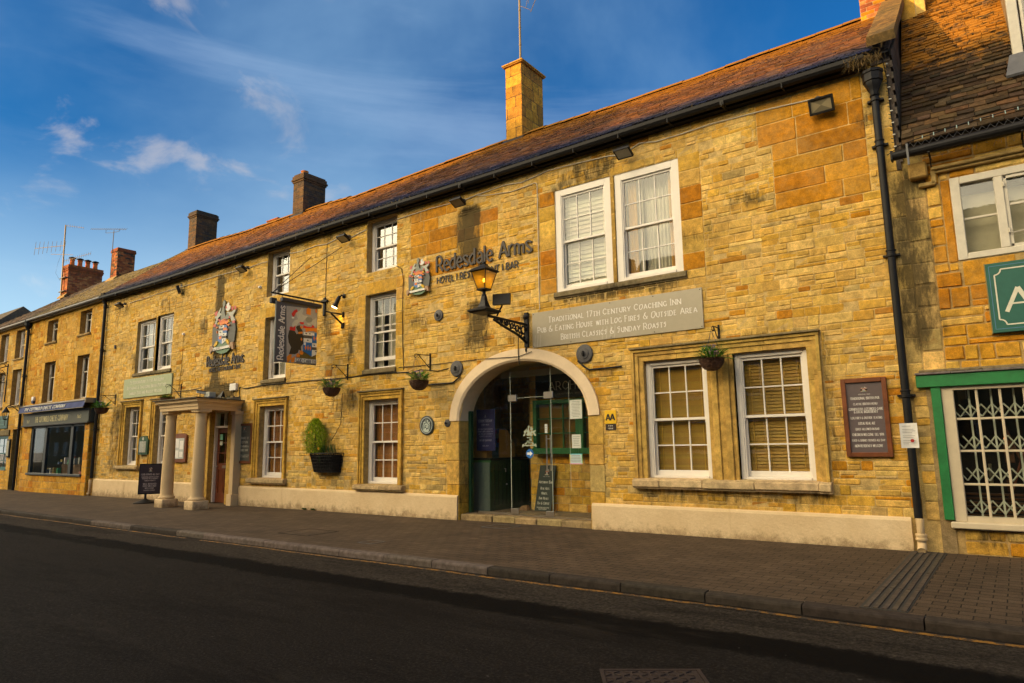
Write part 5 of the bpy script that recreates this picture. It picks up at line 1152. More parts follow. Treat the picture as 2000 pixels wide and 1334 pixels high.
cable([(-7.44, 3.51), (-7.45, 3.2), (-7.43, 2.98)], .009, 'short black cable from the lamp bracket to the arch', 'black', y=-.06)
cable([(-20.25, 4.97), (-20.27, 4.0), (-20.35, 3.2)], .006, 'thin cable down the wall right of the pale left sign', 'black')
cable([(-12.62, 2.72), (-12.66, 2.0), (-12.85, 1.75), (-13.0, 1.6)], .007, 'thin watering hose from the hanging basket down to the wall planter', 'black', y=-.05)
# iron tie plates
def tie_plate(x, z, r, label, knob=True):
    o = thing('tie_plate', label, 'tie plate', (x, 0, z), 'round iron tie plates')
    mb = MB(); mb.lathe([(r, 0), (r, .02), (r*.93, .03), (r*.6, .035), (r*.55, .045), (r*.3, .048), (r*.25, .055), (.01, .056)], (x, -.012, z), 28, 'y'); mb.build('disc', M['iron'], o, True, ang=30)
    mb = MB(); mb.lathe([(r*.16, .05), (r*.16, .085), (r*.08, .09)], (x, -.012, z), 6, 'y'); mb.box(x-r*.09, x+r*.09, -.10, -.05, z-r*.28, z+r*.28, bev=.005); mb.build('bolt', M['black'], o)
tie_plate(-9.57, 4.22, .125, 'small round iron tie plate below the small coat of arms'); tie_plate(-9.06, 3.03, .165, 'round iron tie plate at the left shoulder of the arch')
tie_plate(-6.0, 3.06, .17, 'round iron tie plate under the long grey sign, right of the arch'); tie_plate(-9.31, 1.91, .08, 'smallest iron tie plate, beside the left foot of the cream arch')
# oval house plaque with a white crest
def crest_shape(mb, fr, k, u0, v0, only=None, col=None, d=.01, step=.0012):
    for i, (c, poly) in enumerate(CREST):
        mb.prism([(u0+x*k, v0+y*k) for x, y in poly], fr, 0 if i < 5 and col is None else d*.9, d+i*step, col or c)
pl = thing('wall_plaque', 'round dark plaque with a pale crest on the wall left of the archway', 'plaque', (-9.9, 0, 1.88))
mb = MB((.035, .05, .04)); mb.lathe([(.205, .005), (.205, .02), (.19, .026), (.01, .026)], (-9.9, -.01, 1.88), 32, 'y', (.028, .038, .042)); dk = mb.build('disc', M['v'], pl, True, ang=30)
mb = MB((.5, .55, .5)); fr = wallf(-9.9, 1.70, -.035); 
for i in range(40): a = 2*math.pi*i/40; mb.prism([(.165*math.cos(a)-.008, .18+.165*math.sin(a)-.012), (.165*math.cos(a)+.008, .18+.165*math.sin(a)-.012), (.165*math.cos(a)+.006, .18+.165*math.sin(a)+.012), (.165*math.cos(a)-.006, .18+.165*math.sin(a)+.012)], fr, 0, .003)
for i, (c, poly) in enumerate(CREST):
    if i in (3, 4, 8, 14, 18, 20, 22, 24, 26, 29, 32, 34, 35, 36, 38, 39, 40): mb.prism([(x*.30, .035+y*.28) for x, y in poly], fr, 0, .003+i*.0002, (.5, .56, .5))
    elif i in (0, 1, 2): mb.prism([(x*.30, .035+y*.28) for x, y in poly], fr, 0, .002, (.25, .3, .27))
mb.build('crest', M['v'], dk)
# coats of arms
for x0, z0, k, lb in ((-17.93, 4.14, 1.6, 'large painted coat of arms cut-out on the wall above the portico'), (-10.13, 4.74, .86, 'small painted coat of arms cut-out beside the raised lettering over the arch')):
    o = thing('coat_of_arms', lb, 'coat of arms', (x0, 0, z0)); mb = MB(); crest_shape(mb, wallf(x0, z0, -.03), k, 0, 0, d=.03); mb.build('shield', M['v'], o)
    mb = MB((.12, .1, .09)); text(mb, 'GOD CARETH FOR US', frame((x0-.30*k/1.0, -.115 if k > 1 else -.075, z0+.062*k), (.985, 0, .17), (0, 0, 1), (0, -1, 0)), 0, 0, .042*k, .60*k, c=(.2, .17, .15), serif=False); mb.build('motto', M['v'], o)
# raised lettering
LC = (.045, .034, .027)
def sign_letters(x, z, w1, h1, x2, z2, w2, h2, label):
    o = thing('raised_lettering', label, 'lettering', (x, 0, z))
    mb = MB(LC); text(mb, 'Redesdale Arms', wallf(x, z, -.014), 0, 0, h1, w1, c=LC, wt=.15, thin=.095, d0=0, d1=.02, serif=False, smallcaps=False, track=.16); mb.build('name_letters', M['v'], o)
    mb = MB(LC); text(mb, 'HOTEL | RESTAURANT | BAR', wallf(x2, z2, -.012), 0, 0, h2, w2, c=LC, wt=.18, thin=.15, d0=0, d1=.012, serif=False, track=.2); mb.build('subtitle_letters', M['v'], o)
sign_letters(-9.63, 5.185, 2.52, .34, -9.62, 4.925, 2.17, .135, 'dark raised lettering reading Redesdale Arms on the wall behind the lit lantern')
sign_letters(-18.80, 3.835, 1.9, .30, -18.67, 3.67, 1.62, .11, 'dark raised lettering reading Redesdale Arms above the portico')
# flat signs
def sign_board(name, label, x0, x1, z0, z1, c, mat, t_=.03, screws=True, y=0):
    o = thing(name, label, 'sign', ((x0+x1)/2, 0, (z0+z1)/2)); mb = MB(c); mb.box(x0, x1, y-t_, y-.004, z0, z1, c, .003); b = mb.build('board', M[mat], o)
    if screws:
        s = MB((.02, .02, .02)); n = max(2, round((x1-x0)/.75))
        for i in range(n+1):
            for z in (z0+.03, z1-.03): x = x0+.03+(x1-x0-.06)*i/n; s.lathe([(.009, 0), (.009, .004), (.004, .006)], (x, y-t_, z), 8, 'y')
        s.build('screw', M['black'], b)
    return o, b
M['satin'] = vmat('satin_sign_metal', .28, .03, .9, bmp=.01)
o, b = sign_board('long_sign', 'long satin grey sign reading Traditional 17th Century Coaching Inn under the large upper windows', -7.13, -3.765, 3.275, 3.95, (.40, .345, .24), 'satin')
TC = (.80, .76, .68); fr = wallf(0, 0, -.03)
mb = MB(TC)
text(mb, 'Traditional 17th Century Coaching Inn', fr, -6.75, 3.725, .105, 2.62, c=TC, thin=.09, wt=.15); text(mb, 'Pub & Eating House with Log Fires & Outside Area', fr, -7.0, 3.55, .105, 3.14, c=TC, thin=.09, wt=.15)
text(mb, 'British Classics & Sunday Roasts', fr, -6.48, 3.37, .105, 2.08, c=TC, thin=.09, wt=.15); mb.build('lettering', M['v'], b)
mb = MB((.48, .43, .32)); 
for cxx, czz, r, a0, a1 in ((-6.35, 3.42, .42, .1, 3.0), (-6.35, 3.42, .33, .1, 3.0), (-6.35, 3.42, .25, .2, 2.9), (-5.45, 3.45, .3, -.3, 3.3)):
    P_ = [(cxx+r*math.cos(a0+(a1-a0)*i/24), czz+r*math.sin(a0+(a1-a0)*i/24)) for i in range(25)]
    for (xa, za), (xb, zb) in zip(P_, P_[1:]):
        if min(za, zb) > 3.29 and max(za, zb) < 3.94: mb.poly([fr(xa, za-.004, .0006), fr(xb, zb-.004, .0006), fr(xb, zb+.004, .0006), fr(xa, za+.004, .0006)])
for xk in (-7.08, -7.02, -6.96, -5.62, -5.54, -5.46, -5.38): mb.poly([fr(xk-.012, 3.29, .0007), fr(xk+.012, 3.29, .0007), fr(xk+.03, 3.5, .0007), fr(xk+.012, 3.52, .0007)])
mb.build('etched_crest', M['satin'], b)
o, b = sign_board('pale_sign', 'pale sage green sign with three white lines below the left pair of upper windows', -23.97, -20.76, 3.165, 3.81, (.36, .40, .23), 'v', .05)
c = (.72, .70, .55); fr = wallf(0, 0, -.05); mb = MB(c)
text(mb, 'Fifteen boutique 3 star AA Rooms', fr, -23.5, 3.62, .105, 2.25, c=c, thin=.1, wt=.16); text(mb, 'Restaurant & Traditional British Pub Food', fr, -23.7, 3.44, .105, 2.62, c=c, thin=.1, wt=.16); text(mb, 'Families, Dogs and Walkers Welcome', fr, -23.52, 3.265, .105, 2.2, c=c, thin=.1, wt=.16); mb.build('lettering', M['v'], b)
def framed_board(name, label, x0, x1, z0, z1, fc, pc, lines, lc, cr=True, fw_=.055, mat='wood'):
    o = thing(name, label, 'sign', ((x0+x1)/2, 0, (z0+z1)/2)); mb = MB(fc)
    for a in ((x0, x0+fw_, z0, z1), (x1-fw_, x1, z0, z1), (x0+fw_, x1-fw_, z0, z0+fw_), (x0+fw_, x1-fw_, z1-fw_, z1)): mb.box(a[0], a[1], -.055, -.002, a[2], a[3], fc, .006)
    mb.build('frame', M[mat], o); mb = MB(pc); mb.box(x0+fw_, x1-fw_, -.028, -.004, z0+fw_, z1-fw_); f = mb.build('panel', M['satin'], o)
    fr = wallf((x0+x1)/2, 0, -.028); W = x1-x0-2*fw_; H = z1-z0-2*fw_; mb = MB(lc)
    for s_, zf, h, wf in lines: text(mb, s_, fr, 0, z0+fw_+H*zf, h, W*wf, 'c', c=lc, wt=.17, thin=.12)
    mb.build('lettering', M['v'], f)
    if cr:
        mb = MB(); k = W*.26
        for i, (c, poly) in enumerate(CREST): mb.prism([(x*k, z0+fw_+H*.865+y*k*.62) for x, y in poly], fr, 0, .001+i*.0002, c if i > 1 else (.03, .02, .02))
        text(mb, 'REDESDALE ARMS', fr, 0, z0+fw_+H*.82, .016, W*.32, 'c', c=lc); mb.build('crest', M['v'], f)
    return o
framed_board('menu_sign', 'grey notice board in a brown wooden frame listing Traditional British Pub beside the right downpipe', -1.825, -1.25, 1.215, 2.305, (.12, .045, .018), (.125, .095, .095),
    [('TRADITIONAL BRITISH PUB', .755, .034, .80), ('CLASSIC BRITISH MENU', .675, .030, .66), ('CORNISH FISH, COTSWOLD GAME', .60, .034, .95), ('& LOCAL INGREDIENTS', .56, .034, .66), ('LOG FIRES & OUTSIDE SEATING', .475, .030, .86), ('LOCAL REAL ALE', .395, .034, .46), ('DOGS ALLOWED IN BAR', .315, .030, .64), ('CHILDREN WELCOME TILL 9PM', .235, .034, .86), ('FOOD & DRINKS SERVED ALL DAY', .155, .030, .90), ('NON-RESIDENTS WELCOME', .075, .034, .76)], (.62, .58, .52), fw_=.062)
framed_board('entrance_sign', 'dark green board in a mahogany frame reading Entrance to Reception right of the portico', -17.05, -16.31, 1.055, 2.12, (.13, .03, .015), (.08, .085, .07),
    [('ENTRANCE TO', .62, .055, .66), ('RECEPTION,', .50, .058, .62), ('RESTAURANT &', .385, .055, .72), ('LOUNGE BAR', .275, .058, .64), ('TRADITIONAL BRITISH PUB', .15, .026, .8), ('AND RESTAURANT ROOMS', .105, .026, .74)], (.62, .6, .5), fw_=.06)
# AA plaque
o = thing('star_rating_sign', 'small yellow and black hotel rating sign at the right foot of the arch', 'sign', (-5.52, 0, 1.85)); mb = MB(); mb.box(-5.635, -5.415, -.02, -.003, 1.785, 2.02, (.85, .50, .01), .004); mb.box(-5.625, -5.425, -.019, -.003, 1.675, 1.784, (.035, .02, .012), .003); b = mb.build('plate', M['v'], o)
fr = wallf(-5.525, 0, -.02); mb = MB(); text(mb, 'AA', fr, 0, 1.845, .11, .165, 'c', c=(.02, .015, .01), wt=.26, thin=.2, serif=False, track=.06); text(mb, '***', fr, 0, 1.735, .035, .09, 'c', c=(.7, .66, .55), serif=False); text(mb, 'Hotel', fr, 0, 1.692, .032, .09, 'c', c=(.7, .66, .55), serif=False, smallcaps=False); mb.build('lettering', M['v'], b)
def plain(name, label, cat, x0, x1, z0, z1, mat, d=.02, y=0, part='body', bev=.004):
    mb = MB(); mb.box(x0, x1, y-d, y-.002, z0, z1, None, bev); return tag(mb.build(name, M[mat]), label, cat)
# planning notice pinned round the downpipe
mb = MB((.75, .73, .68)); n = 8; P_ = [(-1.135+.205*i/n, -.165+.02*math.sin(i/n*3.1)-.008*(i % 2)*0) for i in range(n+1)]
for (xa, ya), (xb, yb) in zip(P_, P_[1:]): mb.poly([(xa, ya, 1.335), (xb, yb, 1.335), (xb, yb-.006, 1.66), (xa, ya-.006, 1.66)]); mb.poly([(xa, ya+.002, 1.335), (xa, ya-.004, 1.66), (xb, yb-.004, 1.66), (xb, yb+.002, 1.335)])
no = thing('paper_notice', 'white laminated notice with a red seal tied to the black downpipe', 'notice', (-1.03, -.16, 1.5)); sh = mb.build('sheet', M['v'], no)
mb = MB((.15, .13, .12)); fr = wallf(-1.03, 0, -.178)
for i, w2 in enumerate((.10, 0, .13, .15, .11, 0, .14, .12, 0, .15, .10, .06)):
    if w2: z = 1.62-.021*i; mb.box(-1.105, -1.105+w2, -.178, -.1765, z-.002, z+.002)
mb.lathe([(.022, 0), (.022, .002)], (-1.0, -.177, 1.43), 16, 'y', (.4, .02, .015)); mb.build('print', M['v'], sh)
plain('alarm_box', 'white alarm box on the wall above the entrance sign', 'alarm box', -17.44, -17.12, 3.05, 3.25, 'plastic', .09, bev=.015)
o = thing('alarm_bell_box', 'small white and blue alarm box above the cheese shop awning', 'alarm box', (-31.9, 0, 3.5)); mb = MB(); mb.box(-32.05, -31.83, -.09, 0, 3.48, 3.66, None, .02); mb.build('body', M['plastic'], o); mb = MB((.02, .05, .15)); mb.hexa([(-32.0, -.07, 3.38), (-31.88, -.07, 3.38), (-31.88, 0, 3.38), (-32.0, 0, 3.38), (-32.05, -.085, 3.48), (-31.83, -.085, 3.48), (-31.83, 0, 3.48), (-32.05, 0, 3.48)]); mb.build('base', M['v'], o)
o = thing('yellow_notice', 'small orange hydrant notice on the wall near the left downpipe', 'sign', (-25.4, 0, 1.8)); mb = MB((.72, .36, .02)); mb.box(-25.55, -25.27, -.02, -.003, 1.70, 1.89, None, .004); b = mb.build('plate', M['v'], o); mb = MB((.05, .03, .01)); text(mb, 'H', wallf(-25.41, 1.76, -.02), 0, 0, .09, .08, 'c', c=(.05, .03, .01), serif=False); mb.build('lettering', M['v'], b)
plain('junction_box', 'small grey junction box between the left downpipe and the left upper windows', 'box', -24.95, -24.87, 4.98, 5.1, 'iron', .05)
for x, z, lb in ((-20.24, 4.98, 'small round white sensor on the wall right of the left upper windows'), (-16.25, 5.86, 'little white camera left of the upper window beside the projecting sign')):
    mb = MB(); mb.lathe([(.04, 0), (.045, .03), (.03, .07), (.01, .075)], (x, 0, z), 14, 'y'); tag(mb.build('wall_sensor', M['plastic'], None, True, ang=40), lb, 'sensor')
# lockable menu cases
o = thing('menu_case', 'dark green arched menu case between the two left ground floor windows', 'menu case', (-22.2, 0, 1.6)); mb = MB(); arc = [(.30*math.cos(math.pi*i/12), .10*math.sin(math.pi*i/12)) for i in range(13)]
mb.prism([(-.30, -.28), (.30, -.28)]+[(x, .18+y*1.3) for x, y in arc], wallf(-22.22, 1.58), .0, .10); cb = mb.build('case', M['dkgreen'], o); mb = MB((.55, .55, .48)); mb.box(-22.44, -22.02, -.108, -.10, 1.37, 1.72, None); mb.build('menu_sheet', M['v'], cb); mb = MB((.5, .5, .42)); mb.lathe([(.05, 0), (.05, .006)], (-22.22, -.102, 1.80), 14, 'y'); mb.build('badge', M['v'], cb)
mb = MB(); mb.box(-22.46, -22.0, -.125, -.121, 1.35, 1.74); mb.build('pane', M['pane'], cb)
o = thing('notice_case', 'varnished wooden notice case with curved top between the portico columns', 'notice case', (-20.0, 0, 1.5)); mb = MB((.3, .1, .03))
mb.prism([(-.37, -.42), (.37, -.42)]+[(.37*math.cos(math.pi*i/12), .36+.07*math.sin(math.pi*i/12)) for i in range(13)], wallf(-20.0, 1.49), 0, .07); cb = mb.build('case', M['wood'], o)
mb = MB((.45, .47, .45)); mb.box(-20.27, -19.73, -.078, -.07, 1.17, 1.78); 
for a in ((-20.25, -20.02, 1.5, 1.76), (-20.25, -20.02, 1.2, 1.42), (-19.97, -19.76, 1.45, 1.7), (-19.97, -19.78, 1.22, 1.38)): mb.box(a[0], a[1], -.082, -.078, a[2], a[3], (.72, .70, .66))
mb.build('notice_sheet', M['v'], cb)
# porch camera and brackets on the portico roof
o = thing('security_camera', 'white and black security camera on the portico roof', 'camera', (-18.5, -.3, 2.9)); mb = MB(); 
mb.hexa([(-18.53, -.44, 3.04), (-18.45, -.46, 3.04), (-18.33, -.22, 2.99), (-18.41, -.20, 2.99), (-18.53, -.44, 3.11), (-18.45, -.46, 3.11), (-18.33, -.22, 3.06), (-18.41, -.20, 3.06)], (.5, .5, .45)); mb.build('body', M['v'], o)
mb = MB(); mb.hexa([(-18.55, -.48, 3.11), (-18.44, -.50, 3.11), (-18.31, -.18, 3.055), (-18.42, -.16, 3.055), (-18.55, -.48, 3.125), (-18.44, -.50, 3.125), (-18.31, -.18, 3.07), (-18.42, -.16, 3.07)], (.03, .03, .03)); mb.tube([(-18.4, -.4, 3.02), (-18.4, -.4, 2.82), (-18.2, -.1, 2.82), (-18.2, 0, 2.9)], .015, 8, (.03, .03, .03)); mb.build('hood', M['v'], o)
o = thing('supply_box', 'small grey and blue box standing on the portico roof', 'box', (-18.3, -.1, 2.9)); mb = MB(); mb.box(-18.42, -18.16, -.26, -.06, 2.92, 3.06, (.5, .5, .42), .008); mb.build('lid', M['v'], o); mb = MB(); mb.box(-18.42, -18.16, -.26, -.06, 2.80, 2.918, (.03, .09, .2), .008); mb.build('base', M['v'], o)
mb = MB((.02, .02, .02)); mb.box(-17.90, -17.66, -.2, -.05, 2.83, 2.86, None); mb.hexa([(-17.9, -.2, 2.86), (-17.66, -.2, 2.86), (-17.66, -.05, 2.86), (-17.9, -.05, 2.86), (-17.68, -.13, 3.06), (-17.66, -.13, 3.06), (-17.66, -.12, 3.06), (-17.68, -.12, 3.06)]); mb.tube([(-18.6, -.45, 2.86), (-17.7, -.12, 2.88)], .012, 6); tag(mb.build('roof_bracket', M['black']), 'black iron stay and fin lying on the portico roof', 'bracket')

# ---------------------------------------------------------------- projecting pictorial sign
hs_ = thing('hanging_sign', 'pictorial pub sign with a coat of arms hanging from an iron bar above the street', 'sign', (-13.42, -.8, 4.1))
mb = MB((.10, .10, .105)); mb.box(-13.445, -13.42, -1.39, -.235, 3.43, 4.85, (.10, .10, .105), .003); mb.box(-13.452, -13.413, -1.41, -1.385, 3.42, 4.86, (.16, .18, .17)); b = mb.build('board', M['v'], hs_)
fr = frame((-13.42, 0, 0), (0, 1, 0), (0, 0, 1), (1, 0, 0)); mb = MB()
mb.prism([(-1.385, 3.43), (-1.13, 3.43), (-1.13, 4.85), (-1.385, 4.85)], fr, 0, .0015, (.085, .088, .10))
for i, (c, poly) in enumerate(SIGNART): mb.prism([(max(min(y, -.24), -1.13), z) for y, z in poly], fr, 0, .002+i*.0004, tuple(min(.85, q*1.35) for q in c))
mb.build('painting', M['v'], b)
mb = MB(); c = (.80, .76, .66); text(mb, 'Redesdale Arms', frame((-13.42, -1.165, 3.49), (0, 0, 1), (0, -1, 0), (1, 0, 0)), 0, 0, .165, 1.27, c=c, wt=.18, thin=.11, d0=0, d1=.004, serif=False, smallcaps=False, track=.16); text(mb, 'GOD CARETH', frame((-13.395, -.825, 3.465), (0, 1, 0), (0, -.04, 1), (1, 0, 0)), 0, 0, .085, .56, c=(.03, .03, .05), wt=.15, thin=.09, d0=-.003, d1=0.001); mb.build('lettering', M['v'], b)
mb = MB(); mb.box(-13.49, -13.37, -1.27, -.14, 4.86, 4.96, (.035, .035, .045), .015); mb.box(-13.56, -13.47, -1.5, -1.35, 4.80, 4.93, (.03, .03, .035), .01); mb.build('strip_lamp', M['v'], hs_)
mb = MB(); mb.tube([(-13.43, 0.0, 5.03), (-13.43, -1.55, 5.03)], .022, 8); mb.tube([(-13.43, .02, 5.14), (-13.43, .02, 4.72)], .03, 8); mb.box(-13.47, -13.39, -.05, -.002, 4.7, 5.16, None, .01); mb.box(-13.55, -13.30, -.06, -.005, 5.04, 5.10, None, .01)
for y in (-1.25, -.35): mb.tube([(-13.43, y, 5.02), (-13.43, y, 4.83)], .009, 6)
mb.build('bracket_bar', M['black'], hs_)
for x, z in ((-14.06, 6.34), (-12.85, 6.37)): mb = MB(); mb.tube([(x, 0, z), (-13.43, -1.5, 5.04)], .008, 5); mb.build('stay_rod', M['black'], hs_)

# ---------------------------------------------------------------- lit lantern on its scrolled bracket
LX, LY = -7.27, -1.33
lan = thing('wall_lantern', 'lit black lantern on a scrolled iron bracket above the archway', 'lantern', (LX, LY, 3.8))
mb = MB()
def sq(mb, prof, cx, cy, c=None):
    rings = [[(cx+a*r, cy+b*r, z) for a, b in ((-1, -1), (1, -1), (1, 1), (-1, 1))] for r, z in prof]
    for A, B in zip(rings, rings[1:]):
        for i in range(4): mb.poly([A[i], A[(i+1) % 4], B[(i+1) % 4], B[i]], c)
    mb.poly(rings[0][::-1], c); mb.poly(rings[-1], c)
sq(mb, [(.17, 3.77), (.215, 3.80), (.215, 3.822), (.17, 3.84), (.085, 3.88), (.065, 3.93), (.045, 4.0), (.036, 4.08), (.032, 4.09)], LX, LY); mb.lathe([(.035, 4.08), (.045, 4.09), (.045, 4.11), (.032, 4.12), (.032, 4.17), (.05, 4.18), (.05, 4.195), (.03, 4.2)], (LX, LY, 0), 12)
mb.build('stand', M['black'], lan)
Q_ = lambda prof: [(r*.80, 4.20+(z-4.18)*.80) for r, z in prof]
mb = MB(); sq(mb, Q_([(.03, 4.17), (.09, 4.155), (.125, 4.170), (.125, 4.185), (.11, 4.185)]), LX, LY)
sq(mb, Q_([(.242, 4.590), (.248, 4.598), (.248, 4.612), (.16, 4.675), (.085, 4.720), (.065, 4.750), (.07, 4.760), (.045, 4.775), (.02, 4.78)]), LX, LY); mb.lathe(Q_([(.035, 4.775), (.05, 4.79), (.045, 4.81), (.015, 4.82), (.01, 4.83)]), (LX, LY, 0), 10)
r0_, r1_, z0_, z1_ = .084, .163, 4.205, 4.525
for a, b_ in ((-1, -1), (1, -1), (1, 1), (-1, 1)): mb.tube([(LX+a*r0_, LY+b_*r0_, z0_), (LX+a*r1_, LY+b_*r1_, z1_)], .009, 5)
for r, z in ((r0_+.002, z0_+.004), (r1_+.001, z1_-.004)):
    for a, b_ in (((-1, -1), (1, -1)), ((1, -1), (1, 1)), ((1, 1), (-1, 1)), ((-1, 1), (-1, -1))): mb.tube([(LX+a[0]*r, LY+a[1]*r, z), (LX+b_[0]*r, LY+b_[1]*r, z)], .008, 5)
fm = mb.build('lamp_frame', M['black'], lan)
mb = MB()
for a, b_ in (((-1, -1), (1, -1)), ((1, -1), (1, 1)), ((1, 1), (-1, 1)), ((-1, 1), (-1, -1))): mb.poly([(LX+a[0]*r0_, LY+a[1]*r0_, z0_), (LX+b_[0]*r0_, LY+b_[1]*r0_, z0_), (LX+b_[0]*r1_, LY+b_[1]*r1_, z1_), (LX+a[0]*r1_, LY+a[1]*r1_, z1_)])
mb.build('lamp_glass', M['amber_d'], fm)
mb = MB(); mb.lathe([(.004, 4.34), (.017, 4.35), (.022, 4.372), (.017, 4.393), (.004, 4.41)], (LX, LY, 0), 12); mb.build('bulb', M['bulb'], fm, True)
mb = MB(); mb.tube([(LX, LY, 4.20), (LX, LY, 4.34)], .008, 6); mb.build('bulb_holder', M['iron'], fm)
# bracket: bar, scrolls, wall plate, floodlight box on top
mb = MB(); mb.box(LX-.02, LX+.02, LY+.1, -.01, 3.72, 3.765, None, .006); mb.box(LX-.05, LX+.05, -.05, -.002, 3.30, 3.98, None, .01); mb.lathe([(.06, 0), (.065, .05), (.02, .08)], (LX, 0, 3.90), 12, 'y')
mb.tube([(LX, -.03, 3.38), (LX, -.14, 3.44), (LX, -.35, 3.52), (LX, -.7, 3.60), (LX, -1.05, 3.70)], .026, 8)
for cy, cz, r in ((-.13, 3.62, .085), (-.33, 3.62, .07), (-.50, 3.65, .055), (-.66, 3.675, .042), (-.82, 3.69, .032), (-.22, 3.53, .05), (-.12, 3.46, .04), (-.95, 3.69, .03)):
    mb.tube([(LX, cy+r*math.cos(a*.55)*(1-a*.03), cz+r*math.sin(a*.55)*(1-a*.03)) for a in range(14)], .016, 6)
for y in (-.24, -.42, -.58, -.74, -.88): mb.tube([(LX, y, 3.72), (LX+.004, y+.03, 3.60-.2*(y+.9)*.3)], .012, 6)
for i in range(16): y = -.1-i*.055; mb.lathe([(.016, -.014), (.018, 0), (.012, .014)], (LX, y, 3.55+.012*i+rnd(-.02, .02)), 6)
mb.tube([(LX, -.03, 3.31), (LX, -.06, 3.25), (LX, -.03, 3.20)], .02, 8); mb.build('scroll_bracket', M['black'], lan)
mb = MB(); mb.hexa([(LX+.10, -1.22, 3.93), (LX+.40, -1.10, 3.93), (LX+.36, -1.02, 3.93), (LX+.06, -1.14, 3.93), (LX+.06, -1.16, 4.14), (LX+.36, -1.04, 4.14), (LX+.34, -.98, 4.14), (LX+.04, -1.10, 4.14)]); mb.tube([(LX+.2, -1.05, 3.95), (LX+.03, -1.0, 3.77)], .016, 6); mb.build('spare_floodlight', M['black'], lan)
li = bpy.data.lights.new('lantern_light', 'POINT'); li.energy = 1.0; li.color = (1, .62, .18); li.shadow_soft_size = .04; lo = bpy.data.objects.new('lantern_light', li); lo.location = (LX, LY, 4.37); COL.objects.link(lo)
# spotlight shining down the wall, and the empty bracket below it
sp_ = thing('wall_spotlight', 'small lit spotlight shining down the wall right of the projecting sign', 'spotlight', (-12.7, 0, 5.1))
mb = MB(); mb.lathe([(.06, 0), (.06, .03), (.03, .05)], (-12.70, 0, 5.10), 14, 'y'); mb.tube([(-12.70, -.04, 5.10), (-12.66, -.12, 5.10), (-12.66, -.20, 5.02)], .018, 8); mb.build('mount', M['black'], sp_, True, ang=40)
mb = MB(); A, B = Vector((-12.66, -.18, 5.07)), Vector((-12.74, -.26, 4.80)); mb.tube([A, A+(B-A)*.2, A+(B-A)*.75, B], [.03, .05, .055, .08], 14); mb.build('housing', M['black'], sp_, True, ang=40)
mb = MB((.6, .6, .55)); mb.tube([B+(B-A)*.0, B+(B-A)*.06], [.083, .085], 14); mb.build('rim', M['vm'], sp_, True, ang=40); mb = MB(); mb.tube([B+(B-A)*.061, B+(B-A)*.07], .07, 14); mb.build('lens', M['glow'], sp_)
l2 = bpy.data.lights.new('wall_spot_light', 'SPOT'); l2.energy = 16; l2.color = (1, .66, .06); l2.spot_size = RAD(75); l2.spot_blend = .8; l2.shadow_soft_size = .04; l2o = bpy.data.objects.new('wall_spot_light', l2); COL.objects.link(l2o); l2o.location = B+(B-A)*.12; l2o.rotation_euler = (Vector((.10, -.75, 1))).to_track_quat('Z', 'Y').to_euler()
mb = MB(); mb.tube([(-12.72, 0, 4.64), (-12.72, -.55, 4.64)], .02, 8); mb.tube([(-12.72, 0, 4.38), (-12.72, -.38, 4.62)], .022, 8); mb.box(-12.77, -12.67, -.04, -.002, 4.30, 4.44, None, .01); mb.box(-12.75, -12.69, -.04, -.002, 4.58, 4.70, None, .01); tag(mb.build('empty_bracket', M['black']), 'empty black iron bracket on the wall below the lit spotlight', 'bracket')

# ---------------------------------------------------------------- hanging baskets and planter
def leaf(mb, p, d, l, w_, c, up=Vector((0, 0, 1))):
    d = d.normalized(); s_ = d.cross(up); s_ = s_.normalized() if s_.length > .05 else Vector((1, 0, 0)); n_ = s_.cross(d)
    a = p+d*l*.5+n_*l*.05; mb.poly([p, a+s_*w_, p+d*l, a-s_*w_], c)
def fern(mb, p, d, l, c):
    d = d.normalized(); q = p.copy(); k = 9; sag = Vector((0, 0, -1))
    for i in range(k):
        f = i/k; q2 = q+(d+sag*f*.55).normalized()*l/k; s_ = (q2-q).cross(Vector((0, 0, 1))); s_ = s_.normalized() if s_.length > 1e-4 else Vector((1, 0, 0)); ll = l*.20*math.sin(math.pi*(.15+.8*f))
        for sg in (-1, 1): leaf(mb, q, s_*sg*1.0+(q2-q).normalized()*.6, ll*1.25, ll*.30, jit(c, .25))
        q = q2
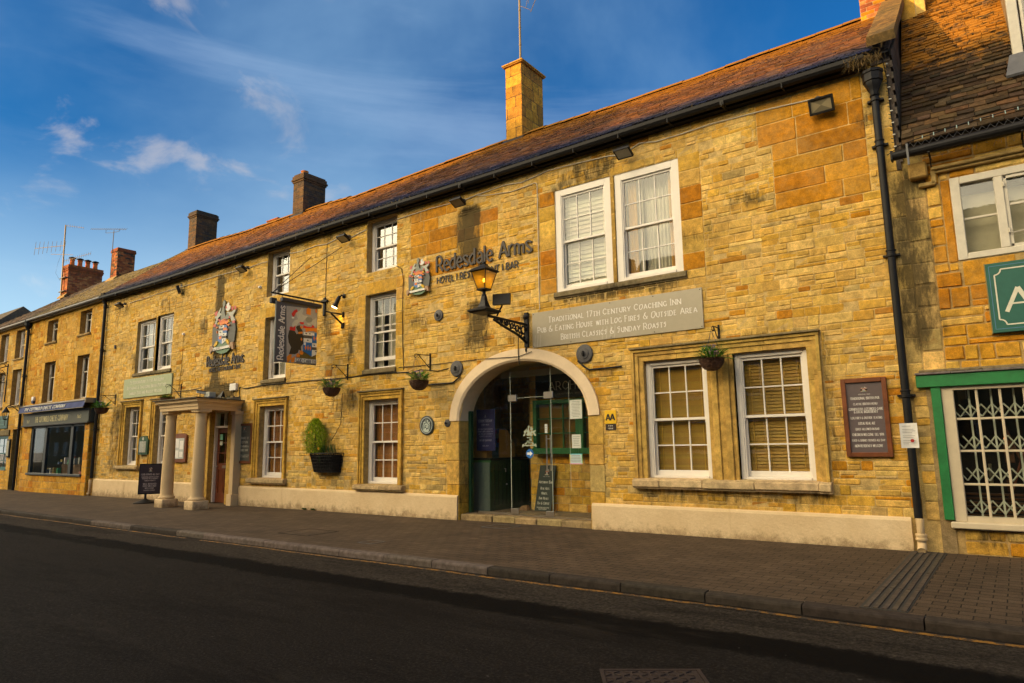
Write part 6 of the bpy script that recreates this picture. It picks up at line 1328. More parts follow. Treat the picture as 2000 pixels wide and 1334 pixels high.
def basket(x, y, z, r, label, flowers=((.42, .22, .28), (.16, .12, .25)), seed=1, dens=1.0, hy=None):
    """basket rim at z"""
    random.seed(seed*31); o = thing('hanging_basket', label, 'hanging basket', (x, y, z-r), 'flower baskets hanging from iron brackets')
    mb = MB(); prof = [(r*.30, z-r*.95), (r*.62, z-r*.82), (r*.86, z-r*.5), (r, z)]
    mb.lathe([(r*.28, z-r*.96)]+prof+[(r*.93, z), (r*.8, z-r*.4), (r*.2, z-r*.8)], (x, y, 0), 20)
    for i in range(9):
        f = i/8; zz = z-r*.9*(1-f); rr = r*math.sqrt(max(.1, 1-((1-f)*.92)**2))*1.0; n = 26
        mb.tube([(x+(rr+.008*math.sin(j*math.pi+i*math.pi))*math.cos(2*math.pi*j/n), y+(rr+.008*math.cos(j*math.pi+i))*math.sin(2*math.pi*j/n), zz+.004*math.sin(j*3.1+i*3.14)) for j in range(n+1)], .007+.002*(i == 8), 4, cap=False)
    mb.build('wicker_bowl', M['wicker'], o)
    mb = MB(); GR = [(.10, .34, .03), (.06, .22, .03), (.18, .44, .04), (.05, .16, .03)]
    for i in range(int(44*dens)):
        a = rnd(0, 6.28); e = rnd(.1, 1.1); d = Vector((math.cos(a)*math.cos(e), math.sin(a)*math.cos(e), math.sin(e))); fern(mb, Vector((x+math.cos(a)*r*.45, y+math.sin(a)*r*.45, z)), d, r*rnd(1.0, 1.75), random.choice(GR))
    for i in range(int(130*dens)):
        a = rnd(0, 6.28); e = rnd(.2, 1.4); d = Vector((math.cos(a)*math.cos(e), math.sin(a)*math.cos(e), math.sin(e))); p_ = Vector((x, y, z))+Vector((math.cos(a), math.sin(a), 0))*r*rnd(.1, .85)+Vector((0, 0, rnd(0, r*.8))); leaf(mb, p_, d, r*rnd(.25, .5), r*.06, jit(random.choice(GR), .3))
    mb.build('foliage', M['leaf'], o)
    mb = MB()
    for i in range(int(90*dens)):
        a = rnd(0, 6.28); pk = i % 3 == 0; k = rnd(.2, .8)*r
        ctr = Vector((x+r*.35, y-r*.45, z+r*.45)) if not pk else Vector((x-r*.1, y, z+r*.9)); p_ = ctr+Vector((rnd(-1, 1), rnd(-1, 1), rnd(-.5, .5)))*r*(.33 if not pk else .5); s_ = .012*r/.2
        c = jit(flowers[1] if pk else flowers[0], .3); n_ = 5
        for j in range(n_): b_ = 6.28*j/n_; mb.poly([p_, p_+Vector((math.cos(b_)*s_, -.004, math.sin(b_)*s_)), p_+Vector((math.cos(b_+1.2)*s_, -.004, math.sin(b_+1.2)*s_))], c)
    mb.build('flowers', M['leaf'], o)
    if hy:
        mb = MB(); tip = Vector(hy)
        for a in (0.3, 2.4, 4.5): mb.tube([(x+r*math.cos(a), y+r*math.sin(a), z), tip], .0035, 4)
        mb.build('chain', M['iron'], o)
    random.seed(seed*17+5); return o
def bracket(x, zt, zb, ln, label):
    o = thing('basket_bracket', label, 'bracket', (x, 0, zb), 'wrought iron basket brackets'); mb = MB()
    mb.box(x-.014, x+.014, -.03, -.002, zb-.02, zt+.05, None, .004); mb.tube([(x, -.02, zt), (x, -ln, zt-.01), (x, -ln-.03, zt-.03), (x, -ln-.03, zt-.07), (x, -ln+.01, zt-.085), (x, -ln+.035, zt-.06)], .009, 6); mb.tube([(x, -.02, zb+.03), (x, -ln*.45, zt-.14), (x, -ln*.8, zt-.015)], .008, 6)
    for cy, cz, r in ((-ln*.80, zt-.05, .038), (-.06, zb+.07, .045)): mb.tube([(x, cy+r*math.cos(a*.6)*(1-a*.04), cz+r*math.sin(a*.6)*(1-a*.04)) for a in range(12)], .006, 5)
    mb.build('scroll_arm', M['black'], o); return o
bracket(-3.53, 3.25, 3.0, .30, 'black iron basket bracket between the long grey sign and the large lower windows'); basket(-3.56, -.34, 2.72, .19, 'largest basket of ferns and pink flowers, over the large lower windows', seed=1, hy=(-3.55, -.33, 3.17))
bracket(-9.82, 3.37, 3.07, .46, 'scrolled basket bracket just left of the archway'); basket(-9.68, -.49, 2.78, .20, 'flower basket hanging just left of the archway', seed=2, hy=(-9.8, -.48, 3.3), dens=.8)
bracket(-12.50, 3.36, 3.05, .46, 'scrolled basket bracket above the green wall planter'); basket(-12.48, -.49, 2.80, .20, 'flower basket hanging above the green wall planter', seed=3, hy=(-12.5, -.48, 3.28))
bracket(-20.22, 3.39, 3.02, .46, 'scrolled basket bracket at the right end of the pale green sign'); 
bracket(-24.6, 3.31, 3.0, .46, 'scrolled basket bracket between the awning and the pale green sign'); basket(-24.45, -.49, 2.86, .21, 'flower basket hanging beside the left downpipe and the awning', seed=5, hy=(-24.6, -.48, 3.24), flowers=((.3, .2, .4), (.2, .15, .4)))
# a shallow trough of grass-like leaves on the portico roof edge
o = thing('hanging_plant', 'basket of bright green grassy plants hanging behind the left corner of the portico', 'plant', (-20.15, -.48, 2.8)); mb = MB()
random.seed(11)
for i in range(150):
    a = rnd(0, 6.28); e = rnd(.3, 1.2); fern(mb, Vector((-20.15+rnd(-.22, .22), -.48+rnd(-.1, .1), 2.97)), Vector((math.cos(a)*math.cos(e), math.sin(a)*math.cos(e), math.sin(e))), rnd(.08, .18), (.08, .22, .02))
mb.build('foliage', M['leaf'], o); mb = MB((.05, .03, .02)); mb.lathe([(.06, 2.77), (.14, 2.83), (.19, 2.97), (.17, 2.97), (.1, 2.87)], (-20.15, -.48, 0), 14); mb.build('wicker_bowl', M['wicker'], o)
mb = MB(); mb.tube([(-20.15, -.48, 2.97), (-20.22, -.47, 3.32)], .004, 4); mb.build('chain', M['iron'], o)
# wall planter with the conifer
px, pz = -13.13, .87
wp = thing('wall_planter', 'black wire trough planter fixed on the wall with a bright green conifer', 'planter', (px, -.2, pz))
mb = MB(); random.seed(4)
def tr(f, u): # trough outline: f height 0..1, u -1..1 round the front
    hw = .46+.09*f; dp = .20+.14*f; a = u*math.pi/2; return (px+hw*math.sin(a)*(1 if abs(u) < 1 else 1), -dp*math.cos(a)-.01, pz+.44*f)
for i in range(29): u = -1+2*i/28; mb.tube([tr(f/6, u+rnd(-.01, .01)) for f in range(7)], .009, 4)
for f in (0, .16, .33, .5, .66, .83, 1): mb.tube([tr(f, -1+2*i/24) for i in range(25)], .008 if f < 1 else .013, 5)
for i in range(60): u, f = rnd(-.95, .8), rnd(0, .7); mb.tube([tr(f, u), tr(f+.15, u+rnd(-.1, .1)), tr(min(1, f+.3), u+rnd(-.12, .15))], .008, 4)
mb.build('wire_trough', M['black'], wp)
mb = MB((.012, .01, .008)); n = 16; A = [tr(0, -1+2*i/n) for i in range(n+1)]; B_ = [tr(.93, -1+2*i/n) for i in range(n+1)]
ins = lambda p, k=.93: (px+(p[0]-px)*k, p[1]*k, p[2])
for a, b_, c, d in zip(A, A[1:], B_[1:], B_): mb.poly([ins(a), ins(b_), ins(c), ins(d)])
mb.poly([ins(p_) for p_ in B_]); mb.build('liner', M['dark'], wp)
mb = MB(); random.seed(5); cx, cy = -13.40, -.20
for i in range(5200):
    f = rnd(0, 1)**.9; a = rnd(0, 6.28); prof_ = math.sin(math.pi*min(1, (.10+.90*(1-f))))**.55*(.9 if f < .9 else .7) if f > .05 else .75
    R_m = .345*max(.05, math.sin(math.pi*(.20+.79*f)))**.62*(1+.05*math.cos(f*11)); rr = R_m*rnd(.35, 1)**.5*(1+.12*math.sin(a*5+f*14)+.08*math.sin(a*11))
    y_ = cy+rr*math.sin(a)*.75; 
    if y_ > -.02: y_ = -.02-rnd(0, .02)
    p_ = Vector((cx+rr*math.cos(a), y_, pz+.42+f*.82)); d = Vector((math.cos(a)*.6, math.sin(a)*.6, 1.0+rnd(-.3, .5))); inner = 1-rr/max(R_m, .01)
    leaf(mb, p_, d, rnd(.03, .065), .006, jit((.36, .46, .015) if random.random() < .6 else (.15, .27, .015), .3))
mb.build('conifer', M['leaf'], wp); mb = MB((.08, .04, .02)); mb.tube([(cx, cy, pz+.35), (cx, cy, pz+1.0)], [.03, .012], 8); mb.build('stem', M['dwood'], wp)
mb = MB(); 
for i in range(70):
    x = px+rnd(-.47, .47); y = -rnd(.08, .24); fern(mb, Vector((x, y, pz+.42)), Vector((rnd(-.5, .5), rnd(-.5, .1), 1)), rnd(.15, .3), (.05, .12, .03)) if i % 2 else leaf(mb, Vector((x, y, pz+.42)), Vector((rnd(-.3, .3), rnd(-.2, .1), 1)), rnd(.15, .35), .006, (.07, .15, .04))
mb.build('underplanting', M['leaf'], wp)
mb = MB()
for fx, fy, fz in ((-13.33, -.43, 1.80), (-12.80, -.22, 1.74), (-13.62, -.3, 1.62), (-13.05, -.36, 1.42)):
    for j in range(6): a = j*1.047; mb.poly([(fx, fy, fz), (fx+.035*math.cos(a), fy-.01, fz+.035*math.sin(a)), (fx+.035*math.cos(a+.8), fy-.01, fz+.035*math.sin(a+.8))], (.75, .42, .01))
    mb.tube([(fx, fy-.035, fz), (fx, fy, fz)], [.014, .01], 8, (.7, .28, .01)); mb.tube([(fx, fy, fz), (fx, fy+.03, fz-.35)], .003, 4, (.05, .14, .02))
mb.build('daffodil', M['leaf'], wp)

# ---------------------------------------------------------------- pavement board on its rubber base
gz_ = gz(-20.3); ab = thing('pavement_sign', 'black swing board on a rubber base standing left of the portico', 'pavement sign', (-20.25, -.9, gz_))
fa_ = lambda n: frame((-20.17+.83*n, -.78-.56*n, gz_), (.56, .83, 0), (0, 0, 1), (.83, -.56, 0))
mb = MB((.012, .012, .014)); mb.prism([(-.295, .25), (.295, .25), (.295, 1.12), (-.295, 1.12)], fa_(0), -.025, .025); mb.tube([(-20.22, -.86, gz_+.28), (-20.22, -.86, gz_+.08)], .035, 8); bo = mb.build('frame', M['v'], ab)
fr = fa_(.026); mb = MB((.035, .022, .028)); mb.prism([(-.27, .28), (.27, .28), (.27, 1.09), (-.27, 1.09)], fr, 0, .003); b2 = mb.build('panel', M['satin'], bo)
mb = MB(); mb.lathe([(.05, gz_+.12), (.09, gz_+.10), (.27, gz_+.04), (.31, gz_+.02), (.30, gz_-.01)], (-20.22, -.86, 0), 20); mb.build('rubber_base', M['black'], ab, True, ang=40)
fr = fa_(.0295); mb = MB(); lc = (.5, .42, .4)
for s_, z, h, w2 in (('FOOD SERVED ALL DAY', .84, .045, .52), ('TRADITIONAL BRITISH CLASSICS', .775, .03, .5), ('HOMEMADE PIES & PUDDINGS', .73, .03, .45), ('SUNDAY ROASTS', .67, .035, .32), ('WELL BEHAVED', .57, .045, .38), ('DOGS ON LEADS', .51, .045, .38), ('WELCOME', .45, .04, .26), ('IN BAR & LOUNGE', .395, .03, .32)): text(mb, s_, fr, 0, z-.05, h, w2*.9, 'c', c=lc, wt=.18, thin=.13)
for i, (c, poly) in enumerate(CREST): mb.prism([(x*.12, .89+y*.13) for x, y in poly], fr, 0, .001+i*.0002, c)
mb.build('lettering', M['v'], b2)
o = thing('small_weeds', 'tiny green weeds growing at the foot of the cream plinth', 'plant', (-13.8, -.1, gz(-13.8))); mb = MB(); random.seed(9)
for x in (-13.92, -13.85, -13.6, -13.55, -13.5):
    for i in range(14): a = rnd(0, 3.14)+3.14; leaf(mb, Vector((x+rnd(-.03, .03), -.075, gz(x)+.005)), Vector((math.cos(a), -abs(math.sin(a)), rnd(.5, 1.5))), rnd(.04, .09), .012, jit((.06, .17, .02), .3))
mb.build('leaves', M['leaf'], o)
# ---------------------------------------------------------------- inside the archway
o = thing('counter', 'dark green panelled counter with a grey end panel inside the archway', 'counter', (-9.1, 1.3, .1))
mb = MB(); mb.box(-9.6, -8.72, .66, 2.05, .1, 1.13, (.022, .055, .018)); mb.box(-9.65, -8.69, .62, 2.1, 1.14, 1.18, (.02, .02, .012), .008)
for i in range(9): y = .78+i*.14; mb.box(-8.72, -8.712, y, y+.012, .2, 1.05, (.006, .016, .006))
cb = mb.build('body', M['v'], o); mb = MB((.14, .175, .14)); mb.box(-9.6, -8.74, .645, .66, .1, 1.09); mb.build('end_panel', M['v'], cb); mb = MB((.05, .16, .05)); mb.box(-9.6, -8.70, .64, .66, 1.09, 1.14); mb.build('edge_strip', M['v'], cb)
mb = MB(); mb.lathe([(.015, 0), (.02, .02), (.01, .03)], (-8.7, 1.2, .62), 8, 'y'); mb.tube([(-8.69, 1.1, .95), (-8.66, 1.1, .95), (-8.66, 1.1, .88)], .012, 6); mb.build('latch', M['steel'], cb)
o = thing('leaflet_rack', 'wooden rack of tourist leaflets standing on the dark counter', 'rack', (-8.85, 1.3, 1.18)); mb = MB((.42, .22, .05)); mb.prism([(1.0, 1.18), (1.55, 1.18), (1.55, 1.45), (1.32, 1.74), (1.2, 1.78), (1.0, 1.78)], frame((-8.76, 0, 0), (0, 1, 0), (0, 0, 1), (1, 0, 0)), -.0, .015); mb.box(-9.35, -8.76, 1.0, 1.02, 1.18, 1.3, (.08, .14, .10)); mb.box(-9.35, -8.76, .98, 1.0, 1.18, 1.40, (.07, .13, .10)); rk = mb.build('rack_body', M['v'], o)
mb = MB(); random.seed(3)
for r_i in range(4):
    for c_i in range(5): x = -9.32+c_i*.11; z = 1.40+r_i*.1; y = 1.03+r_i*.07; mb.hexa([(x, y, z-.02), (x+.095, y, z-.02), (x+.095, y+.01, z-.02), (x, y+.01, z-.02), (x, y+.03, z+rnd(.07, .11)), (x+.095, y+.03, z+.09), (x+.095, y+.04, z+.09), (x, y+.04, z+.09)], random.choice([(.5, .5, .4), (.4, .06, .05), (.3, .4, .05), (.08, .15, .3), (.5, .2, .3), (.05, .08, .06), (.45, .4, .3)]))
mb.build('leaflets', M['v'], rk)
o = thing('wooden_box', 'small plain wooden box on the counter below the blue banner', 'box', (-9.15, .8, 1.18)); mb = MB((.40, .20, .05)); mb.box(-9.25, -8.92, .78, .98, 1.18, 1.37, None, .006); mb.build('box_body', M['v'], o); 
o = thing('blue_banner', 'dark blue poster reading Fishy Friday hanging behind the left glass panel', 'poster', (-8.87, .75, 1.8)); mb = MB((.035, .035, .12)); mb.box(-9.13, -8.63, .70, .72, 1.33, 2.20, (.04, .04, .13), .006); mb.tube([(-8.9, .71, 2.2), (-8.9, .71, 3.1)], .003, 4); b = mb.build('sheet', M['satin'], o)
fr = wallf(-8.88, 0, .70); mb = MB(); lc = (.45, .42, .5)
for s_, z, h, w2 in (('FISHY FRIDAY', 1.93, .055, .36), ('EVERY WEEK', 1.86, .03, .2), ('BEER BATTERED HADDOCK', 1.77, .028, .40), ('CHUNKY CHIPS & MUSHY PEAS', 1.72, .028, .42), ('OR SALAD GARNISH', 1.67, .026, .38), ('SERVED ALL DAY', 1.62, .026, .34), ('TWO FOR TEN POUNDS', 1.53, .035, .34), ('TAKE AWAY', 1.42, .028, .18)): text(mb, s_, fr, 0, z, h, w2, 'c', c=lc, wt=.17, thin=.13)
for i, (c, poly) in enumerate(CREST): mb.prism([(x*.08, 2.03+y*.09) for x, y in poly], fr, 0, .001+i*.0002, (.02, .015, .02) if i < 5 else (.3, .28, .35))
mb.build('lettering', M['v'], b)
o = thing('leaning_board', 'dark green board reading Archway Bar leaning on the inner wall', 'sign', (-7.9, 1.2, .1)); fr = frame((-7.72, 1.12, .105), (.985, 0, -.0), (.09, .13, .985), (0, -.99, .13)); mb = MB((.035, .045, .036)); mb.prism([(-.235, 0), (.165, 0), (.165, .93), (-.235, .93)], fr, -.02, 0, (.035, .045, .036)); b = mb.build('board', M['v'], o); mb = MB(); lc = (.50, .50, .42)
for s_, z, h, w2 in (('Archway Bar', .56, .055, .34), ('Real Ales,', .435, .05, .22), ('Wines,', .335, .05, .15), ('Bar Meals,', .235, .05, .24), ('Tea & Coffee', .135, .05, .30), ('TRADITIONAL BRITISH PUB', .06, .022, .3), ('AND RESTAURANT', .03, .022, .2)): text(mb, s_, fr, -.035, z, h, w2, 'c', c=lc, wt=.18, thin=.13)
for i, (c, poly) in enumerate(CREST): mb.prism([(-.035+x*.13, .72+y*.14) for x, y in poly], fr, 0, .001+i*.0002, (.01, .01, .01) if i < 2 else c)
text(mb, 'REDESDALE ARMS', fr, -.035, .69, .016, .16, 'c', c=lc); mb.build('lettering', M['v'], b)
mb = MB((.25, .15, .07)); mb.hexa([(-8.35, 1.1, .1), (-8.12, 1.1, .1), (-8.12, 1.22, .1), (-8.35, 1.22, .1), (-8.27, 1.12, .19), (-8.14, 1.12, .21), (-8.14, 1.2, .2), (-8.27, 1.2, .18)]); tag(mb.build('door_wedge_stone', M['stone'], dirt=lambda v: v[:, 0]*0), 'rough stone lying on the floor beside the leaning board', 'stone')
# stickers on the glass
o = thing('frosted_crest', 'pale frosted coat of arms stuck on the middle glass door', 'sticker', (-7.45, .29, 1.6)); mb = MB(); fr = wallf(-7.46, 1.38, .285)
for i in (2, 3, 4, 8, 10, 11, 14, 17, 16, 20, 22, 24, 26, 28, 38, 39, 40, 41, 42): 
    if i < len(CREST): mb.prism([(x*.43, y*.44) for x, y in CREST[i][1]], fr, 0, .0008+i*.0002, (.42, .46, .34) if i not in (22, 26, 28) else (.2, .24, .16))
mb.build('film', M['v'], o)
o = thing('arrow_sticker', 'round blue sticker with a white arrow on the middle glass door', 'sticker', (-7.46, .29, 1.27)); mb = MB((.01, .13, .42)); mb.lathe([(.088, 0), (.088, .002)], (-7.46, .288, 1.275), 28, 'y', (.01, .13, .42)); b = mb.build('disc', M['v'], o); fr = wallf(-7.46, 1.275, .285); mb = MB((.78, .78, .78)); mb.prism([(-.062, -.022), (.005, -.022), (.005, -.05), (.066, 0), (.005, .05), (.005, .022), (-.062, .022)], fr, 0, .001); mb.build('arrow', M['v'], b)
for x0, x1, z0, z1, c, lb, n in ((-6.53, -6.27, 1.91, 2.26, (.62, .64, .58), 'large white menu sheet taped on the right glass panel', 11), (-6.50, -6.31, 1.37, 1.62, (.60, .62, .56), 'smaller white sheet below the menu on the right glass panel', 6), (-6.56, -6.29, 1.08, 1.27, (.50, .60, .62), 'notice with a coloured border low on the right glass panel', 5), (-7.10, -7.04, 1.66, 1.83, (.6, .6, .55), 'tiny white strip label beside the glass door handle', 3)):
    o = thing('door_notice', lb, 'notice', ((x0+x1)/2, .28, z0)); mb = MB(c); mb.box(x0, x1, .284, .287, z0, z1)
    if n == 5: 
        for k_, cc_ in enumerate([(.1, .5, .6), (.7, .3, .5), (.7, .6, .1), (.2, .6, .3)]): a = [(x0, x1, z1-.015, z1), (x0, x1, z0, z0+.015), (x0, x0+.015, z0+.015, z1-.015), (x1-.015, x1, z0+.015, z1-.015)][k_]; mb.box(a[0], a[1], .282, .2845, a[2], a[3], cc_)
    sh = mb.build('sheet', M['v'], o); mb = MB((.18, .2, .17)); random.seed(n)
    for i in range(n): z = z1-(z1-z0)*(i+1.2)/(n+1.8); w2 = (x1-x0)*rnd(.25, .4); xm = (x0+x1)/2; mb.box(xm-w2, xm+w2, .2825, .2835, z-.004, z+.002)
    mb.build('print', M['v'], sh)
# ---------------------------------------------------------------- the cheese shop and the houses to its left
shop = thing('cheese_shop', 'orange stone shop with a blue awning and dark timber shopfront left of the inn', 'shop', (-29.5, 3, 0))
CX0, CX1 = -33.0, -25.90
CW_ = dict(a3=(-31.2, -30.1, 3.36, 5.0), b3=(-28.06, -27.02, 3.36, 5.0), at=(-31.25, -30.22, 5.82, 6.72), bt=(-28.1, -27.1, 5.82, 6.72))
hl = list(CW_.values())+[(-32.1, -26.0, -.3, 2.9)]
mb = MB((.56, .33, .07)); sheet(mb, CX0, CX1, -.25, 6.93, hl, fw, (.56, .33, .07), .3)
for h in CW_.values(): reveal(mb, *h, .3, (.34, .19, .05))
rubble(mb, CX0, CX1, 2.9, 6.9, hl+[(x0-.3, x1+.22, z1, z1+.25) for x0, x1, z0, z1 in CW_.values()]+[(x1, x1+.25, z0, z1) for x0, x1, z0, z1 in CW_.values()]+[(x0-.25, x0, z0, z1) for x0, x1, z0, z1 in CW_.values()], lambda x, z: pick((AMB, 6), (ORA, 1.2), (YEL, 2)), fw, .12, .2, .25, .6)
for x0, x1, z0, z1 in CW_.values():
    for z in ((x0-.3, x1+.22, z1, z1+.25), (x1, x1+.25, z0, z1), (x0-.25, x0, z0, z1)): ashlar(mb, *z, [], [(AMB, 2), (YEL, 1)], fw, .27, (.8, 1.3), var=.06)
rubble(mb, CX0, -32.1, -.2, 2.9, [], lambda x, z: pick((AMB, 3), (YEL, 1)), fw, .15, .22, .3, .6)
mb.box(CX0, CX1, 6.0, 6.2, -.2, 6.9); mb.build('wall', M['stone'], shop, dirt=lambda v: v[:, 0]*0+.06)
for k_, h in CW_.items():
    x0, x1, z0, z1 = h; f = MB(); w2 = .085; yf = .19
    for a in ((x0, x0+w2, z0, z1), (x1-w2, x1, z0, z1), (x0+w2, x1-w2, z0, z0+w2), (x0+w2, x1-w2, z1-w2, z1)): f.box(a[0], a[1], yf, yf+.08, a[2], a[3], bev=.005)
    f.box((x0+x1)/2-.03, (x0+x1)/2+.03, yf, yf+.07, z0+w2, z1-w2)
    for q0, q1 in ((x0+w2, (x0+x1)/2-.03), ((x0+x1)/2+.03, x1-w2)): f.box(q0, q1, yf+.01, yf+.05, z0+(z1-z0)*.62, z0+(z1-z0)*.62+.04); f.box(q0+.0, q0+.045, yf+.01, yf+.05, z0+w2, z1-w2); f.box(q1-.045, q1, yf+.01, yf+.05, z0+w2, z1-w2)
    wi = f.build('window', M['oldwhite'], shop); q = MB(); q.box(x0+w2, x1-w2, yf+.03, yf+.033, z0+w2, z1-w2); q.build('pane', M['pane'], wi)
    q = MB(); q.poly([(x0, .7, z0), (x1, .7, z0), (x1, .7, z1), (x0, .7, z1)]); q.poly([(x0, .3, z0), (x0, .7, z0), (x0, .7, z1), (x0, .3, z1)]); q.build('room_lining', M['room'], wi)
    sill(shop, x0-.1, x1+.06, z0-.1, z0, .06, (.36, .24, .09))
SH = [(.10, .075, .035), (.08, .06, .03), (.12, .085, .035)]
def tiles(name, parent, x0, x1, ye, ze, yr, zr, cols, mat, expo=.2, wd=.3, lift=.03, rag=.006, dirt=None, th=.014, var=.2):
    mb = MB(); slope_tiles(mb, (x0, x1), (ye, ze if callable(ze) else (lambda x: ze)), (yr, zr if callable(zr) else (lambda x: zr)), expo if callable(expo) else (lambda f: expo), wd if callable(wd) else (lambda f: wd), cols, th, rag, lift, var=var)
    a = (ze(x0) if callable(ze) else ze); b = (zr(x0) if callable(zr) else zr)
    mb.poly([(x0, ye, a-.05), (x1, ye, a-.05), (x1, yr, b-.05), (x0, yr, b-.05)], (.03, .02, .015)); mb.poly([(x0, yr, b-.02), (x1, yr, b-.02), (x1, yr+3.2, a), (x0, yr+3.2, a)], (.06, .045, .03)); mb.poly([(x1, 0, a-.15), (x1, 6.2, a-.15), (x1, yr, b-.05)], (.3, .2, .08))
    return mb.build(name, M[mat], parent, dirt=dirt or (lambda v: v[:, 0]*0))
tiles('roof', shop, CX0, CX1, -.2, 7.0, 3.0, RZ, SH, 'moss', .17, .26, dirt=lambda v: v[:, 0]*0+.12)
def gutter(parent, x0, x1, y, z, r=.06, mat='black'):
    mb = MB(); mb.tube([(x0, y, z), (x1, y, z)], r, 10); mb.box(x0, x1, y+.05, 0, z-.08, z+.02, (.1, .1, .1)); return mb.build('gutter', M[mat], parent)
gutter(shop, CX0, CX1-.12, -.2, 6.94, .055, 'lead'); downpipe(shop, -33.06, 6.55, gz(-33), collars=(6.4, 4.6, 2.4), r=.055)
# shopfront
YF = -.2; mb = MB((.5, .28, .05)); g0 = gz(-29)-.03
fsf = wallf(0, 0, YF); wm = MB((.36, .24, .1))
for x0, x1, z0, z1 in ((-32.1, -31.33, -.2, 2.45), (-26.38, -26.0, -.2, 2.45), (-31.33, -26.38, -.2, .56)):
    wm.box(x0, x1, YF+.001, .0, z0, z1, (.40, .30, .15)); ashlar(wm, x0, x1, z0, z1, [], [(AMB, 4), (ORA, 1.5)], fsf, .26, (.35, .8), var=.12)
fss = frame((-26.0, YF, 0), (0, 1, 0), (0, 0, 1), (1, 0, 0)); ashlar(wm, 0, .2, -.2, 2.45, [], [(AMB, 4), (ORA, 1.5)], fss, .26, (.3, .5)); wm.build('shopfront_pier', M['stone'], shop, dirt=lambda v: np.clip(.45-v[:, 2], 0, 1)*.5)
mb = MB((.06, .065, .05)); mb.box(-32.1, -25.98, -.27, .0, 2.44, 2.92, None, .01); mb.box(-32.15, -25.93, -.32, .0, 2.42, 2.47, (.02, .02, .02), .006); mb.box(-32.12, -25.96, -.30, 0, 2.90, 2.95, (.02, .02, .02)); fa = mb.build('fascia', M['v'], shop)
fr = wallf(0, 0, -.27); mb = MB(); c = (.55, .48, .24); text(mb, 'THE COTSWOLD CHEESE COMPANY', fr, -29.3, 2.58, .20, 3.1, 'c', c=c, wt=.16, thin=.1); text(mb, 'No3', fr, -31.55, 2.57, .12, .25, 'c', c=c, smallcaps=False); text(mb, 'No3', fr, -26.75, 2.62, .12, .30, 'c', c=c, smallcaps=False); mb.build('lettering', M['v'], fa)
# awning, rolled up, blue valance hanging
M['blue'] = paint('navy_canvas', (.018, .036, .15), .8, .15, 5, bmp=.3)
mb = MB(); n = 60; xa, xb = -32.15, -26.0
for i in range(n): a, b = xa+(xb-xa)*i/n, xa+(xb-xa)*(i+1)/n; wv = lambda x: .012*math.sin(x*9); mb.poly([(a, -.46+wv(a), 2.98), (b, -.46+wv(b), 2.98), (b, -.40, 3.20), (a, -.40, 3.20)]); mb.poly([(a, -.455+wv(a), 2.98), (b, -.455+wv(b), 2.98), (b, -.395, 3.20), (a, -.395, 3.20)][::-1])
aw = mb.build('awning_valance', M['blue'], shop, True); mb = MB(); mb.tube([(xa-.05, -.30, 3.24), (xb+.05, -.30, 3.24)], .045, 10); mb.box(xa-.05, xb+.05, -.42, 0, 3.21, 3.235); mb.box(xa-.06, xa-.02, -.44, 0, 3.14, 3.3); mb.box(xb+.02, xb+.10, -.44, 0, 3.12, 3.3, None, .01); mb.box(xa, xb, -.475, -.45, 2.955, 2.975); mb.build('awning_case', paint('grey_awning_case', (.20, .17, .12), .5, .1, 6), aw)
mb = MB(); text(mb, 'THE COTSWOLD CHEESE COMPANY', frame((-29.55, -.448, 3.03), (1, 0, 0), (0, .27, 1), (0, -1, 0)), 0, 0, .115, 3.9, 'c', c=(.68, .66, .58), wt=.2, thin=.12, d0=0, d1=.018, serif=False); mb.build('lettering', M['v'], aw)
mb = MB(); 
for a, b in ((-31.33, -31.2), (-30.0, -29.8), (-27.62, -27.4), (-26.42, -26.36)): mb.box(a, b, YF+.02, YF+.12, .60, 2.44, None, .005)
mb.box(-31.4, -26.36, YF-.06, YF+.14, .54, .62, None, .008); mb.box(-31.33, -26.38, YF+.02, YF+.12, 2.34, 2.44); sf = mb.build('shop_window_frame', paint('anthracite_timber', (.03, .034, .034), .45, .1, 6), shop)
mb = MB(); mb.box(-31.2, -26.4, YF+.06, YF+.064, .62, 2.34); mb.build('pane', M['shop_pane'], sf)
mb = MB((.16, .11, .06)); mb.poly([(-32, 2.2, 0), (-26, 2.2, 0), (-26, 2.2, 2.9), (-32, 2.2, 2.9)], (.30, .20, .10)); mb.poly([(-32, -.1, .55), (-26, -.1, .55), (-26, 2.2, .55), (-32, 2.2, .55)]); mb.poly([(-32, -.1, 2.6), (-32, 2.2, 2.6), (-26, 2.2, 2.6), (-26, -.1, 2.6)], (.2, .17, .12)); mb.poly([(-32, -.1, .5), (-32, 2.2, .5), (-32, 2.2, 2.6), (-32, -.1, 2.6)], (.25, .2, .13)); mb.poly([(-26.05, -.1, .5), (-26.05, -.1, 2.6), (-26.05, 2.2, 2.6), (-26.05, 2.2, .5)], (.2, .16, .1))
random.seed(21)
for z in (1.15, 1.45, 1.75, 2.05):
    mb.box(-30.4, -27.4, 1.6, 1.95, z, z+.03, (.40, .20, .08))
    x = -30.35
    while x < -27.5: k_ = rnd(.06, .12); mb.box(x, x+k_, 1.65, 1.8, z+.03, z+.03+rnd(.1, .2), jit(random.choice([(.35, .2, .07), (.4, .34, .22), (.15, .07, .03), (.3, .12, .03)]), .3)); x += k_+.03
mb.box(-29.6, -27.9, .35, .8, .55, .95, (.14, .08, .04)); si = mb.build('shop_interior', M['v'], shop)
mb = MB()
for i in range(30): x = -31.1+i*.155; h = rnd(.05, .28); w2 = rnd(.05, .15); y = rnd(.05, .4); z = .56 if not -29.6 < x < -27.9 else .95; mb.box(x, x+w2, y, y+.12, z, z+h, jit(random.choice([(.5, .5, .42), (.05, .3, .12), (.5, .35, .1), (.06, .1, .2), (.45, .5, .45), (.4, .12, .08)]), .3), .008)
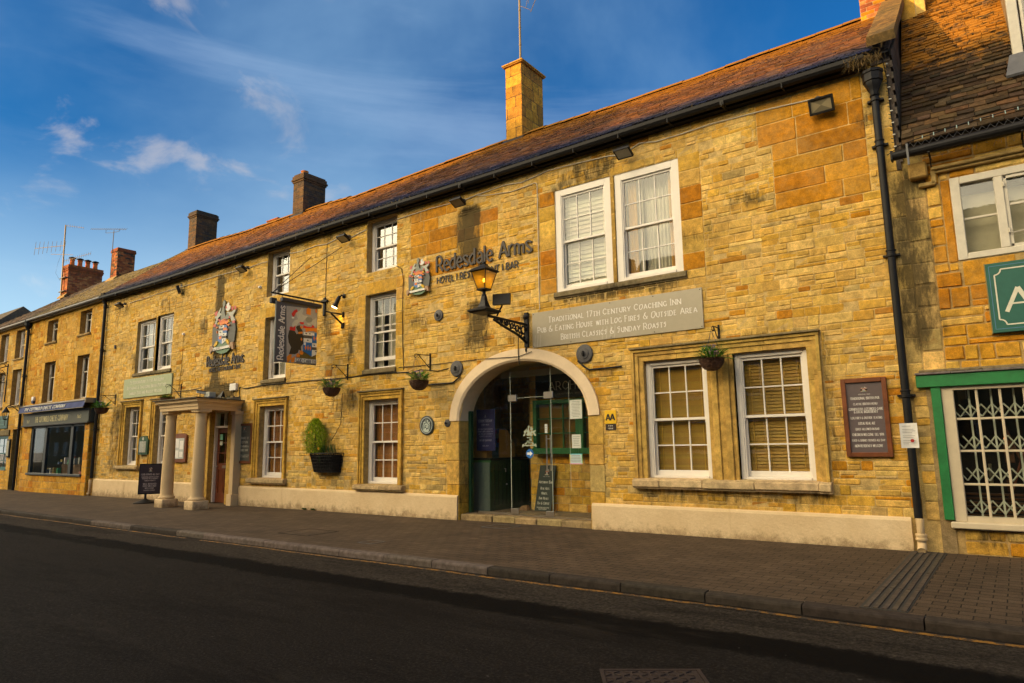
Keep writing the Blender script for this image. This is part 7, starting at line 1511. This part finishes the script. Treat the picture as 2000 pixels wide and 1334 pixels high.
mb.build('window_display', M['v'], si)
# next house along
hb = thing('stone_house', 'orange stone house with teal door beyond the cheese shop, cut by the left edge', 'house', (-38, 3, 0))
FX0, FX1 = -42.6, -33.0; FW = [(-36.62, -35.62, 5.44, 6.72), (-34.72, -33.68, 5.46, 6.72), (-34.72, -33.68, 3.42, 4.97), (-36.62, -35.62, 3.4, 4.95), (-39.6, -38.6, 3.4, 4.95), (-39.6, -38.6, 5.44, 6.72)]; TW = (-36.4, -34.46, .66, 2.12); TD = (-33.98, -33.3, -.14, 2.38)
mb = MB((.42, .27, .10)); sheet(mb, FX0, FX1, -.3, 6.93, FW+[TW, TD], fw, (.42, .27, .10), .4)
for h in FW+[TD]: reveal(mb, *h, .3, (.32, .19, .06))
rubble(mb, FX0, FX1, -.3, 6.9, FW+[TW, TD], lambda x, z: pick((AMB, 4), (YEL, 4), (PALE, 1.0), (GRY, .2)), fw, .2, .3, .4, .8, .008)
mb.box(FX0, FX1, 6.0, 6.2, -.2, 6.9); mb.build('wall', M['stone'], hb, dirt=lambda v: v[:, 0]*0+.1)
for h in FW: sash(hb, *h, rec=.18, nx=2, fill=None, curt=[(.1, .9, .06, 'net')]); sill(hb, h[0]-.06, h[1]+.06, h[2]-.1, h[2], .05, (.34, .24, .10))
sash(hb, *TW, rec=.02, nx=3, fill=None, mat='teal', curt=[], part='shop_window'); mb = MB((.18, .14, .07)); mb.box(-36.5, -34.3, -.06, 0, 2.14, 2.38, None, .01); mb.build('lintel', M['dress'], hb, dirt=lambda v: v[:, 0]*0+.2)
mb = MB(); mb.box(-33.98, -33.3, .16, .22, -.14, 2.38); 
for z0, z1 in ((.1, .9), (1.05, 2.2)): mb.box(-33.88, -33.40, .145, .16, z0, z1, None, .006)
mb.build('door', paint('blue_door_paint', (.015, .06, .08), .4, .1, 5), hb)
tiles('roof', hb, FX0, FX1, -.2, 7.0, 3.0, RZ, [(.07, .055, .05), (.09, .065, .05), (.06, .05, .045)], 'dslate', .19, .28, dirt=lambda v: v[:, 0]*0-.2); gutter(hb, FX0, FX1-.1, -.2, 6.93, .055, 'lead')
o = thing('teal_sign', 'muted teal hanging board on the house wall at the left edge', 'sign', (-35.5, 0, 2.7)); mb = MB((.035, .10, .10)); mb.box(-36.4, -34.66, -.05, -.004, 2.44, 3.0, None, .006); b = mb.build('board', M['v'], o); mb = MB((.1, .22, .2)); mb.box(-36.2, -34.9, -.054, -.05, 2.62, 2.64); mb.box(-36.1, -35.0, -.054, -.05, 2.78, 2.80); mb.build('faded_lines', M['v'], b)
o = thing('glazed_notice_case', 'narrow dark glazed notice case between the teal window and the blue door', 'notice case', (-34.15, 0, 1.6)); mb = MB((.02, .022, .02)); mb.box(-34.4, -34.05, -.07, 0, 1.22, 1.98, (.02, .022, .02), .01); cb = mb.build('case', M['v'], o); mb = MB((.35, .33, .24)); mb.box(-34.36, -34.09, -.075, -.07, 1.28, 1.92); mb.build('notice_sheet', M['v'], cb)
o = thing('scroll_bracket', 'large scrolled iron sign bracket on the house at the left edge', 'bracket', (-35.4, 0, 4.8)); mb = MB(); mb.box(-35.37, -35.31, -.04, 0, 3.6, 5.3, None, .01); mb.tube([(-35.34, -.03, 5.2), (-35.34, -.5, 5.0), (-35.34, -1.2, 4.75)], .02, 6); mb.tube([(-35.34, -.03, 4.45), (-35.34, -1.3, 4.5)], .018, 6)
for r in (.28, .16): mb.tube([(-35.34, -.35+r*math.cos(a*.5), 4.75+r*math.sin(a*.5)) for a in range(13)], .014, 6)
mb.tube([(-35.34, -.06+.1*math.cos(a*.5), 5.3+.1*math.sin(a*.5)) for a in range(10)], .014, 6); mb.build('scroll_arm', M['black'], o)
o = thing('carriage_lantern', 'small unlit black lantern on a hooped bracket beside the cheese shop awning', 'lantern', (-33.7, -.3, 3)); mb = MB(); mb.tube([(-33.3, 0, 3.05), (-33.3, -.12, 3.15), (-33.35, -.3, 3.32), (-33.4, -.42, 3.36), (-33.42, -.5, 3.28)], .016, 6); mb.box(-33.34, -33.26, -.03, 0, 2.9, 3.3, None, .008); mb.tube([(-33.42, -.5, 2.72), (-33.42, -.5, 2.52)], .012, 6); mb.lathe([(.02, 2.74), (.07, 2.78), (.07, 2.80)], (-33.42, -.5, 0), 8); mb.lathe([(.13, 3.06), (.135, 3.08), (.10, 3.15), (.05, 3.22), (.03, 3.28), (.01, 3.3)], (-33.42, -.5, 0), 6)
for a in range(6): an = a*math.pi/3; mb.tube([(-33.42+.068*math.cos(an), -.5+.068*math.sin(an), 2.79), (-33.42+.12*math.cos(an), -.5+.12*math.sin(an), 3.07)], .008, 4)
mb.build('lamp_frame', M['black'], o); mb = MB(); mb.lathe([(.064, 2.8), (.114, 3.06)], (-33.42, -.5, 0), 6); mb.build('lamp_glass', M['pane'], o)
# far house with hipped roof
hf = thing('far_house', 'dark stone-roofed house end at the far left edge', 'house', (-48, 3, 0)); mb = MB((.4, .26, .1)); mb.box(-70, -42.9, 0.02, 6, -.4, 6.9, (.42, .27, .10)); mb.build('wall', M['stone'], hf, dirt=lambda v: v[:, 0]*0+.15)
mb = MB((.06, .05, .035)); mb.poly([(-70, -.25, 6.85), (-42.5, -.25, 6.85), (-44.1, 3, 9.58), (-70, 3, 9.66)]); mb.poly([(-42.5, -.25, 6.85), (-42.5, 6.3, 6.85), (-44.1, 3, 9.58)]); mb.poly([(-70, 3, 9.66), (-44.1, 3, 9.58), (-42.5, 6.3, 6.85), (-70, 6.3, 6.85)]); mb.build('roof', M['dslate'], hf, dirt=lambda v: v[:, 0]*0+.05)
# chimneys of the left houses
c_ = stack('chimney', hb, -38.0, -37.35, 2.7, 4.28, 8.9, 10.50, .075, .225, [(RED, 1)], M['brick'], cap=[(.03, 0, .08), (.05, .08, .17), (.03, .17, .30)], gc=(.16, .09, .05))
for i in range(4): pot(c_, -37.68, 2.95+i*.36, 10.8, .12, .36, (.48, .13, .03), True)
stack('chimney', shop, -32.65, -32.0, 2.74, 3.5, 8.9, 10.50, .075, .225, [(RED, 1), (BRD, .3)], M['brick'], cap=[(.035, 0, .10), (.02, .10, .17)], gc=(.16, .09, .05))
for x0_, x1_, yf_, pa_ in ((-38.1, -37.25, 2.7, hb), (-32.75, -31.9, 2.74, shop)):
    mb = MB(); z = 7+2.4*(yf_+.2)/3.2; mb.hexa([(x0_, yf_-.14, z-.12), (x1_, yf_-.14, z-.12), (x1_, yf_, z+.0), (x0_, yf_, z+.0), (x0_, yf_-.14, z-.04), (x1_, yf_-.14, z-.04), (x1_, yf_-.002, z+.12), (x0_, yf_-.002, z+.12)], (.3, .2, .08)); mb.build('chimney_flashing', M['dress'], pa_, dirt=lambda v: v[:, 0]*0)
# aerials
def yagi(mb, a, b, n, l0, l1, axis, r=.010, re=.006):
    a, b = Vector(a), Vector(b); mb.tube([a, b], r, 5)
    for i in range(n): f = i/(n-1); p_ = a.lerp(b, f); d = Vector(axis)*(l0+(l1-l0)*f)/2; mb.tube([p_-d, p_+d], re, 4)
o = thing('tv_aerial', 'tall mast with three yagi aerials strapped to the four-pot brick chimney', 'aerial', (-37.2, 2.6, 9.2)); mb = MB(); T0, T1 = Vector((-37.75, 2.6, 9.0)), Vector((-37.95, 2.6, 12.95)); mb.tube([T0, T1], .035, 8); mb.build('mast', M['alu'], o)
def at2(px_z): f = (px_z-9.0)/3.95; return T0.lerp(T1, f)
q = at2(12.93); mb = MB(); yagi(mb, q, q+Vector((1.45, .3, -.35)), 9, .18, .14, (0, .0, 1)); mb.build('yagi', M['alu'], o)
q = at2(11.75); mb = MB(); yagi(mb, q+Vector((-3.05, -.3, .45)), q+Vector((.1, 0, .08)), 8, .75, .5, (0, .05, 1), .016, .009); mb.build('yagi', M['alu'], o)
q = at2(11.15); mb = MB(); mb.tube([q+Vector((-1.7, 0, .55)), q+Vector((1.2, 0, -.02))], .012, 5); yagi(mb, q+Vector((.15, 0, -.15)), q+Vector((3.0, .1, -.25)), 13, .22, .2, (0, .05, 1)); mb.build('yagi', M['alu'], o)
mb = MB(); 
for z in (9.4, 10.1): mb.box(-38.02, -37.33, 2.56, 2.72, z, z+.03)
mb.tube([at2(11.7), (-38.2, 2.5, 11.0), (-38.1, 2.4, 10.4), (-37.9, 2.55, 10.0)], .006, 4); mb.build('strap', M['iron'], o)
o = thing('tv_aerial', 'single long aerial on a thin mast above the small red brick chimney', 'aerial', (-32.5, 3, 10.6)); mb = MB(); mb.tube([(-32.45, 2.68, 9.3), (-32.45, 2.68, 11.55)], .018, 6); mb.build('mast', M['iron'], o); mb = MB(); yagi(mb, (-35.0, 2.68, 12.15), (-31.2, 2.68, 11.35), 17, .10, .16, (0, .6, .8), .011, .006); mb.tube([(-33.3, 2.68, 11.75), (-33.3, 2.68, 11.6), (-32.45, 2.68, 11.45), (-31.9, 2.68, 11.4), (-31.85, 2.68, 11.5)], .01, 5); mb.build('yagi', M['iron'], o)
o = thing('radio_mast', 'tall pale pole rising from the stone chimney out of the top of the picture', 'aerial', (-9.3, 2.9, 11.4)); mb = MB(); mb.tube([(-9.32, 2.85, 11.4), (-9.32, 2.85, 16.5)], .028, 8); 
for z in (11.9, 12.4, 12.9): mb.lathe([(.034, z), (.034, z+.04)], (-9.32, 2.85, 0), 8, c=(.1, .08, .05))
mb.build('mast', M['alu'], o); mb = MB()
for i in range(7): mb.tube([(-9.05+.05*i, 2.85, 13.2-.0*i), (-8.98+.07*i, 2.85-.2, 12.72+.11*i)], .006, 4)
mb.tube([(-8.97, 2.85, 12.72), (-8.5, 2.8, 13.45)], .010, 5); mb.tube([(-9.32, 2.85, 13.05), (-9.2, 2.8, 12.95), (-8.97, 2.85, 12.78)], .006, 4); mb.build('yagi', M['alu'], o)

# ---------------------------------------------------------------- the neighbour on the right
rb = thing('stone_shop', 'orange stone shop with bright green timber window frame at the right edge', 'shop', (3, 3, 0))
BX0, BX1 = -.80, 7.5; RW = (-.27, 2.2, 3.78, 4.92); RS = (-.64, 4.2, .30, 2.13)
mb = MB((.40, .28, .12)); sheet(mb, BX0, BX1, -.1, 5.4, [RW, RS], fw, (.46, .30, .11), .3); reveal(mb, *RW, .15, (.45, .25, .05))
rubble(mb, -.55, BX1, 2.34, 5.35, [RW, (-.38, -.27, 3.76, 4.92)], lambda x, z: pick((ORA, 4), (AMB, 3.5), (YEL, 1), (PALE, .5)), fw, .15, .25, .28, .7, .008, (.006, .022))
rubble(mb, -.55, BX1, .0, .30, [], lambda x, z: pick((ORA, 1.5), (YEL, 3), (PALE, 2), (GRY, 1)), fw, .1, .16, .25, .5, .008, (.006, .02))
ashlar(mb, -.38, -.27, 3.76, 4.92, [], [(ORA, 1)], fw, .9, (.4, .5)); ashlar(mb, BX0, -.55, 2.3, 5.35, [], [(GRY, 3), (PALE, 1)], fw, .30, (.4, .6), .008)
mb.box(BX0, -.64, -.018, .0, .0, 2.13, (.30, .21, .10)); rubble(mb, -.95, -.78, .4, 2.3, [], lambda x, z: pick((PALE, 3), (YEL, 1), (GRY, 1)), wallf(0, 0, -.012), .12, .2, .15, .25)
mb.box(BX0, BX1, 6, 6.2, 0, 5.4); mb.box(-.795, -.6, .3, 6, 0, 5.3); mb.build('wall', M['stone'], rb, dirt=inn_dirt)
mb = MB((.36, .24, .08)); mb.box(-.42, BX1, -.07, 0, 5.02, 5.06, None, .01); mb.box(-.46, BX1, -.11, 0, 5.06, 5.11, None, .012); mb.box(-.62, -.42, -.08, 0, 4.86, 4.92, None, .012); mb.box(-.47, -.41, -.08, 0, 4.88, 5.08, None, .01); mb.build('drip_mould', M['dress'], rb, dirt=lambda v: v[:, 0]*0+.15)
mb = MB(); mb.box(-.72, -.50, -.16, -.002, 4.98, 5.20, (.34, .2, .05), .02); mb.build('corbel', M['stone'], rb, dirt=lambda v: v[:, 0]*0+.1)
# upper casement window
f = MB(); x0, x1, z0, z1 = RW
for a in ((x0, x0+.11, z0, z1), (x0+.11, x1, z0, z0+.085), (x0+.11, x1, z1-.1, z1), (.20, .30, z0+.085, z1-.1), (.9, 1.0, z0+.085, z1-.1), (1.5, 1.6, z0+.085, z1-.1)): f.box(a[0], a[1], -.02, .12, a[2], a[3], bev=.008)
f.box(x0+.11, .20, .04, .07, 4.33, 4.355); f.box(.30, .34, .0, .06, z0+.085, z1-.1, bev=.005); f.box(.34, .9, .02, .05, 4.42, 4.45); f.box(.31, .9, .0, .06, z0+.085, z0+.125); f.box(.31, .9, 0, .06, z1-.14, z1-.1); wi = f.build('window', M['oldwhite'], rb)
q = MB(); q.box(x0+.11, x1, .055, .058, z0+.08, z1-.1); q.build('pane', M['pane'], wi); q = MB((.50, .46, .30)); q.poly([(x0, .25, z0), (x1, .25, z0), (x1, .25, z1-.2), (x0, .25, z1-.2)], (.50, .46, .30)); q.build('blind', M['v'], wi); q = MB(); q.poly([(x0, .5, z0), (x1, .5, z0), (x1, .5, z1), (x0, .5, z1)]); q.build('room_lining', M['dark'], wi)
q = MB()
for z in (4.7, 4.08): q.tube([(.305, -.03, z-.03), (.305, -.03, z+.03)], .013, 8)
q.tube([(.32, -.03, 4.04), (.6, -.05, 4.06)], .007, 5); q.build('hinge', M['oldwhite'], wi)
# sign
o = thing('shop_sign', 'teal green signboard with a white lined border and a large serif letter A', 'sign', (1.0, 0, 3.2)); mb = MB((.02, .115, .085)); mb.box(-.01, 4.4, -.09, -.004, 2.765, 3.665, (.02, .115, .085), .004); mb.box(-.012, .0, -.095, -.004, 2.76, 3.67, (.25, .2, .06)); b = mb.build('board', M['v'], o)
fr = wallf(0, 0, -.09); mb = MB((.68, .66, .5)); lc = (.66, .64, .5)
def ln(a, b_, w2=.008, c=lc, d=.002):
    a, b_ = Vector(a), Vector(b_); t_ = (b_-a).normalized(); n_ = Vector((-t_.y, t_.x))*w2; mb.poly([fr(*(a-n_), d), fr(*(b_-n_), d), fr(*(b_+n_), d), fr(*(a+n_), d)], c)
L_, R_x, T_, B_z = .085, 4.3, 3.575, 2.86; rr = .07
for z, s_ in ((T_, -1), (B_z, 1)): ln((L_+rr, z), (R_x, z)); P_ = [(L_+rr*math.sin(a), z+s_*rr*math.cos(a)) for a in [i*math.pi/16 for i in range(9)]]; [ln(p0, p1, .008, lc, .0025) for p0, p1 in zip(P_, P_[1:])]
ln((L_, B_z+rr), (L_, T_-rr)); ln((.035, 2.81), (4.36, 2.81), .004, (.08, .2, .3)); ln((.035, 3.625), (4.36, 3.625), .004, (.08, .2, .3)); ln((.035, 2.81), (.035, 3.625), .004, (.08, .2, .3))
text(mb, 'A', fr, .17, 3.02, .30, .27, c=lc, wt=.17, thin=.07); mb.build('lettering', M['v'], b)
# green timber frame, slate ledge and latticed shop window
mb = MB(); mb.box(-.90, 4.4, -.085, .0, 2.125, 2.285, None, .006); mb.box(-.745, -.635, -.06, 0, .42, 2.123, None, .005); sfr = mb.build('shopfront_frame', M['green'], rb)
mb = MB((.16, .14, .13)); x = -.905
while x < 4.4: l = rnd(.25, .6); mb.box(x+.002, min(x+l, 4.4)-.002, -.11, 0, 2.288+rnd(0, .004), 2.315+rnd(0, .008), jit((.17, .15, .13), .2), .005); x += l
mb.box(-.86, 4.4, -.05, 0, 2.32, 2.36, (.22, .17, .09), .01); mb.build('slate_ledge', M['dslate'], rb, dirt=lambda v: v[:, 0]*0)
XS = [-.50+.245*i for i in range(13)]; ZB = [.47, .87, 1.29, 1.70, 2.075]
f = MB(); f.box(-.633, -.50, -.03, .12, .40, 2.123, bev=.006); f.box(-.50, 3.0, -.03, .12, 2.075, 2.123); f.box(-.50, 3.0, -.03, .12, .40, .47); f.box(-.68, 3.1, -.10, .05, .32, .40, None, .012)
for x in XS[1:]: f.box(x-.015, x+.015, .0, .06, .47, 2.075, bev=.004)
for z in ZB[1:-1]: f.box(-.5, 3.0, .003, .057, z-.014, z+.014, bev=.004)
wi = f.build('shop_window', M['oldwhite2'], rb); q = MB(); q.box(-.5, 3.0, .03, .033, .47, 2.075); q.build('pane', M['shop_pane'], wi)
q = MB(); yl = .16
for x in [(-.46)+.118*i*1.0 for i in range(29)][::1]:
    q.box(x-.011, x+.011, yl, yl+.015, .3, 2.2) if int(round((x+.46)/.118)) % 2 else None
zz = [.25+.42*i for i in range(6)]
for i in range(29):
    x = -.46+.118*i
    for j in range(5):
        for s_ in (-1, 1):
            a = (x, .50+.41*j); q.tube([(a[0], yl+.02+.01*s_, a[1]), (a[0]+s_*.118, yl+.02+.01*s_, a[1]+.16)], .0095, 4, cap=False)
q.build('security_lattice', paint('pale_lattice_paint', (.60, .62, .48), .5, .1, 8), wi)
q = MB(); q.poly([(-.7, 1.6, .2), (3.2, 1.6, .2), (3.2, 1.6, 2.2), (-.7, 1.6, 2.2)], (.03, .02, .012)); q.poly([(-.7, .13, .3), (3.2, .13, .3), (3.2, 1.6, .3), (-.7, 1.6, .3)], (.07, .035, .015)); q.poly([(-.66, .13, .3), (-.66, 1.6, .3), (-.66, 1.6, 2.2), (-.66, .13, 2.2)], (.02, .015, .01)); random.seed(8)
for i in range(8): q.box(-.6, .2, .5, .56, .32+i*.055, .345+i*.055, jit((.14, .06, .018), .3))
for i in range(40): x = rnd(-.6, 2.8); z = rnd(.35, 1.9); k_ = rnd(.03, .12); q.box(x, x+k_, .7, .8, z, z+rnd(.05, .3), jit(random.choice([(.12, .05, .02), (.2, .16, .09), (.05, .05, .04), (.1, .03, .02)]), .3), .005)
q.tube([(-.1, .6, .5), (.25, .6, 1.5)], .02, 6, (.16, .05, .02)); q.tube([(.3, .65, .5), (0, .65, 1.6)], .015, 6, (.12, .05, .02)); q.build('shop_interior', M['v'], wi)
q = MB(); q.lathe([(.004, 1.42), (.012, 1.435), (.004, 1.46)], (-.02, .5, 0), 8); q.build('interior_bulb', M['ibulb'], wi)
# roof of big stone slates, gutter with brackets
STS = [(.075, .046, .022), (.055, .035, .018), (.10, .058, .025), (.045, .031, .018), (.085, .055, .03)]
mb = MB(); slope_tiles(mb, (-.76, 7.5), (-.2, lambda x: 5.46), (3.2, lambda x: 9.62), lambda f: .135-.06*f, lambda f: .22-.08*f, STS, .020, .014, .045, var=.25)
mb.poly([(-.76, -.2, 5.40), (7.5, -.2, 5.40), (7.5, 3.2, 9.55), (-.76, 3.2, 9.55)], (.02, .015, .01)); mb.poly([(-.76, 3.2, 9.6), (7.5, 3.2, 9.6), (7.5, 6.5, 5.4), (-.76, 6.5, 5.4)], (.05, .04, .03)); mb.poly([(7.5, -.2, 5.4), (7.5, 6.5, 5.4), (7.5, 3.2, 9.55)], (.2, .15, .08))
mb.build('roof', M['rslate'], rb, dirt=lambda v: np.clip((v[:, 2]-6.7)/.8, 0, 1)*.75)  # orange lichen thickens upslope, partly painted in for sunlight above the shadow line
mb = MB(); mb.tube([(-.89, -.27, 5.315), (7.5, -.27, 5.40)], .062, 12); 
for x in (-.45, .55, 1.5): mb.box(x-.012, x+.012, -.34, -.0, 5.235, 5.25); mb.tube([(x, -.2, 5.24), (x, -.1, 5.1), (x+.05, -.02, 5.08)], .008, 5)
mb.box(-.895, -.87, -.335, -.205, 5.25, 5.38, None, .004); mb.build('gutter', M['black'], rb); mb = MB(); mb.box(-.70, -.675, -.36, -.34, 5.12, 5.42); mb.build('gutter_strap', M['lead'], rb)
mb = MB(); x = -.7
while x < 2: mb.tube([(x, -.32, 5.37), (x+.09, -.12, 5.58)], .0025, 3, cap=False); mb.tube([(x+.09, -.32, 5.37), (x, -.12, 5.58)], .0025, 3, cap=False); x += .09
for i in range(40): x = rnd(-.6, 1.5); mb.tube([(x, -.2, 5.25), (x+rnd(-.03, .03), -.25, 5.25-rnd(.03, .10))], .002, 3)
mb.build('gutter_guard', M['iron'], rb)
# dormer
d_ = MB(); zb = 6.62; d_.box(.62, .74, .70, .84, 6.72, 8.6, None, .008); d_.box(.76, .80, .72, .84, 6.72, 8.6, None, .006); d_.box(.8, 2.4, .74, .86, 6.7, 6.82); d_.box(2.2, 2.34, .7, .84, 6.7, 8.6)
for x in (1.1, 1.5, 1.9): d_.box(x-.02, x+.02, .76, .80, 6.8, 8.6)
dm = d_.build('dormer', M['oldwhite'], rb); d_ = MB((.2, .14, .08)); d_.poly([(.64, .75, 6.75), (.64, 2.4, 8.7), (.64, .75, 8.7)]); d_.poly([(2.3, .75, 6.75), (2.3, .75, 8.7), (2.3, 2.4, 8.7)]); d_.hexa([(.5, .6, 8.6), (2.45, .6, 8.6), (2.45, 3.2, 8.6), (.5, 3.2, 8.6), (1.0, .6, 9.6), (1.9, .6, 9.6), (1.9, 3.2, 9.6), (1.0, 3.2, 9.6)]); d_.build('dormer_roof', M['dslate'], dm, dirt=lambda v: v[:, 0]*0)
d_ = MB(); d_.box(.8, 2.2, .79, .80, 6.82, 8.6); d_.build('pane', M['pane'], dm); d_ = MB(); d_.box(.8, 2.2, 1.2, 1.25, 6.9, 8.6); d_.build('room_lining', M['room'], dm)
mb = MB(); mb.hexa([(.50, .42, 6.31), (1.0, .42, 6.31), (1.0, .72, 6.65), (.58, .72, 6.65), (.50, .40, 6.34), (1.0, .40, 6.34), (1.0, .695, 6.76), (.58, .695, 6.76)]); mb.build('dormer_flashing', M['lead'], dm)
stack('chimney', rb, -.76, -.38, 2.55, 3.4, 8.4, 11.5, .42, .5, [(PALE, 2), (YEL, 2)], M['stone']); stack('chimney', rb, -1.40, -.98, 2.72, 3.4, 9.0, 11.5, .075, .225, [(RED, 3), (ORA, 1)], M['brick'], gc=(.35, .22, .12))
# fairy lights and dry grass in the hopper
o = thing('fairy_lights', 'string of small fairy lights hanging down the wall beside the right downpipe', 'fairy lights', (-.85, -.1, 6)); mb = MB(); P_ = [(-1.25, -.3, 7.05), (-1.0, -.32, 6.98), (-.88, -.12, 6.85), (-.86, -.05, 6.6), (-.86, -.04, 6.2), (-.85, -.04, 5.8), (-.84, -.05, 5.5), (-.95, -.1, 5.42)]; mb.tube(P_, .007, 5); P2 = [(-.86, -.1, 5.5), (-.6, -.3, 5.47), (0, -.31, 5.53), (.6, -.31, 5.56), (1.3, -.31, 5.62)]; mb.tube(P2, .007, 5); mb.build('wire', M['black'], o)
mb = MB((.6, .6, .55)); random.seed(2)
for i in range(22):
    z = 6.8-i*.06; 
    if i % 3 == 0: mb.tube([(-.86, -.05, z), (-.83, -.07, z-.01)], .008, 5, (.7, .68, .6))
    else: mb.tube([(-.86, -.05, z), (-.885, -.06, z+.01)], .006, 4, (.02, .05, .04))
for i in range(14): x = -.5+i*.13; mb.tube([(x, -.31, 5.50+.03*i*.3), (x, -.33, 5.45+.03*i*.3)], .006, 4, (.3, .4, .38))
mb.build('bulbs', M['v'], o)
o = thing('dry_grass', 'tuft of dry brown grass growing over the right downpipe hopper', 'plant', (-1.05, -.2, 6.85)); mb = MB(); random.seed(6)
for i in range(170):
    p_ = Vector((-1.10+rnd(-.22, .20), -.22+rnd(-.07, .07), 6.80+rnd(0, .05))); q2 = p_+Vector((rnd(-.06, .06), -rnd(.0, .06), rnd(.03, .12))); r2 = q2+Vector((rnd(-.12, .05), -rnd(.02, .08), rnd(-.22, .02))); mb.tube([p_, q2, r2], [.003, .0025, .001], 3, jit(random.choice([(.15, .09, .022), (.11, .07, .018), (.19, .12, .035)]), .3), cap=False)
mb.build('blades', M['leaf'], o)
o = thing('gutter_grass', 'dry moss and grass tufts along the gutter above the second row of windows', 'plant', (-13, -.25, 6.95)); mb = MB()
for i in range(400):
    x = random.choice([rnd(-13.6, -12.2), rnd(-11.9, -10.2), rnd(-15, -13.4)]) if i % 4 else rnd(-25, -3); p_ = Vector((x, -.25+rnd(-.03, .02), GZ(x)+.03)); q2 = p_+Vector((rnd(-.04, .04), -rnd(0, .03), rnd(.02, .07))); mb.tube([p_, q2], [.004, .002], 3, jit((.2, .13, .035), .4), cap=False)
mb.build('blades', M['leaf'], o)

# ---------------------------------------------------------------- the row across the street, which shades the inn
def opp(name, label, x0, x1, y, he, hr, gable=False, c=(.42, .28, .12)):
    o = thing(name, label, 'house', ((x0+x1)/2, y, 0)); mb = MB(c); mb.box(x0, x1, y-6, y, -.3, he, c); mb.build('wall', M['dress'], o, dirt=lambda v: v[:, 0]*0+.05)
    mb = MB((.09, .065, .04)); e = .25; xm, ym = (x0+x1)/2, y-3
    if gable: mb.poly([(x0-e, y+.1, he), (xm, y+.1, hr), (xm, y-6, hr), (x0-e, y-6, he)]); mb.poly([(x1+e, y+.1, he), (x1+e, y-6, he), (xm, y-6, hr), (xm, y+.1, hr)]); mb.poly([(x0, y, he), (x1, y, he), (xm, y, hr)], c); mb.poly([(x1, y-6, he), (x0, y-6, he), (xm, y-6, hr)], c)
    else: mb.poly([(x0, y+e, he-.15), (x1, y+e, he-.15), (x1, ym, hr), (x0, ym, hr)]); mb.poly([(x0, ym, hr), (x1, ym, hr), (x1, y-6-e, he-.15), (x0, y-6-e, he-.15)]); mb.poly([(x1, y, he), (x1, y-6, he), (x1, ym, hr)], c); mb.poly([(x0, y-6, he), (x0, y, he), (x0, ym, hr)], c)
    mb.build('roof', M['dslate'], o, dirt=lambda v: v[:, 0]*0)
    n = max(2, int((x1-x0)/2.6))
    for f in range(3 if he > 8 else 2):
        for i in range(n):
            cx = x0+(x1-x0)*(i+.5)/n; z = 1.0+f*2.9; w2 = .5; q = MB(); q.box(cx-w2-.06, cx+w2+.06, y+.001, y+.05, z-.06, z+1.5, bev=.01); q.box(cx-w2-.15, cx+w2+.15, y+.001, y+.1, z-.16, z-.062); wi = q.build('window', M['white'], o); q = MB((.05, .06, .07)); q.box(cx-w2, cx+w2, y+.05, y+.055, z, z+1.44); q.build('pane', M['darkpane'], wi)
    q = MB(); q.box(x0+.6, x0+1.55, y+.002, y+.06, 0, 2.1, None, .01); q.build('door', M['teal'], o)
    q = MB((.3, .16, .08)); q.box(x1-1.3, x1-.5, ym-.4, ym+.4, hr-1, hr+.75) if not gable else None; q.build('chimney', M['brick'], o, dirt=lambda v: v[:, 0]*0) if q.v else None
OH = [(-100, -78, 8.4, 11.9), (-78, -62, 8.8, 12.15), (-62, -50, 8.7, 12.1), (-50, -38, 8.9, 12.2), (-38, -30.0, 8.8, 12.1), (-25.2, -17.5, 8.8, 12.25), (-17.5, -6, 8.9, 12.75), (-6, 6, 8.9, 12.3), (6, 22, 8.5, 12.0)]
nm = ['long pale house at the far end of the opposite row', 'stone house second from the far end of the opposite row', 'stone house with central door on the opposite side, third along', 'tall stone house on the opposite side, fourth along', 'narrow stone house left of the gabled one across the street', 'stone house right of the gabled one across the street', 'stone house facing the archway from across the street', 'stone house directly behind the photographer across the street', 'last wide house at the right of the opposite row']
for (x0, x1, he, hr), lb in zip(OH, nm): opp('terraced_house', lb, x0, x1, -24, he, hr)
opp('gabled_house', 'taller house with its gable turned to the street in the opposite row', -30.0, -25.2, -23.6, 12.2, 15.0, True)
print('verts', sum(len(o.data.vertices) for o in S.objects if o.type == 'MESH'))
